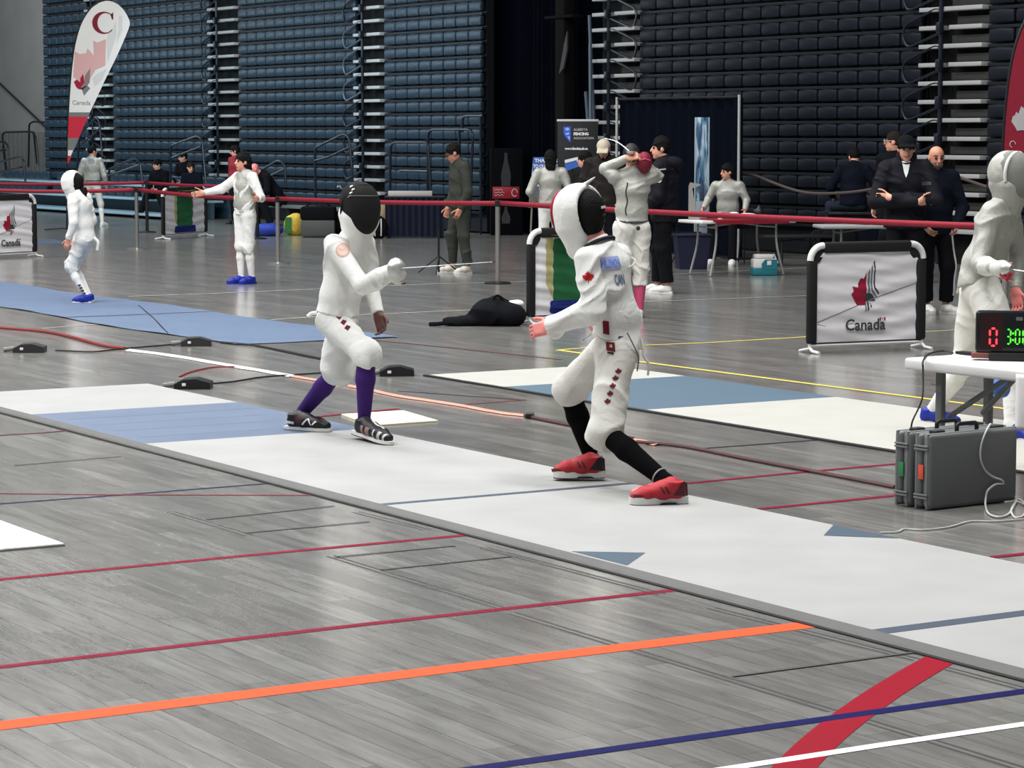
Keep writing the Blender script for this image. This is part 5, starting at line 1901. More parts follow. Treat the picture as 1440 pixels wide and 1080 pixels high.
k = pb.y / FPX
t = thing('poster_board', 'blue and white poster board behind the white-jacketed fencer with black hair', 'poster', pb, 0.0)
Q = lambda x, y, d=0.0: W(x, y, pb.y) - pb + V3((0, d, 0))


def quad(pts, m, nm, par, d=0.0, th=0.02):
    b = MB()
    P = [Q(x, y, d) for x, y in pts]
    n = len(P)
    b.add(P + [p + V3((0, th, 0)) for p in P], [tuple(range(n)), tuple(reversed(range(n, 2 * n)))] + [(i, n + i, n + (i + 1) % n, (i + 1) % n) for i in range(n)])
    return b.build(nm, m, par, smooth=None)


BOARD_B = mat('poster_blue', (0.06, 0.17, 0.52), 0.6)
quad([(750, 221), (797, 221), (793, 292), (743, 292)], mat('poster_pale', (0.55, 0.60, 0.66), 0.6, var=0.25, scale=14), 'board', t)
quad([(750, 221), (797, 221), (796, 240), (748.5, 240)], BOARD_B, 'heading', t, -0.01)
for txt, x, y in (('THANK YOU', 772, 226), ('TO OUR SPONSORS', 773, 234)):
    text_mb(txt, 6.8 * k, Q(x, y, -0.012), (1, 0, 0), Z3, 0.002, ext=0.0005, bold=0.004, squeeze=0.75 if x == 773 else 1.0).build('lettering', LETW, t, smooth=None)
quad([(746, 262), (758, 262), (757, 284), (744, 284)], mat('poster_photo', (0.16, 0.17, 0.2), 0.6, var=0.6, scale=20), 'photo_print', t, -0.012)
for x in (748, 790):
    MB().tube([Q(x, 290, 0.03), Q(x - 3, 358, 0.0)], 0.016, 6).build('easel_leg', mat('easel_wood', (0.30, 0.26, 0.22), 0.6), t)
MB().tube([Q(772, 240, 0.04), V3((0.05, 0.7, 0.01))], 0.014, 6).build('easel_leg', mat('easel_wood', (0.30, 0.26, 0.22), 0.6), t)
pb2 = G(806, 362) + V3((0, 0.6, 0))
t = thing('tilted_sign', 'blue sign with a white strip tilted in front of the roll-up banner', 'sign', pr_ + V3((0, -0.35, 0)))
Q2 = lambda x, y: W(x, y, pr_.y - 0.35) - (pr_ + V3((0, -0.35, 0)))
for pts, m, nm, d in (([(794, 225), (815, 220), (817, 233), (795, 241)], BOARD_B, 'board', 0.0), ([(794, 225), (815, 220), (815.5, 224), (794.5, 229.5)], LETW, 'strip', -0.006)):
    P = [Q2(*q) + V3((0, d, 0)) for q in pts]
    MB().add(P + [p + V3((0, 0.02, 0)) for p in P], [(0, 1, 2, 3), (7, 6, 5, 4), (0, 4, 5, 1), (1, 5, 6, 2), (2, 6, 7, 3), (3, 7, 4, 0)]).build(nm, m, t, smooth=None)
MB().tube([Q2(805, 236) + V3((0, 0.03, 0)), V3((0, 0.03, 0.02))], 0.014, 6).build('post', BLACKP, t)
MB().lathe([(0.16, 0), (0.16, 0.02), (0.02, 0.03)], (0, 0.03, 0), 16).build('foot', BLACKP, t)

pm = G(713, 331)
k = pm.y / FPX
t = thing('drinks_machine', 'black drinks machine with red band and a pale bottle picture by the curtain', 'vending machine', pm, 0.05)
hz = 1.62
MB().box((0, 0.22, hz / 2), (0.60, 0.40, hz), 0.02).build('cabinet', mat('machine_black', (0.0025, 0.003, 0.005), 0.8, spec=0.1), t)
zc = W(713, 271, pm.y).z
MB().box((-0.02, 0.015, zc), (0.50, 0.02, 0.22), 0.006).build('red_band', mat('machine_red', (0.38, 0.010, 0.03), 0.5), t)
b = MB()
for i, wd in enumerate((0.16, 0.19, 0.17)):
    b.tube(smooth_path([(-0.24 + wd * j / 5, -0.002, zc + 0.055 - 0.05 * i + 0.010 * (-1) ** j) for j in range(6)]), 0.005, 5)
b.tube([(0.14 + 0.05 * math.cos(a), -0.002, zc + 0.07 * math.sin(a)) for a in [i * 0.5 for i in range(12)]], 0.007, 5)
b.build('white_script', LETW, t)
BOT = mat('bottle_print', (0.035, 0.038, 0.042), 0.7)
prof = [(0.028, 0.62), (0.026, 0.55), (0.035, 0.47), (0.060, 0.36), (0.085, 0.25), (0.092, 0.15), (0.08, 0.06), (0.083, 0.0)]
pts = [(r, z) for r, z in prof] + [(-r, z) for r, z in reversed(prof)]
MB().prism([(x - 0.02, z) for x, z in pts], (0, 0.022, zc + 0.12), (1, 0, 0), Z3, (0, -0.012, 0)).build('bottle_picture', BOT, t, smooth=None)
MB().prism([(x * 0.9 - 0.02, z * 0.5) for x, z in pts], (0, 0.022, 0.22), (1, 0, 0), Z3, (0, -0.012, 0)).build('bottle_picture', BOT, t, smooth=None)
for z, w_ in ((W(713, 243, pm.y).z, 0.34), (W(713, 250, pm.y).z, 0.34)):
    pass

# ---- scoring desk with navy drape, its stand, bags along the left
pt = G(584, 334)
k = pt.y / FPX
t = thing('draped_table', 'table with navy drape and pale top behind the man in the green tracksuit', 'table', pt, 0.0)
wd = 82 * k
b = MB()
b.grid(70, 2, lambda s, v: (-wd / 2 + wd * s, -0.3 + 0.02 * math.sin(s * 60), 0.03 + 0.72 * v))
b.build('drape_front', mat('drape_blue', (0.006, 0.009, 0.030), 0.9), t)
MB().box((0, 0.05, 0.745), (wd * 1.02, 0.75, 0.03), 0.008).build('tabletop', mat('top_dark', (0.03, 0.03, 0.035), 0.6), t)
for s in (-1, 1):
    MB().box((s * (wd / 2 - 0.05), 0.05, 0.365), (0.05, 0.5, 0.73)).build('leg_panel', BLACKP, t)
o = MB().box((0, 0, 0.045), (0.80, 0.32, 0.09), 0.006).build('cardboard_tray', mat('tray_white', (0.52, 0.50, 0.49), 0.7))
o.location = pt + V3((-0.08, -0.12, 0.76))
tag(o, 'long white tray on the navy draped table', 'tray')
ps = G(617, 385)
t = thing('tripod_stand', 'black tripod stand beside the shoes of the man in green', 'stand', ps)
kk = ps.y / FPX
MB().tube([(-0.0, 0, 0.02), (0, 0, 0.62)], 0.014, 8).build('pole', BLACKP, t)
for a in (160, 20, 265):
    a = math.radians(a)
    MB().tube([(0, 0, 0.24), (0.30 * math.cos(a), 0.30 * math.sin(a), 0.012)], 0.010, 6).build('leg', BLACKP, t)


def soft(name, label, cat, loc, parts, m, seed=1, amp=0.01, h=0.014, extra=None):
    S = Solid(h)
    for (c, r) in parts:
        S.ell(c, r, None, 0.05)
    o = link(name, S.mesh(name, [((0, 0, 0.002), (0, 0, -1))], folds(seed, amp, 24, (0.8, 0.2, 0.5))), m)
    o.location = loc
    tag(o, label, cat)
    if extra:
        extra(o)
    return o


YEL = mat('bag_yellow', (0.55, 0.40, 0.05), 0.6, var=0.3, scale=9)
soft('shopping_bag', 'yellow and green bag on the floor behind the chrome belt post', 'bag', G(409, 331), [((0.06, 0, 0.18), (0.20, 0.13, 0.22)), ((0.12, 0.02, 0.28), (0.10, 0.10, 0.14))], YEL, 3,
     extra=lambda o: [MB().prism([(-0.11, 0.05), (0.03, 0.05), (0.02, 0.34), (-0.09, 0.34)], (0, -0.135, 0), (1, 0, 0), Z3, (0, 0.03, 0)).build('green_panel', mat('bag_green', (0.03, 0.20, 0.05), 0.6), o)])
soft('sports_bag', 'bright blue bag on the floor behind the woman in white', 'bag', G(378, 332), [((0, 0, 0.11), (0.28, 0.18, 0.13)), ((-0.12, 0, 0.10), (0.16, 0.16, 0.12))], mat('bag_blue', (0.015, 0.05, 0.36), 0.6), 5)
pe = G(447, 334)
t = thing('equipment_case', 'black case with grey front on the floor behind the purple-socked fencer', 'case', pe, 0.0)
MB().box((0, 0.2, 0.17), (0.62, 0.45, 0.30), 0.03).build('body', mat('case_grey', (0.10, 0.105, 0.105), 0.6), t)
MB().box((0, 0.2, 0.44), (0.64, 0.48, 0.25), 0.05).build('lid', BLACK_CLOTH, t)
MB().tube(smooth_path([(-0.22, 0.1, 0.55), (-0.1, 0.1, 0.66), (0.1, 0.1, 0.66), (0.24, 0.1, 0.55)]), 0.018, 6).build('strap', BLACK_CLOTH, t)
soft('sports_bag', 'black bag right beside the black case with grey front', 'bag', G(478, 334) + V3((0.1, 0.3, 0)), [((0, 0, 0.25), (0.26, 0.2, 0.28)), ((0.2, 0, 0.2), (0.2, 0.18, 0.22))], BLACK_CLOTH, 6)
soft('paper_bag', 'tan paper bag peeking out right of the black fencing mask', 'bag', G(537, 334) + V3((0, 0.2, 0)), [((0, 0, 0.40), (0.15, 0.1, 0.24)), ((0, 0, 0.15), (0.13, 0.1, 0.18))], mat('paper_tan', (0.42, 0.33, 0.20), 0.8), 7, 0.006)
soft('sports_bag', 'black and white bag standing below the tan paper bag', 'bag', G(533, 335) + V3((0, -0.12, 0)), [((0, 0, 0.20), (0.17, 0.12, 0.22))], BLACK_CLOTH, 9,
     extra=lambda o: [MB().tube(smooth_path([(x, -0.10, 0.05), (x * 1.1, -0.135, 0.2), (x, -0.10, 0.36)]), 0.012, 6).build('white_stripe', PAPERM, o) for x in (-0.06, 0.05)])
# black gear heap near the middle barrier
pg = G(690, 458)


def straps(o):
    MB().tube(smooth_path([(-0.3, -0.05, 0.04), (-0.46, -0.08, 0.03), (-0.52, -0.1, 0.025), (-0.6, -0.05, 0.02)]), 0.022, 6).build('strap', BLACK_CLOTH, o)
    MB().tube(smooth_path([(0.0, 0.0, 0.22), (0.06, -0.02, 0.30), (0.12, 0.0, 0.26), (0.12, 0.02, 0.18)]), 0.012, 6).build('handle', BLACK_CLOTH, o)


soft('gear_bag', 'black gear bag slumped on the floor left of the green and blue barrier', 'bag', pg, [((0.02, 0.05, 0.11), (0.24, 0.18, 0.15)), ((-0.25, 0.0, 0.04), (0.22, 0.10, 0.06)), ((0.2, 0, 0.10), (0.16, 0.16, 0.13)), ((0.04, 0.08, 0.2), (0.14, 0.12, 0.08))], BLACK_CLOTH, 12, 0.012, extra=straps)
soft('white_towel', 'small white towel on the black gear bag', 'towel', pg + V3((0.22, 0.05, 0.19)), [((0, 0, 0.02), (0.09, 0.06, 0.035)), ((0.06, 0, 0.025), (0.05, 0.05, 0.03))], PAPERM, 4, 0.005)

# ---- reels, boxes and cables on the floor
def reel(px, py, w, rz, label, lid=True, mm=BLACKP):
    p = G(px, py)
    t = thing('reel_box', label, 'box', p, rz, 'flat black boxes on the floor')
    MB().prism([(-w / 2, 0.0), (w / 2, 0.0), (w / 2, 0.045), (w * 0.1, 0.075), (-w * 0.25, 0.07), (-w / 2, 0.035)], (0, -0.09, 0.002), (1, 0, 0), Z3, (0, 0.2, 0)).build('case', mm, t, smooth=None)
    MB().box((-w * 0.22, -0.092, 0.035), (0.03, 0.006, 0.022), 0.002).build('label', PAPERM, t)
    MB().tube([(-w / 2 - 0.09, 0.0, 0.02), (-w / 2, 0.0, 0.03)], 0.02, 8).build('connector', mat('connector_grey', (0.2, 0.2, 0.2), 0.5), t)
    return t


reel(272, 546, 0.27, 0.0, 'black reel box behind the white end of the front strip')
reel(558, 528, 0.27, 0.06, 'black reel box at the near corner of the second strip')
reel(276, 486, 0.27, 0.1, 'dark grey reel box at the right end of the blue cloth strip', mm=mat('box_charcoal', (0.035, 0.036, 0.036), 0.5))
reel(42, 495, 0.27, 0.05, 'dark grey reel box left of all others near the picture edge', mm=mat('box_charcoal', (0.035, 0.036, 0.036), 0.5))


def cable(px, r, m, label, z=None, name='cable'):
    pts = [G(*p) + V3((0, 0, r + 0.002)) for p in px]
    o = MB().tube(smooth_path(pts, 5), r, 6).build(name, m)
    return tag(o, label, 'cable')


CAB_K = mat('cable_black', (0.02, 0.02, 0.02), 0.5)
CAB_R = mat('cable_red', (0.30, 0.05, 0.05), 0.5)
CAB_P = mat('tape_salmon', (0.62, 0.24, 0.17), 0.5, var=0.15, scale=20)
CAB_W = mat('tape_white', (0.74, 0.74, 0.71), 0.6)
# white and salmon tape covering the cable run
def tape(px, w, m, label):
    pts = smooth_path([G(*p) for p in px], 5)
    b = MB()
    vs, fs = [], []
    n = len(pts)
    for i, p in enumerate(pts):
        t_ = (pts[min(i + 1, n - 1)] - pts[max(i - 1, 0)]).normalized()
        s_ = V3((-t_.y, t_.x, 0)) * (w / 2 * (1 + 0.15 * math.sin(i * 1.7)))
        vs += [p + s_ + Z3 * 0.004, p + Z3 * 0.016, p - s_ + Z3 * 0.004]
    for i in range(n - 1):
        a = 3 * i
        fs += [(a, a + 1, a + 4, a + 3), (a + 1, a + 2, a + 5, a + 4)]
    b.add(vs, fs)
    return tag(b.build('cable_tape', m), label, 'tape')


tape([(182, 493), (250, 502), (320, 514), (380, 524), (414, 530)], 0.10, CAB_W, 'white tape strip over the cable behind the purple-socked fencer')
tape([(412, 530), (470, 540), (520, 549), (560, 558), (640, 570), (700, 581), (742, 586)], 0.055, CAB_P, 'salmon tape over the cable between the two front fencers')
tape([(888, 620), (905, 622), (925, 627)], 0.06, CAB_P, 'short salmon tape on the cable right of the black-socked legs')
cable([(738, 587), (760, 592), (790, 598), (840, 608), (890, 620)], 0.012, mat('cable_maroon', (0.12, 0.05, 0.05), 0.5), 'dark cable behind the black socks')
cable([(895, 624), (965, 631), (1050, 648), (1150, 667), (1258, 688)], 0.011, mat('cable_maroon', (0.12, 0.05, 0.05), 0.5), 'dark red cable running to the grey cases')
MBx = MB().lathe([(0.0, -0.03), (0.02, -0.028), (0.022, 0.028), (0.0, 0.03)], (0, 0, 0.024), 10, Matrix.Rotation(math.pi / 2, 3, 'Y')).build('cable_plug', BLACKP)
MBx.location = G(745, 589)
tag(MBx, 'black plug at the right end of the salmon tape', 'plug')
cable([(300, 541), (330, 538), (368, 532), (420, 528), (528, 521)], 0.007, CAB_K, 'thin black cable between the two black reel boxes')
cable([(252, 531), (270, 524), (300, 518), (330, 517)], 0.007, CAB_R, 'red cable curling from the nearest reel box')
cable([(-10, 462), (60, 468), (100, 476), (145, 488), (175, 492)], 0.014, CAB_R, 'red and black cable at the left edge of the floor')
cable([(78, 494), (130, 496), (170, 492), (240, 486)], 0.007, CAB_K, 'black cable joining the two dark grey reel boxes')
cable([(310, 483), (360, 488), (420, 500), (455, 507)], 0.010, CAB_K, 'black cable from the blue cloth strip end')
cable([(195, 431), (215, 448), (236, 470)], 0.007, CAB_K, 'thin dark wire lying across the blue cloth strip')

# ---- scoring desk at right: table, apparatus, cases
pl_, pr2 = G(1295, 700), G(1460, 690)
YT = 14.35
tl = W(1272, 499, YT)
h_t = tl.z
# tabletop corners surveyed on its own level
def lev(x, y):
    d = ray(x, y)
    return CAMP + d * ((h_t - EYE) / d.z)


c0, c1_ = lev(1271, 500), lev(1311, 496)
ax = (lev(1440, 521) - lev(1271, 503))
ax = V3((ax.x, ax.y, 0)).normalized()
ay = V3((-ax.y, ax.x, 0))
wT, dT = 1.25, 0.60
cT = lev(1271, 503) + ax * (wT / 2) + ay * (dT / 2)
st = thing('scoring_table', 'white folding table with the scoring apparatus at right', 'table', (cT.x, cT.y, 0), math.atan2(ax.y, ax.x))
MB().box((0, 0, h_t - 0.032), (wT, dT, 0.064), 0.016, seg=3).build('tabletop', TABLE_W, st)
lz = h_t - 0.06
for s in (-1, 1):
    x = -wT / 2 + 0.17 if s < 0 else wT / 2 - 0.2
    for q in (-1, 1):
        MB().box((x, q * (dT / 2 - 0.12), lz / 2), (0.05, 0.035, lz), 0.006).build('leg', LEG_G, st)
    MB().box((x, 0, 0.2), (0.03, dT - 0.24, 0.03), 0.005).build('crossbar', LEG_G, st)
    MB().tube([(x + 0.02, -0.12, 0.35), (x - s * 0.40, -0.02, lz)], 0.016, 8).build('brace', LEG_G, st)
    MB().tube([(x + 0.02, 0.12, 0.35), (x - s * 0.40, 0.02, lz)], 0.016, 8).build('brace', LEG_G, st)
MS = st.matrix_basis.copy()
RT = Matrix.Rotation(math.atan2(ax.y, ax.x), 3, 'Z')


def on_st(px, py, lift=0.0):
    p = lev(px, py)
    return V3((p.x, p.y, h_t + lift))


# scoring apparatus
pa = W(1442, 510, (lev(1442, 512)).y)
base = on_st(1396, 506, 0.001)
t = thing('scoring_apparatus', 'black scoring box showing a red 0 and green 3:00', 'scoreboard', base, -0.22)
Yb = base.y
kx = Yb / FPX
MB().box((0.14, 0.0, 0.152), (0.47, 0.07, 0.235), 0.02, R=Matrix.Rotation(-0.12, 3, 'X')).build('housing', mat('housing_black', (0.012, 0.013, 0.015), 0.25), t)
MB().box((0.13, 0.0, 0.022), (0.30, 0.16, 0.042), 0.008).build('stand', mat('stand_dark', (0.02, 0.02, 0.022), 0.5), t)
MB().box((-0.045, -0.01, 0.026), (0.14, 0.10, 0.03), 0.008).build('stand_foot', mat('wood_red', (0.26, 0.10, 0.08), 0.5), t)
RXm = Matrix.Rotation(-0.12, 3, 'X')
fx, fy, fn = V3((1, 0, 0)), RXm @ Z3, RXm @ V3((0, -1, 0))
fo_ = V3((0.14, 0, 0.152)) + fn * 0.0352
MB().flat(rrect(0.062, 0.100, 0.006), fo_ + fx * -0.148 + fn * 0.001, fx, fy).build('score_window', mat('window_maroon', (0.035, 0.012, 0.014), 0.3), t, smooth=None)
MB().flat(rrect(0.145, 0.056, 0.006), fo_ + fx * 0.06 - fy * 0.030 + fn * 0.001, fx, fy).build('clock_window', mat('window_green', (0.008, 0.02, 0.012), 0.3), t, smooth=None)
for x in (-0.03, 0.03, 0.09):
    MB().flat(rrect(0.018, 0.010, 0.004), fo_ + fx * (0.03 + x) + fy * 0.072 + fn * 0.001, fx, fy).build('lamp_glint', mat('lamp_grey', (0.16, 0.16, 0.16), 0.4), t, smooth=None)
SEG = {'0': 'abcdef', '3': 'abgcd', '2': 'abged'}


def digit(ch, x, y, w, h, th, m, nm):
    b = MB()
    g = th * 0.5

    def hs(yy):
        b.flat([(x - w / 2 + g, yy), (x - w / 2 + g + th / 2, yy + th / 2), (x + w / 2 - g - th / 2, yy + th / 2), (x + w / 2 - g, yy), (x + w / 2 - g - th / 2, yy - th / 2), (x - w / 2 + g + th / 2, yy - th / 2)], fo_ + fn * 0.003, fx, fy)

    def vs(xx, y0, y1):
        b.flat([(xx, y0 + g), (xx + th / 2, y0 + g + th / 2), (xx + th / 2, y1 - g - th / 2), (xx, y1 - g), (xx - th / 2, y1 - g - th / 2), (xx - th / 2, y0 + g + th / 2)], fo_ + fn * 0.003, fx, fy)
    for s in SEG[ch]:
        {'a': lambda: hs(y + h / 2), 'g': lambda: hs(y), 'd': lambda: hs(y - h / 2), 'b': lambda: vs(x + w / 2, y, y + h / 2), 'c': lambda: vs(x + w / 2, y - h / 2, y),
         'e': lambda: vs(x - w / 2, y - h / 2, y), 'f': lambda: vs(x - w / 2, y, y + h / 2)}[s]()
    b.build(nm, m, t, smooth=None)


LED_R = mat('led_red', (1.0, 0.055, 0.075), 0.4, emit=1.6)
LED_G = mat('led_green', (0.12, 1.0, 0.06), 0.4, emit=1.2)
digit('0', -0.138, -0.030, 0.036, 0.094, 0.011, LED_R, 'score_digit')
digit('3', -0.056, -0.026, 0.022, 0.078, 0.0075, LED_G, 'clock_digit')
digit('0', -0.008, -0.026, 0.022, 0.078, 0.0075, LED_G, 'clock_digit')
digit('0', 0.032, -0.026, 0.022, 0.078, 0.0075, LED_G, 'clock_digit')
b = MB()
for yy in (-0.008, -0.044):
    b.flat(rrect(0.005, 0.005, 0.002), fo_ + fx * -0.032 + fy * yy + fn * 0.003, fx, fy)
b.build('clock_colon', LED_G, t, smooth=None)
o = MB().box((0, 0, 0.008), (0.13, 0.06, 0.016), 0.004, R=RT).build('remote_control', BLACKP)
o.location = on_st(1360, 499, 0.002)
tag(o, 'black remote control lying on the white table left of the scoring box', 'remote')
o = MB().tube(smooth_path([on_st(1340, 498, 0.006), on_st(1325, 495, 0.006), on_st(1305, 500, 0.006), on_st(1298, 509, 0.004), W(1298, 522, lev(1298, 509).y - 0.02), W(1297, 560, YT), W(1284, 590, YT), W(1281, 603, YT)]), 0.005, 6).build('cable', CAB_K)
tag(o, 'thin black cable hanging from the left end of the white table', 'cable')
# grey cases standing on edge
pc0 = G(1307, 719)
axc = (G(1431, 705) - pc0)
wc = axc.length
axc = V3((axc.x, axc.y, 0)).normalized()
ayc = V3((-axc.y, axc.x, 0))
hc = (W(1304, 612, pc0.y) - pc0).z
CASE = mat('case_graphite', (0.175, 0.185, 0.185), 0.45, var=0.05, scale=5, bump=0.08, bscale=300)
CASE_E = mat('case_edge', (0.235, 0.245, 0.245), 0.45)
th_c = 0.125


def case(off, label, sticker):
    c = pc0 + axc * (wc / 2) + ayc * (th_c / 2 + off)
    t = thing('hard_case', label, 'case', (c.x, c.y, 0), math.atan2(axc.y, axc.x), 'grey hard cases under the table')
    for s in (-1, 1):
        MB().box((0, s * th_c * 0.255, hc / 2 + 0.006), (wc, th_c * 0.46, hc - 0.012), 0.022, seg=3).build('shell_half', CASE, t)
        MB().box((0, s * th_c * 0.30, hc / 2 + 0.004), (wc * 1.012, th_c * 0.12, hc), 0.012).build('shell_rib', CASE_E, t)
    for z in (0.16, 0.20, 0.80, 0.84):
        MB().box((-wc / 2 - 0.004, 0, hc * z), (0.012, th_c * 0.78, 0.010), 0.003).build('end_rib', CASE_E, t)
    MB().box((-wc / 2 - 0.003, 0, hc * 0.5), (0.006, th_c * 0.28, hc * 0.19), 0.001).build('sticker', sticker, t)
    MB().tube(round_path([(-0.07, 0, hc - 0.005), (-0.07, 0, hc + 0.035), (0.07, 0, hc + 0.035), (0.07, 0, hc - 0.005)], 0.02), 0.011, 8).build('handle', BLACKP, t)
    for x in (-0.2, 0.2):
        MB().box((x * wc / 0.6, 0, hc + 0.004), (0.07, 0.05, 0.02), 0.006).build('latch', mat('latch_dark', (0.04, 0.042, 0.043), 0.5), t)
    return t


case(0.0, 'nearer grey hard case with orange-red sticker under the white table', mat('sticker_orange', (0.75, 0.11, 0.06), 0.6))
case(th_c + 0.02, 'farther grey hard case with green sticker under the white table', mat('sticker_green', (0.05, 0.28, 0.11), 0.6))
# white lead over the case, coiled on the floor
YC = pc0.y
fc = lambda x, y, o_=0.0: PVc(x, y, o_)


def PVc(x, y, o_):
    """on the near face of the nearer case"""
    d = ray(x, y)
    q = pc0 - ayc * (0.014 + o_)
    return CAMP + d * ((q - CAMP).dot(ayc) / d.dot(ayc))


pts = [PVc(1393, 596, -0.03), PVc(1387, 606, 0), PVc(1380, 625, 0), PVc(1379, 645, 0), PVc(1386, 662, 0), PVc(1397, 671, 0.0), PVc(1408, 675, 0.004), PVc(1411, 680, 0.004), PVc(1400, 681, 0.002), PVc(1389, 690, 0.002), PVc(1386, 702, 0.01)] + \
      [G(x, y, 0.008) for x, y in ((1386, 712), (1390, 722), (1403, 727), (1418, 723), (1426, 711), (1432, 702), (1442, 710), (1440, 724), (1428, 728), (1422, 718), (1430, 706), (1446, 712))]
o = MB().tube(smooth_path(pts, 5), 0.0055, 6).build('cable', mat('lead_white', (0.60, 0.60, 0.58), 0.5))
tag(o, 'white lead looped over the grey case and coiled on the floor', 'cable')
o = MB().tube(smooth_path([G(x, y, 0.006) for x, y in ((1238, 749), (1262, 748), (1272, 744), (1300, 745), (1335, 741), (1365, 733), (1400, 733), (1440, 730))], 5), 0.0045, 6).build('cable', mat('lead_white', (0.60, 0.60, 0.58), 0.5))
tag(o, 'thin white lead running along the floor to the front strip', 'cable')
o = MB().tube(smooth_path([W(1381, 524, YT + 0.1), W(1384, 535, YT), W(1387, 546, YT), W(1386, 556, YT)], 5), 0.006, 6).build('cable', mat('lead_white', (0.60, 0.60, 0.58), 0.5))
tag(o, 'short white lead hanging under the white table', 'cable')
# blue bag and white towel hanging at the table end
pbag = W(1408, 545, YT + 0.35)
S = Solid(0.008)
S.ell((0, 0, 0), (0.055, 0.04, 0.062), None, 0.02).cone((0, 0, 0.04), (0.005, 0, 0.10), 0.02, 0.012, 0.02)
o = link('drawstring_bag', S.mesh('drawstring_bag', (), folds(3, 0.003, 60, (1, 0, 0))), mat('bag_sky', (0.06, 0.20, 0.58), 0.6))
o.location = pbag
MB().tube([V3((0.005, 0, 0.09)), V3((0.01, 0, h_t - 0.05 - pbag.z))], 0.004, 6).build('cord', CAB_K, o)
tag(o, 'small sky-blue bag hanging under the white table', 'bag')
pw = W(1438, 560, lev(1438, 521).y - 0.02)
b = MB()
b.grid(12, 14, lambda s, v: pw + ax * (-0.055 + 0.26 * s) + V3((0, -0.012 - 0.012 * math.sin(s * 14) * (1 - v), W(1438, 605, pw.y).z - pw.z + (h_t - 0.02 - W(1438, 605, pw.y).z) * v)))
o = b.build('towel', PAPERM)
o.modifiers.new('thick', 'SOLIDIFY').thickness = 0.006
tag(o, 'white towel hanging off the front of the white table at the right edge', 'towel')

# ---- guard rails at the foot of the seats
def guard(paths, v, label, r=0.026, m=RAIL_M, legs=True):
    P = [[PV(x, y, v) for x, y in q] for q in paths]
    c = P[0][0]
    base = V3((c.x, c.y, 0))
    t = thing('guard_rail', label, 'railing', base, 0, 'tube rails at the foot of the seats')
    for i, q in enumerate(P):
        q = [V3((p.x, p.y, max(p.z, 0.03))) - base for p in q]
        MB().tube(round_path(q, 0.12), r, 8).build('rail' if i else 'top_rail', m, t)
    return t


guard([[(444, 300), (443, 208), (484, 188), (491, 193), (495, 238), (497, 318)], [(443, 226), (462, 221), (492, 207)]], 23.9, 'sloped tube rail left of the aisle with bright loops')
guard([[(548, 322), (549, 204), (556, 200), (602, 200), (608, 322)], [(563, 240), (602, 241)]], 23.6, 'square-topped tube rail just right of the aisle with bright loops')
guard([[(601, 322), (602, 186), (608, 182), (660, 182), (665, 188), (660, 322)], [(646, 184), (646, 322)]], 23.9, 'tall square tube rail behind the man in the green tracksuit')
guard([[(650, 186), (650, 166), (655, 163), (679, 163)], [(676, 163), (676, 330)]], 24.3, 'short high tube rail against the dark curtain')
guard([[(153, 255), (153, 238), (190, 222), (197, 228), (201, 262)], [(153, 247), (196, 232)]], 22.7, 'low tube rail behind the back-turned fencer in white')
guard([[(240, 262), (240, 205), (277, 191), (284, 195), (290, 262)], [(242, 222), (283, 206)]], 23.6, 'tube rail above the left seated spectators')
guard([[(352, 268), (356, 246), (392, 225), (400, 230), (402, 262)], [(362, 256), (400, 238)]], 23.3, 'tube rail beside the bald seated spectator')
guard([[(108, 240), (112, 190), (136, 164), (140, 172), (144, 220)], [(116, 202), (141, 180)]], 23.8, 'sloped tube rail right of the white feather flag')
guard([[(40, 235), (41, 174), (47, 171), (66, 172)], [(52, 230), (47, 185)]], 25.9, 'tube rail against the grey left wall, nearest the dark seats')
guard([[(12, 262), (3, 190), (6, 186), (44, 185), (50, 190), (54, 232)], [(8, 240), (4, 205)]], 25.6, 'wide tube rail in front of the grey left wall')
guard([[(-14, 232), (28, 220), (34, 226), (36, 262)], [(-14, 246), (30, 235)]], 22.7, 'low tube rail at the left picture edge')
guard([[(-14, 200), (6, 199), (11, 204), (13, 240)], [(-14, 212), (8, 211)]], 25.3, 'short tube rail cut by the left picture edge')
# rope across the right-hand seats
o = MB().tube(smooth_path([PV(x, y, 23.6) for x, y in ((1044, 245), (1062, 247), (1085, 256), (1110, 265), (1135, 271), (1170, 272), (1215, 268), (1280, 255), (1330, 243), (1345, 248), (1388, 263))], 5), 0.022, 8).build('barrier_rope', mat('rope_tan', (0.11, 0.085, 0.075), 0.8))
tag(o, 'tan rope sagging across the dark seats behind the seated man', 'rope')
# ------------------------------------------------------------------ everybody else in the hall
def quilt(amp, freq, ax=(0, 0, 1)):
    ax = np.array(ax, float)

    def f(P):
        return amp * (1 - np.abs(np.sin((P @ ax) * freq * 0.5 + 0.3 * np.sin(P @ np.array((9.0, 7.0, 0.0)))))) * 1.0
    return f


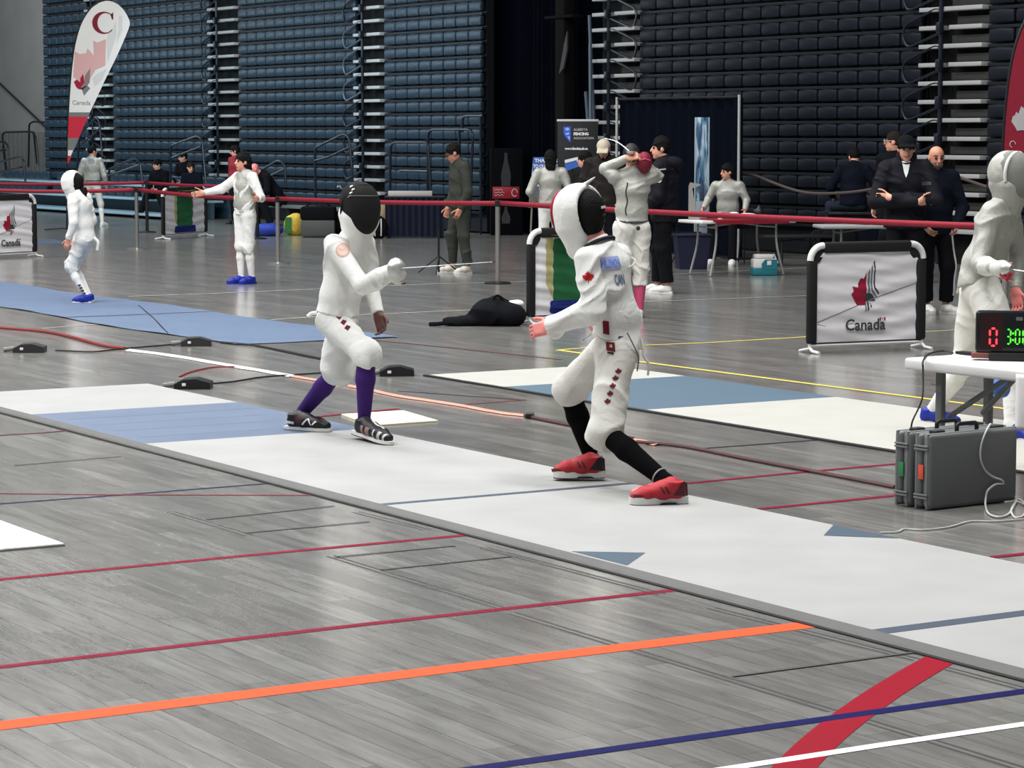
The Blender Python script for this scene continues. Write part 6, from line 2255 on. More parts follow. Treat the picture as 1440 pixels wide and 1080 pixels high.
def hood_mask(F, m=WHITE_CLOTH, rim=None, s=1.0, hair_m=HAIR):
    """padded mask seen from behind: shell open at the back over dark hair"""
    hd, f, u, r = F.J['head'], F.f, F.u, F.r
    k = F.k * s
    R = axes3(r, f, u)
    S = Solid(F.h)
    S.ell(hd - f * 0.02 * k + u * 0.02 * k, (0.086 * k, 0.104 * k, 0.112 * k), R, 0.02)
    S.ell(hd - f * 0.035 * k - u * 0.045 * k, (0.070 * k, 0.075 * k, 0.085 * k), R, 0.03)
    F.add(S, 'hair', hair_m)
    S = Solid(F.h)
    cut = [(npv(hd - f * 0.052 * k), npv((-f + u * 0.08).normalized()))]
    S.ell(hd + f * 0.035 * k + u * 0.01 * k, (0.138 * k, 0.158 * k, 0.160 * k), R, 0.02, cut)
    S.cone(hd + f * 0.05 * k - u * 0.08 * k, hd + f * 0.05 * k - u * 0.175 * k, 0.112 * k, 0.075 * k, 0.03, (npv(r), 0.9), [(npv(hd - f * 0.03 * k), npv(-f))])
    S.ell(hd - f * 0.03 * k, (0.106 * k, 0.19 * k, 0.124 * k), R, 0.015, op='sub')
    return F.add(S, 'mask', m)


def scap(F, m, brim=True, name='cap', down=0.0):
    k, c, f, u, r = F.k, F.J['head'], F.f, F.u, F.r
    R = axes3(r, f, u)
    S = Solid(F.h * 0.85)
    cut = [(npv(c + u * (0.045 - down) * k), npv(-u))]
    S.ell(c + u * 0.038 * k - f * 0.012 * k, (0.090 * k, 0.110 * k, 0.092 * k), R, 0.02, cut)
    if brim:
        S.box(c + u * (0.052 - down) * k + f * 0.125 * k, (0.072 * k, 0.062 * k, 0.010 * k), R, 0.009, 0.02)
    return F.add(S, name, m)


def glasses(F, m=BLACKP):
    k, c, f, u, r = F.k, F.J['head'], F.f, F.u, F.r
    b = MB()
    for s in (-1, 1):
        o = c + f * 0.108 * k + u * 0.012 * k + r * 0.034 * k * s
        b.tube([o + r * 0.026 * k * math.cos(a) + u * 0.019 * k * math.sin(a) for a in [i * math.pi / 5 for i in range(10)]], 0.005 * k, 5, closed=True)
        b.tube([o + r * 0.026 * k * s, c + r * 0.078 * k * s + u * 0.015 * k], 0.005 * k, 5)
    b.build('glasses', m, F.o)


def face_bits(F, brow=HAIR, lips=None, beard=None):
    k, c, f, u, r = F.k, F.J['head'], F.f, F.u, F.r
    for s in (-1, 1):
        MB().tube([c + f * 0.096 * k + u * 0.034 * k + r * 0.016 * k * s, c + f * 0.094 * k + u * 0.040 * k + r * 0.034 * k * s, c + f * 0.078 * k + u * 0.034 * k + r * 0.052 * k * s], 0.0055 * k, 5).build('eyebrow', brow, F.o)
    MB().tube([c + f * 0.092 * k - u * 0.056 * k - r * 0.022 * k, c + f * 0.100 * k - u * 0.057 * k, c + f * 0.092 * k - u * 0.056 * k + r * 0.022 * k], 0.005 * k, 5).build('mouth', lips or mat('lips', (0.30, 0.10, 0.09), 0.5), F.o)


def seated(H, yaw, seat, lean=0.05, head_drop=0.0, knees=0.09, **ov):
    b = (seat + 0.10) / H
    D = dict(pelvis=(0, 0, b), waist=(0, lean * 0.4, b + .10), chest=(0, lean, b + .215), neck=(0, lean * 1.4, b + .315), head=(0, lean * 1.7 + .02 + head_drop * .6, b + .398 - head_drop))
    for q, sg in (('L', 1), ('R', -1)):
        D['sh' + q] = (.106 * sg, lean * 1.3, b + .282)
        D['el' + q] = (.135 * sg, lean * 1.1 + .04, b + .12)
        D['wr' + q] = (.08 * sg, lean + .17, b + .07)
        D['hip' + q] = (.055 * sg, .0, b - .01)
        D['kn' + q] = (knees * sg, .26, max(b - .0, .285))
        D['an' + q] = (knees * sg, .27, .045)
        D['to' + q] = (knees * 1.1 * sg, .37, 0.0)
    D.update(ov)
    return pose(H, yaw, **D)


def person(px, py, H, yaw, label, base=None, head_yaw=None, nod=0.0, seat=None, h=0.0105, skin=None, group=None, eyes=True, lean=0.05, head_drop=0.0, curl=(0.5, 0.5), handdir=(None, None), palm=(None, None), flat=0.70, **ov):
    b = G(px, py) if base is None else V3(base)
    if seat is not None:
        J, f, l = seated(H, yaw, seat, lean, head_drop, **ov)
    else:
        J, f, l = pose(H, yaw, **ov)
    hy = math.radians(yaw if head_yaw is None else head_yaw)
    face = V3((-math.sin(hy), math.cos(hy), -nod))
    F = Fig.__new__(Fig)
    F.flat = flat
    F.__init__(b, J, face, size=H / 1.72, h=h, skin=skin, label=label, group=group, eyes=eyes, curl=curl, handdir=handdir, palm=palm)
    F.fwd, F.left = f, l
    return F


def whites(F, jm=OFFWHITE, bm=OFFWHITE, sm=WHITE_CLOTH, shoe=BLUE_SHOE, sole=SHOE_WHITE, seed=1, hem=-0.02, amp=0.009):
    J = F.J
    j = F.jacket(jm, 0.010, hem=J['pelvis'] + V3((0, 0, hem)), seed=seed, amp=amp, sleeve=0.014, freq=20)
    b = F.legs(bm, 'breeches', waist=0.6, r=(0.102, 0.072, 0.058), to=1.18, seed=seed + 1, amp=amp * 1.4, freq=22)
    for q in 'LR':
        F.sock(q, sm, start=0.1)
        F.shoe(q, shoe, sole, L=0.27)
    return j, b


def civvies(F, jm, tm, shoe=SHOE_WHITE, sole=SHOE_WHITE, hem=-0.06, g=0.016, sleeve=0.018, seed=1, amp=0.007, collar=0.06, puffy=0, tr=(0.094, 0.076, 0.066), flare=0.118, to=1.97):
    J = F.J
    nm = 'jacket'
    if puffy:
        S_old = folds
        j = F.jacket(jm, g, hem=J['pelvis'] + V3((0, 0, hem)), seed=seed, amp=0.011, sleeve=sleeve, freq=52, collar=collar, flare=flare)
    else:
        j = F.jacket(jm, g, hem=J['pelvis'] + V3((0, 0, hem)), seed=seed, amp=amp, sleeve=sleeve, freq=22, collar=collar, flare=flare)
    t = F.legs(tm, 'trousers', waist=0.4, r=tr, to=to, seed=seed + 2, amp=amp, freq=20)
    for q in 'LR':
        F.shoe(q, shoe, sole, L=0.285)
    return j, t


# ---- sabre fencer at the right edge
YS = 16.45
BS = G(1385, 600)
BS = V3((BS.x, YS, 0))


def Cc(px, py, dy=0.0):
    return W(px, py, YS + dy) - BS


JS = dict(head=Cc(1420, 246, -0.02), neck=Cc(1412, 286), chest=Cc(1402, 312), waist=Cc(1386, 365), pelvis=Cc(1380, 402),
          shR=Cc(1396, 300, -0.10), elR=Cc(1378, 372, -0.22), wrR=Cc(1400, 377, -0.45),
          shL=Cc(1420, 296, 0.12), elL=Cc(1430, 360, 0.14), wrL=Cc(1428, 408, 0.0),
          hipR=Cc(1384, 412, -0.08), knR=Cc(1424, 505, -0.40), anR=Cc(1422, 597, -0.50), toR=Cc(1452, 612, -0.62),
          hipL=Cc(1374, 412, 0.08), knL=Cc(1360, 508, 0.10), anL=Cc(1310, 580, 0.42), toL=Cc(1338, 590, 0.36))
FS = Fig(BS, JS, UX * 0.9 + V3((0.25, 0, -0.05)), size=1.02, h=0.0085, skin=SKIN_PINK, label='fencer in grey metallic jacket and grey mask behind the scoring table', eyes=False,
         curl=(0.6, 1.3), handdir=(V3((0.12, -0.3, -1)), V3((0.55, -0.8, 0.0))))
FS.flat = 0.72
jk = FS.jacket(LAME, 0.012, hem=Cc(1378, 396), hem_n=V3((0.1, 0, -1)), flare=0.106, seed=31, amp=0.012, sleeve=0.016, freq=18)
FS.legs(OFFWHITE, 'breeches', waist=0.55, r=(0.116, 0.088, 0.068), to=1.14, seed=33, amp=0.010, knee_bulge=0.006, freq=17)
for q in 'LR':
    FS.sock(q, WHITE_CLOTH, start=0.1, r=(0.060, 0.062, 0.042))
FS.shoe('L', BLUE_SHOE, SHOE_WHITE, heel=Cc(1292, 596, 0.45), toe=Cc(1352, 599, 0.30), tall=1.15)
FS.shoe('R', BLUE_SHOE, SHOE_WHITE, heel=Cc(1412, 616, -0.44), toe=Cc(1464, 626, -0.70), tall=1.15)
mk = FS.fencing_mask(MESH_GREY, LAME, ms=1.0)
hd, f, u, r = JS['head'], FS.f, FS.u, FS.r
R = axes3(r, f, u)
S = Solid(0.008)
S.ell(hd - f * 0.02 + u * 0.02, (0.118, 0.130, 0.136), R, 0.02, [(npv(hd + f * 0.045), npv(f))])
S.cone(hd - u * 0.02 - f * 0.015, hd - u * 0.12 - f * 0.01, 0.116, 0.088, 0.03, None, [(npv(hd + f * 0.05), npv(f))])
FS.add(S, 'mask_hood', LAME, folds(5, 0.004, 18, (0.3, 0.2, 1)), parent=mk)
pts = [hd + f * 0.050 + r * 0.119 * math.cos(a) + u * (0.012 + 0.134 * math.sin(a)) for a in [math.pi * (-0.12 + 1.24 * i / 16) for i in range(17)]]
MB().tube(pts, 0.011, 8).build('mask_strip', WHITE_CLOTH, mk)
S = Solid(0.0085)
dr = (JS['wrR'] - JS['elR']).normalized()
S.cone(JS['elR'].lerp(JS['wrR'], 0.35), JS['wrR'], 0.066, 0.046, 0.02, None, [(npv(JS['elR'].lerp(JS['wrR'], 0.38)), npv(-dr))])
S.ell(JS['wrR'] + V3((0.55, -0.8, 0.0)).normalized() * 0.06, (0.062, 0.062, 0.055), None, 0.03)
FS.add(S, 'glove', GLOVE, folds(6, 0.004, 40, npv(dr)))
hp = BS + JS['wrR'] + V3((0.55, -0.8, -0.02)).normalized() * 0.125
t = epee('sabre held forward by the fencer in the grey mask', hp, (0.75, -0.62, -0.08), length=0.84, guard_r=0.05)
t.name = 'sabre'
MB().tube([V3((-0.05, 0.02, -0.03)), V3((-0.02, -0.01, -0.06)), V3((0.0, -0.02, -0.02))], 0.016, 8).build('red_plug', mat('plug_red', (0.40, 0.01, 0.04), 0.5), t)
MB().tube(smooth_path([Cc(1352, 388, 0.0), Cc(1349, 400, -0.02), Cc(1346, 412, 0.0)]), 0.008, 6).build('body_wire', CORD, FS.o)

# ---- masked child at left, seen from behind
F = person(116, 426, 1.47, 72, 'masked child in white with blue shoes standing on the blue cloth strip', eyes=False, h=0.0095,
           pelvis=(0, -.03, .50), waist=(0, -.02, .60), chest=(0, .0, .73), neck=(0, .02, .835), head=(0, .05, .915), shL=(.112, .01, .80), shR=(-.112, .01, .80),
           hipL=(.05, -.03, .49), hipR=(-.05, -.03, .49), knL=(.06, .07, .275), knR=(-.05, .09, .275), anL=(.055, -.07, .045), anR=(-.06, -.03, .045), toL=(.07, .04, 0), toR=(-.06, .07, 0),
           elL=(.155, -.02, .62), wrL=(.15, .03, .49), elR=(-.15, -.01, .62), wrR=(-.14, .10, .50))
j, b_ = whites(F, WHITE_CLOTH, WHITE_CLOTH, seed=41, hem=-0.05)
mk = hood_mask(F, s=0.98)
hd = F.J['head']
MB().tube(smooth_path([hd - F.f * 0.10 - F.u * 0.06, hd - F.f * 0.12 - F.u * 0.13, hd - F.f * 0.10 - F.u * 0.20]), [0.04] * 6 + [0.025] * 6 + [0.01], 8).build('ponytail', HAIR, F.o)
c = F.J['knL'].lerp(F.J['anL'], 0.5)
for i in range(4):
    p = F.J['knL'].lerp(F.J['anL'], 0.60 + 0.09 * i)
    MB().tube([p + V3((-0.02, -0.052 + 0.002 * i, 0.0)), p + V3((0.012, -0.054 + 0.002 * i, 0.012))], 0.008, 6).build('sock_mark', INK_BLACK, F.o)
MB().tube(smooth_path([F.J['pelvis'] - F.fwd * 0.11, F.J['pelvis'] - F.fwd * 0.16 - V3((0, 0, 0.05)), F.J['pelvis'] - F.fwd * 0.15 - V3((0, 0, 0.14))]), 0.018, 6).build('strap_end', WHITE_CLOTH, F.o)

# ---- back-turned fencer further left
F = person(131, 319, 1.64, -12, 'back-turned fencer in pale grey jacket standing behind the masked child', head_yaw=-50, anR=(-.125, -.012, .045), knR=(-.10, .01, .285), toR=(-.15, .085, 0), anL=(.08, 0, .045), eyes=False,
           elL=(.165, -.02, .63), wrL=(.16, .05, .50), elR=(-.165, -.02, .63), wrR=(-.16, .06, .50))
j, b_ = whites(F, LAME, OFFWHITE, shoe=SHOE_WHITE, seed=51, hem=0.03)
F.hair(HAIR)
c = F.J['pelvis'].lerp(F.J['waist'], 0.45)
MB().tube([c + F.left * 0.166 * math.cos(a) + F.fwd * 0.122 * math.sin(a) for a in [i * math.pi / 12 for i in range(24)]], 0.009, 6, closed=True).build('belt', INK_BLACK, F.o)
decal('back_emblem', j, disc(0.06, sx=1.2), F.J['chest'] + V3((0, -0.3, 0.10)), (1, 0, 0), (0, 0, 1), mat('emblem_grey', (0.33, 0.33, 0.32), 0.8), j, n=(0, -1, 0))

# ---- woman with outstretched arm
F = person(346, 399, 1.66, 128, 'woman fencer with long dark hair stretching one arm to the left', curl=(0.2, 0.15), skin=SKIN,
           elR=(-.195, .085, .715), wrR=(-.27, .20, .69), elL=(.175, -.03, .66), wrL=(.25, .05, .655), head=(0, .022, .925),
           anL=(.035, -.03, .045), knL=(.045, .0, .285), toL=(.045, .065, 0), anR=(-.035, .02, .045), toR=(-.045, .115, 0), knR=(-.045, .02, .285))
j, b_ = whites(F, WHITE_CLOTH, WHITE_CLOTH, shoe=BLUE_SHOE, sole=BLUE_SHOE, seed=61, hem=-0.0)
S = Solid(F.h)
F.torso(S, 0.017, [(npv(F.J['pelvis'] + V3((0, 0, 0.015))), (0, 0, -1.0))])
F.add(S, 'metallic_vest', LAME, folds(62, 0.008, 24, (0.3, 0, 1)))
F.hair(HAIR, long=0.20, back=1, top=0.016)
face_bits(F)

# ---- man in dark green tracksuit looking down
F = person(647, 384, 1.77, 112, 'man in dark green tracksuit and glasses looking down by the draped table', head_yaw=104, nod=0.45, skin=SKIN_TAN,
           head=(0, .055, .918), neck=(0, .012, .845), elL=(.15, -.01, .63), wrL=(.125, .045, .495), elR=(-.14, .0, .63), wrR=(-.12, .05, .50),
           anL=(.085, -.03, .045), toL=(.11, .06, 0), anR=(-.075, .03, .045), toR=(-.09, .12, 0), knL=(.075, .0, .285), knR=(-.07, .035, .285))
civvies(F, GREEN_SUIT, GREEN_SUIT, shoe=mat('shoe_beige', (0.60, 0.57, 0.50), 0.6), seed=71, hem=-0.03, tr=(0.100, 0.084, 0.058), to=1.88, amp=0.009)
F.hair(HAIR)
glasses(F)
face_bits(F)

# ---- group by the banner
F = person(774, 378, 1.66, 4, 'fencer with black ponytail and pale jacket seen from behind by the blue poster', eyes=False, elL=(.175, -.01, .65), wrL=(.13, .10, .58), elR=(-.165, -.02, .64), wrR=(-.12, .10, .57))
j, b_ = whites(F, LAME, WHITE_CLOTH, shoe=SHOE_WHITE, seed=81, hem=0.04)
F.hair(HAIR, long=0.16, back=1, top=0.018)
F = person(826, 374, 1.63, 82, 'dark-haired person in white shirt in profile behind the brown jacket', head=(0, .03, .93))
civvies(F, OFFWHITE, BLACK_CLOTH, seed=91, hem=-0.03)
F.hair(HAIR, back=1, top=0.016, fringe=0.035)
face_bits(F)
F = person(849, 386, 1.83, 172, 'man in brown quilted jacket and beige cap looking down', nod=0.5, skin=SKIN_TAN, head=(0, .04, .918), elL=(.165, 0, .635), elR=(-.165, 0, .635), wrL=(.13, .07, .53), wrR=(-.13, .07, .53))
j, t_ = civvies(F, BROWN_JACKET, BLACK_CLOTH, seed=101, hem=-0.10, g=0.035, sleeve=0.032, puffy=1, collar=0.075)
scap(F, mat('cap_beige', (0.50, 0.45, 0.36), 0.8, var=0.1), down=0.01)
S = Solid(F.h)
S.cone(F.J['neck'] + V3((0, 0, 0.0)), F.J['neck'] + V3((0, 0, 0.055)) + F.fwd * 0.02, 0.095, 0.085, 0.02)
F.add(S, 'hood', BLACK_CLOTH, folds(3, 0.008, 30, (1, 0, 1)))
face_bits(F, beard=True)
MB().flat([(-0.03, -0.05), (0.02, -0.05), (0.02, 0.03), (-0.01, 0.05)], F.J['head'] + F.f * 0.095 - F.u * 0.115, F.r, F.u).build('face_scarf', BLACK_CLOTH, F.o, smooth=None)

F = person(888, 446, 1.78, 12, 'fencer in grey jacket and pink socks holding both hands behind the head', eyes=False, curl=(1.0, 1.0), head_yaw=-10, h=0.0095,
           shL=(.112, 0, .82), shR=(-.112, 0, .82), elL=(.155, .03, .862), wrL=(.045, -.075, .925), elR=(-.17, .09, .815), wrR=(-.06, -.02, .90), handdir=(V3((0.8, 0, 0.15)), V3((-0.8, 0, 0.1))),
           anL=(.045, 0, .045), anR=(-.045, 0, .045), toL=(.055, .1, 0), toR=(-.055, .1, 0))
PINK = mat('sock_pink', (0.56, 0.085, 0.20), 0.8, var=0.06)
j = F.jacket(LAME, 0.012, hem=F.J['pelvis'] + V3((0, 0, 0.05)), seed=111, amp=0.010, sleeve=0.018, freq=18)
b_ = F.legs(OFFWHITE, 'breeches', waist=0.8, r=(0.108, 0.084, 0.070), to=1.42, seed=112, amp=0.010, freq=34)
for q in 'LR':
    F.sock(q, PINK, start=0.3, r=(0.060, 0.062, 0.042))
    F.shoe(q, SHOE_WHITE, SHOE_WHITE)
F.hair(mat('hair_charcoal', (0.03, 0.026, 0.026), 0.6, var=0.3), top=0.02)
c = F.J['pelvis'].lerp(F.J['waist'], 0.42)
MB().tube([c + V3((0, 0, 0.03 * math.sin(a * 1.0))) + F.left * 0.168 * math.cos(a) + F.fwd * 0.126 * math.sin(a) for a in [i * math.pi / 12 for i in range(24)]], 0.008, 6, closed=True).build('belt_cord', INK_DK, F.o)
decal('hip_badge', b_, disc(0.022), F.J['pelvis'] + V3((0.06, -0.3, -0.02)), (1, 0, 0), (0, 0, 1), INK_DK, b_, n=(0, -1, 0))
tree = bvh_of(j)
pts = []
for i in range(12):
    w_ = F.J['waist'].lerp(F.J['chest'], -0.2 + 1.5 * i / 11) + F.left * (0.085 + 0.01 * math.sin(i)) - F.fwd * 0.4
    h_ = tree.ray_cast(w_, F.fwd)
    if h_[0] is not None:
        pts.append(h_[0] - F.fwd * 0.002)
MB().tube(pts, 0.007, 6).build('wire_seam', INK_DK, j)
mp_ = F.o.location + F.J['neck'] + F.left * -0.13 + F.fwd * -0.12 + V3((0, 0, 0.10))
S = Solid(0.011)
S.ell((0, 0, 0), (0.105, 0.12, 0.135), None, 0.02)
S.ell((0, 0.05, -0.07), (0.08, 0.09, 0.09), None, 0.03)
o = link('fencing_mask', S.mesh('fencing_mask'), mat('mask_crimson', (0.22, 0.008, 0.03), 0.6, var=0.15, scale=40))
o.location = mp_ + V3((-0.03, 0.02, 0))
o.scale = (0.78, 0.78, 0.78)
MB().tube([V3((-0.07, -0.10, 0.02)), V3((0, -0.125, 0.04)), V3((0.07, -0.10, 0.02))], 0.012, 6).build('strap', mat('strap_pink', (0.5, 0.08, 0.14), 0.6), o)
tag(o, 'crimson fencing mask hanging behind the head of the pink-socked fencer', 'mask')
hd_ = F.o.location + F.J['wrL']
a0 = hd_ + V3((0.03, -0.02, 0.05))
t = thing('sabre', 'sabre blade sticking up over the raised hands of the pink-socked fencer', 'sword', a0)
MB().tube(smooth_path([V3((0, 0, 0)), V3((-0.08, 0.02, 0.07)), V3((-0.16, 0.05, 0.12)), V3((-0.27, 0.1, 0.15))]), [0.009] * 6 + [0.007] * 6 + [0.005] * 7, 6).build('blade', STEEL, t)
MB().lathe([(0.012, -0.02), (0.045, 0.0), (0.05, 0.02), (0.04, 0.012), (0.012, -0.01)], (0, 0, 0), 16).build('guard', GUARD, t)

F = person(934, 412, 1.84, 70, 'man in black puffer jacket and white shoes facing left by the pink-socked fencer', skin=SKIN, head_yaw=98, head=(0, .03, .93), elL=(.165, -.01, .63), wrL=(.15, .09, .53), elR=(-.16, .05, .64), wrR=(-.06, .16, .56),
           anL=(.06, -.04, .045), toL=(.065, .06, 0), anR=(-.055, .06, .045), toR=(-.06, .16, 0), knL=(.06, -.01, .285), knR=(-.055, .05, .285))
j, t_ = civvies(F, PUFFER, BLACK_CLOTH, seed=121, hem=-0.12, g=0.035, sleeve=0.034, puffy=1, collar=0.07, tr=(0.105, 0.09, 0.075), to=1.9)
F.hair(HAIR, top=0.03)
face_bits(F)
S = Solid(F.h)
S.ell(F.J['neck'] - F.fwd * 0.09 + V3((0, 0, -0.01)), (0.14, 0.10, 0.09), None, 0.03)
F.add(S, 'hood', PUFFER, folds(2, 0.012, 30, (1, 0, 1)))
decal('sleeve_badge', j, disc(0.035), F.J['shL'].lerp(F.J['elL'], 0.42) + V3((0.0, -0.4, 0)), (1, 0, 0), (0, 0, 1), LETW, j, n=(0.05, -1, 0), lift=0.006)
decal('chest_mark', j, [(-0.05, -0.012), (0.05, 0.0), (0.05, 0.016), (-0.05, 0.004)], F.J['chest'] + F.fwd * 0.03 + V3((-0.06, -0.4, 0.10)), (1, 0, 0), (0, 0, 1), mat('mark_grey', (0.30, 0.31, 0.33), 0.7), j, n=(-0.3, -1, 0), lift=0.006)
o = MB().prism([(-0.045, -0.03), (0.05, -0.045), (0.055, 0.02), (-0.02, 0.055)], (0, 0, 0), (1, 0, 0), (0, 0, 1), (0, 0.012, 0)).build('folded_paper', PAPERM, smooth=None)
o.location = F.o.location + F.J['wrR'] + F.fwd * 0.10 + V3((0.02, -0.05, -0.03))
tag(o, 'folded white paper in the hand of the man in the black puffer jacket', 'paper')

# ---- seated woman behind the red runner
cw = c1 + V3((0.02, 0.60, 0))
F = person(0, 0, 1.68, 165, 'smiling woman fencer in grey jacket seated behind the red runner', base=cw, seat=0.57, lean=0.02, head_yaw=120, skin=SKIN, nod=0.1, curl=(0.5, 0.5),
           elL=(.165, .02, .555), wrL=(.17, .12, .475), elR=(-.17, .02, .56), wrR=(-.185, .14, .49))
j, b_ = civvies(F, LAME, BLACK_CLOTH, shoe=SHOE_WHITE, seed=131, hem=0.0, g=0.010, sleeve=0.014)
F.hair(HAIR, long=0.06, back=1, top=0.014, bun=True)
face_bits(F)
for o in COL.objects:
    if o.get('label') == 'dark chair the seated woman in grey sits on':
        o.scale = (1, 1, 1.25)
        o.location.x += 0.17

# ---- men at right
pb_ = W(1200, 285, 38.0)
F = person(0, 0, 1.78, -8, 'man in dark clothes seated with his back to us below the seats', base=V3((pb_.x, pb_.y, 0)), seat=0.76, lean=0.03, head_yaw=20, nod=0.5, eyes=False, head_drop=0.015,
           elL=(.19, .0, .62), wrL=(.17, .10, .54), elR=(-.19, .02, .62), wrR=(-.16, .13, .56), knL=(.19, .2, .46), anL=(.20, .14, .22), toL=(.20, .24, .17), anR=(-.12, .2, .22), toR=(-.12, .30, .17))
civvies(F, NAVY_CLOTH, mat('denim_dark', (0.012, 0.022, 0.045), 0.8), shoe=BLACK_SHOE, sole=BLACKP, seed=141, hem=-0.02, g=0.02, sleeve=0.022)
F.hair(HAIR)
t = thing('storage_crate', 'dark crate the back-turned seated man sits on', 'crate', V3((pb_.x, pb_.y + 0.06, 0)))
MB().box((0, 0, 0.37), (0.7, 0.36, 0.66), 0.02).build('body', NAVY_CLOTH, t)
MB().box((0, 0, 0.72), (0.76, 0.40, 0.05), 0.015).build('lid', BLACKP, t)
MB().box((0, 0, 0.02), (0.6, 0.3, 0.04)).build('foot', BLACKP, t)

F = person(1256, 388, 1.92, 140, 'man with glasses half hidden behind the arms-crossed man in black cap', head_yaw=75, skin=SKIN)
civvies(F, BLACK_CLOTH, BLACK_CLOTH, shoe=BLACK_SHOE, sole=BLACKP, seed=151)
F.hair(HAIR_BR)
glasses(F, mat('frame_pale', (0.5, 0.5, 0.5), 0.3))
face_bits(F, HAIR_BR)

F = person(1271, 446, 1.88, 172, 'arms-crossed man in black puffer jacket and black cap', head_yaw=176, nod=0.18, skin=SKIN, curl=(0.9, 0.9),
           elL=(.165, .07, .645), wrL=(-.085, .125, .66), elR=(-.165, .07, .635), wrR=(.075, .145, .64), handdir=(V3((-0.7, 0.7, 0.05)), V3((0.7, 0.7, 0.05))), head=(0, .03, .925))
j, t_ = civvies(F, PUFFER, BLACK_CLOTH, shoe=SHOE_WHITE, sole=SHOE_WHITE, seed=161, hem=-0.07, g=0.035, sleeve=0.034, puffy=1, collar=0.05)
scap(F, BLACK_CLOTH, down=0.004)
F.hair(HAIR, top=-0.004, fringe=0.03)
face_bits(F)
S = Solid(F.h)
S.cone(F.J['neck'] + V3((0, 0, 0.01)), F.J['neck'] + V3((0, 0, 0.06)), 0.115, 0.105, 0.02)
S.cone(F.J['neck'] + F.fwd * 0.05 + V3((0, 0, 0.0)), F.J['neck'] + F.fwd * 0.10 + V3((0, 0, 0.14)), 0.052, 0.045, 0.03, op='sub')
F.add(S, 'collar', PUFFER, folds(7, 0.006, 30, (1, 0, 1)))
decal('shirt_front', j, [(-0.045, 0.06), (0.045, 0.06), (0.02, -0.06), (0.0, -0.11), (-0.02, -0.06)], F.J['neck'] + F.fwd * 0.4 + V3((0, 0, -0.035)), -F.left, (0, 0, 1), LETW, j, n=F.fwd, lift=0.008, back=0.1)
decal('sleeve_label', j, [(-0.04, -0.018), (0.04, -0.018), (0.04, 0.018), (-0.04, 0.018)], F.J['shL'].lerp(F.J['elL'], 0.35) + V3((0.02, -0.4, 0)), (1, 0, 0), (0, 0, 1), mat('label_grey', (0.05, 0.05, 0.055), 0.6), j, n=(0.2, -1, 0.1), lift=0.006)

F = person(1312, 441, 1.77, 190, 'bald man in dark coat standing behind the arms-crossed man', head_yaw=188, nod=0.22, skin=SKIN_TAN, elL=(.165, .02, .63), wrL=(.10, .12, .53), elR=(-.16, .02, .63), wrR=(-.10, .12, .53),
           anL=(.075, .0, .045), toL=(.115, .085, 0), anR=(-.03, -.03, .045), toR=(-.03, .06, 0), knL=(.08, .03, .285))
j, t_ = civvies(F, NAVY_CLOTH, BLACK_CLOTH, shoe=SHOE_WHITE, sole=SHOE_WHITE, seed=171, hem=-0.10, g=0.025, sleeve=0.024, tr=(0.10, 0.085, 0.07), to=1.88)
face_bits(F)
S = Solid(F.h * 0.8)
c = F.J['head']
S.ell(c - F.u * 0.062 + F.f * 0.055, (0.060, 0.052, 0.050), axes3(F.r, F.f, F.u), 0.02)
S.ell(c - F.u * 0.048 + F.f * 0.100, (0.030, 0.03, 0.012), axes3(F.r, F.f, F.u), 0.01, op='sub')
F.add(S, 'beard', mat('beard_grey', (0.14, 0.11, 0.10), 0.8, var=0.3, scale=90))
pts = []
for i in range(12):
    p = F.J['hipL'].lerp(F.J['knL'], i / 6) if i < 6 else F.J['knL'].lerp(F.J['anL'], (i - 6) / 5.5)
    pts.append(p + F.left * 0.060 + F.fwd * (0.075 if i < 9 else 0.06))
tr_ = bvh_of(t_)
q_ = []
for p in pts:
    n_ = (F.left * 0.5 + F.fwd).normalized()
    h_ = tr_.ray_cast(p + n_ * 0.4, -n_)
    if h_[0] is not None:
        q_.append(h_[0] + n_ * 0.002)
MB().tube(q_, 0.011, 6).build('side_stripe', LETW, t_)

# ---- seated spectators along the left
bn = thing('team_bench', 'long grey bench at the foot of the seats under the bald spectator', 'bench', PV(415, 318, 23.4) * 1.0, ROTU)
bn.location.z = 0
MB().box((0, 0, 0.42), (4.6, 0.42, 0.06), 0.012).build('seat', mat('bench_grey', (0.17, 0.18, 0.18), 0.6), bn)
for x in (-2.0, 0, 2.0):
    MB().box((x, 0, 0.20), (0.08, 0.36, 0.39), 0.01).build('leg', BLACKP, bn)


def spectator(px, py, v, H, yaw, label, seat, jm, head_yaw=None, nod=0.2, skin=None, hair=HAIR, **ov):
    p = PV(px, py, v)
    F = person(0, 0, H, yaw, label, base=V3((p.x, p.y, 0)), seat=seat, head_yaw=head_yaw, nod=nod, skin=skin, h=0.0115, **ov)
    civvies(F, jm, BLACK_CLOTH, shoe=BLACK_SHOE, sole=BLACKP, seed=int(px), hem=-0.02, g=0.018, sleeve=0.02)
    if hair:
        F.hair(hair)
    face_bits(F)
    return F


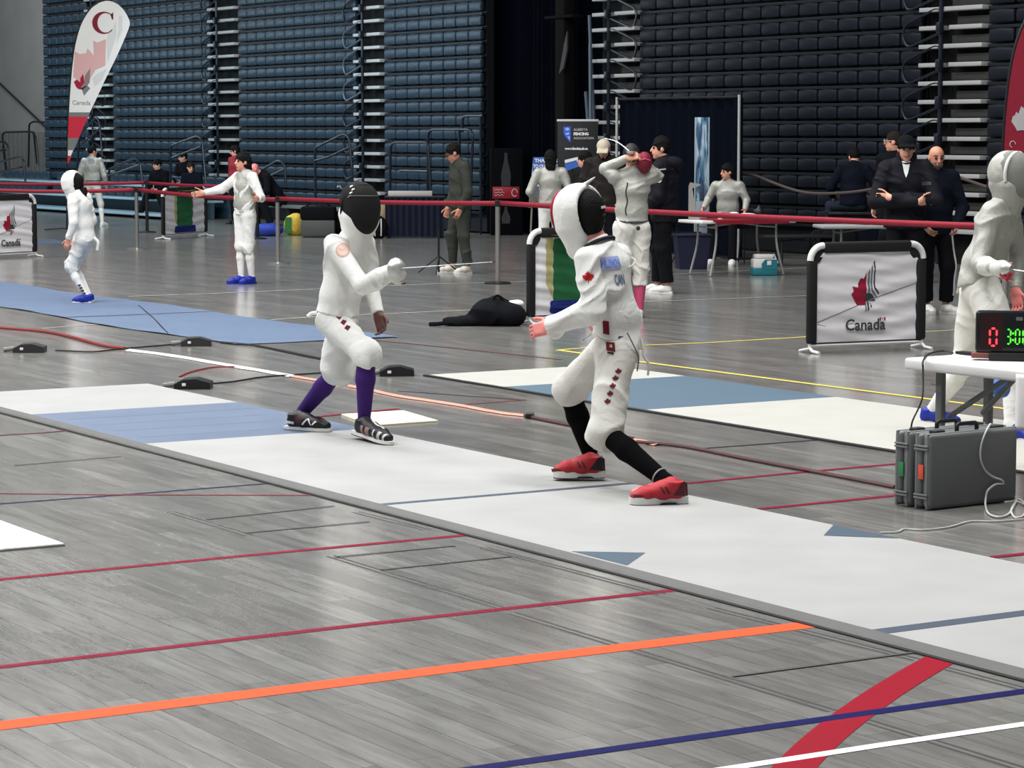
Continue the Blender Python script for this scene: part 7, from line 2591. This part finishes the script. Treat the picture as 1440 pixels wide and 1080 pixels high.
spectator(229, 300, 23.75, 1.72, 150, 'leftmost seated spectator in black with one leg stretched out', 0.40, BLACK_CLOTH, head_yaw=125, knL=(.10, .22, .30), anL=(.30, .34, .10), toL=(.36, .42, .06), anR=(-.05, .42, .06), toR=(-.05, .50, .02), knR=(-.06, .25, .29))
spectator(265, 294, 24.6, 1.72, 150, 'rear dark-haired spectator right of the leftmost seated one, in black', 0.56, BLACK_CLOTH, head_yaw=115, anL=(.09, .27, .2), toL=(.09, .35, .16), anR=(-.09, .27, .2), toR=(-.09, .35, .16))
spectator(273, 305, 23.55, 1.62, 165, 'short-haired seated spectator in front of the rear dark-haired one', 0.40, NAVY_CLOTH, head_yaw=200, hair=HAIR_BR)
F = person(0, 0, 1.64, 130, 'person in red jacket behind the head of the woman with outstretched arm', base=V3(PV(333, 318, 23.2)[:2] + (0,)), head_yaw=100, nod=0.3)
civvies(F, mat('jacket_red', (0.30, 0.015, 0.03), 0.7), BLACK_CLOTH, shoe=BLACK_SHOE, sole=BLACKP, seed=181)
F.hair(HAIR, long=0.05, back=1)
face_bits(F)
spectator(395, 312, 23.25, 1.78, 118, 'bald spectator in black bending forward on the long bench', 0.43, BLACK_CLOTH, head_yaw=110, nod=0.8, hair=None, lean=0.16, head_drop=0.04, skin=SKIN_PINK,
          anL=(.14, .18, .045), toL=(.15, .28, 0.0))
# ------------------------------------------------------------------ light
w = bpy.data.worlds.new('hall_air')
SC.world = w
w.use_nodes = True
w.node_tree.nodes['Background'].inputs[0].default_value = (0.93, 0.97, 1.0, 1)
w.node_tree.nodes['Background'].inputs[1].default_value = 0.13


def lamp(u, v, z, e, sx, sy, name='hall_light', aim=None, col=None):
    l = bpy.data.lights.new(name, 'AREA')
    l.shape = 'RECTANGLE'
    l.size, l.size_y = sx, sy
    l.energy = e
    if col:
        l.color = col
    o = bpy.data.objects.new(name, l)
    o.location = UV(u, v, z)
    o.rotation_euler = (0, 0, ROTU)
    if aim is not None:
        o.rotation_euler = (V3(aim) - o.location).to_track_quat('-Z', 'Y').to_euler()
    COL.objects.link(o)
    return o


for u in (-40, -28, -18, -9):
    for v, e in ((-7, 850), (2, 800), (9, 900), (16, 560)):
        lamp(u, v, 15, e, 4, 2)
# lamps over the seats on the left wash their lower rows
for px_ in (230, 430, 600):
    uu = uof(px_, VB, 200)
    lamp(uu, 20.0, 4.5, 150, 3, 1.5, 'seat_light', UV(uu, VB, 1.0), (0.72, 0.90, 1.0))
uu = uof(100, VB, 200)
lamp(uu, 20.5, 4.0, 170, 3, 1.5, 'seat_light', UV(uu, 24.0, 0.3), (0.60, 0.88, 1.0))  # unseen cyan fill added to brighten the pulled-out low rows
uu = uof(10, VB, 200)
lamp(uu, 20.0, 9.0, 250, 3, 2, 'wall_fill', UV(uu, 27.0, 4.0))  # unseen fill lamp added to lift the grey left wall
SC.view_settings.view_transform = 'Standard'
SC.view_settings.look = 'None'
SC.view_settings.exposure = 0.0
SC.view_settings.use_curve_mapping = True
cm = SC.view_settings.curve_mapping
c = cm.curves[3]
c.points.new(0.25, 0.215)
c.points.new(0.75, 0.80)
cm.update()
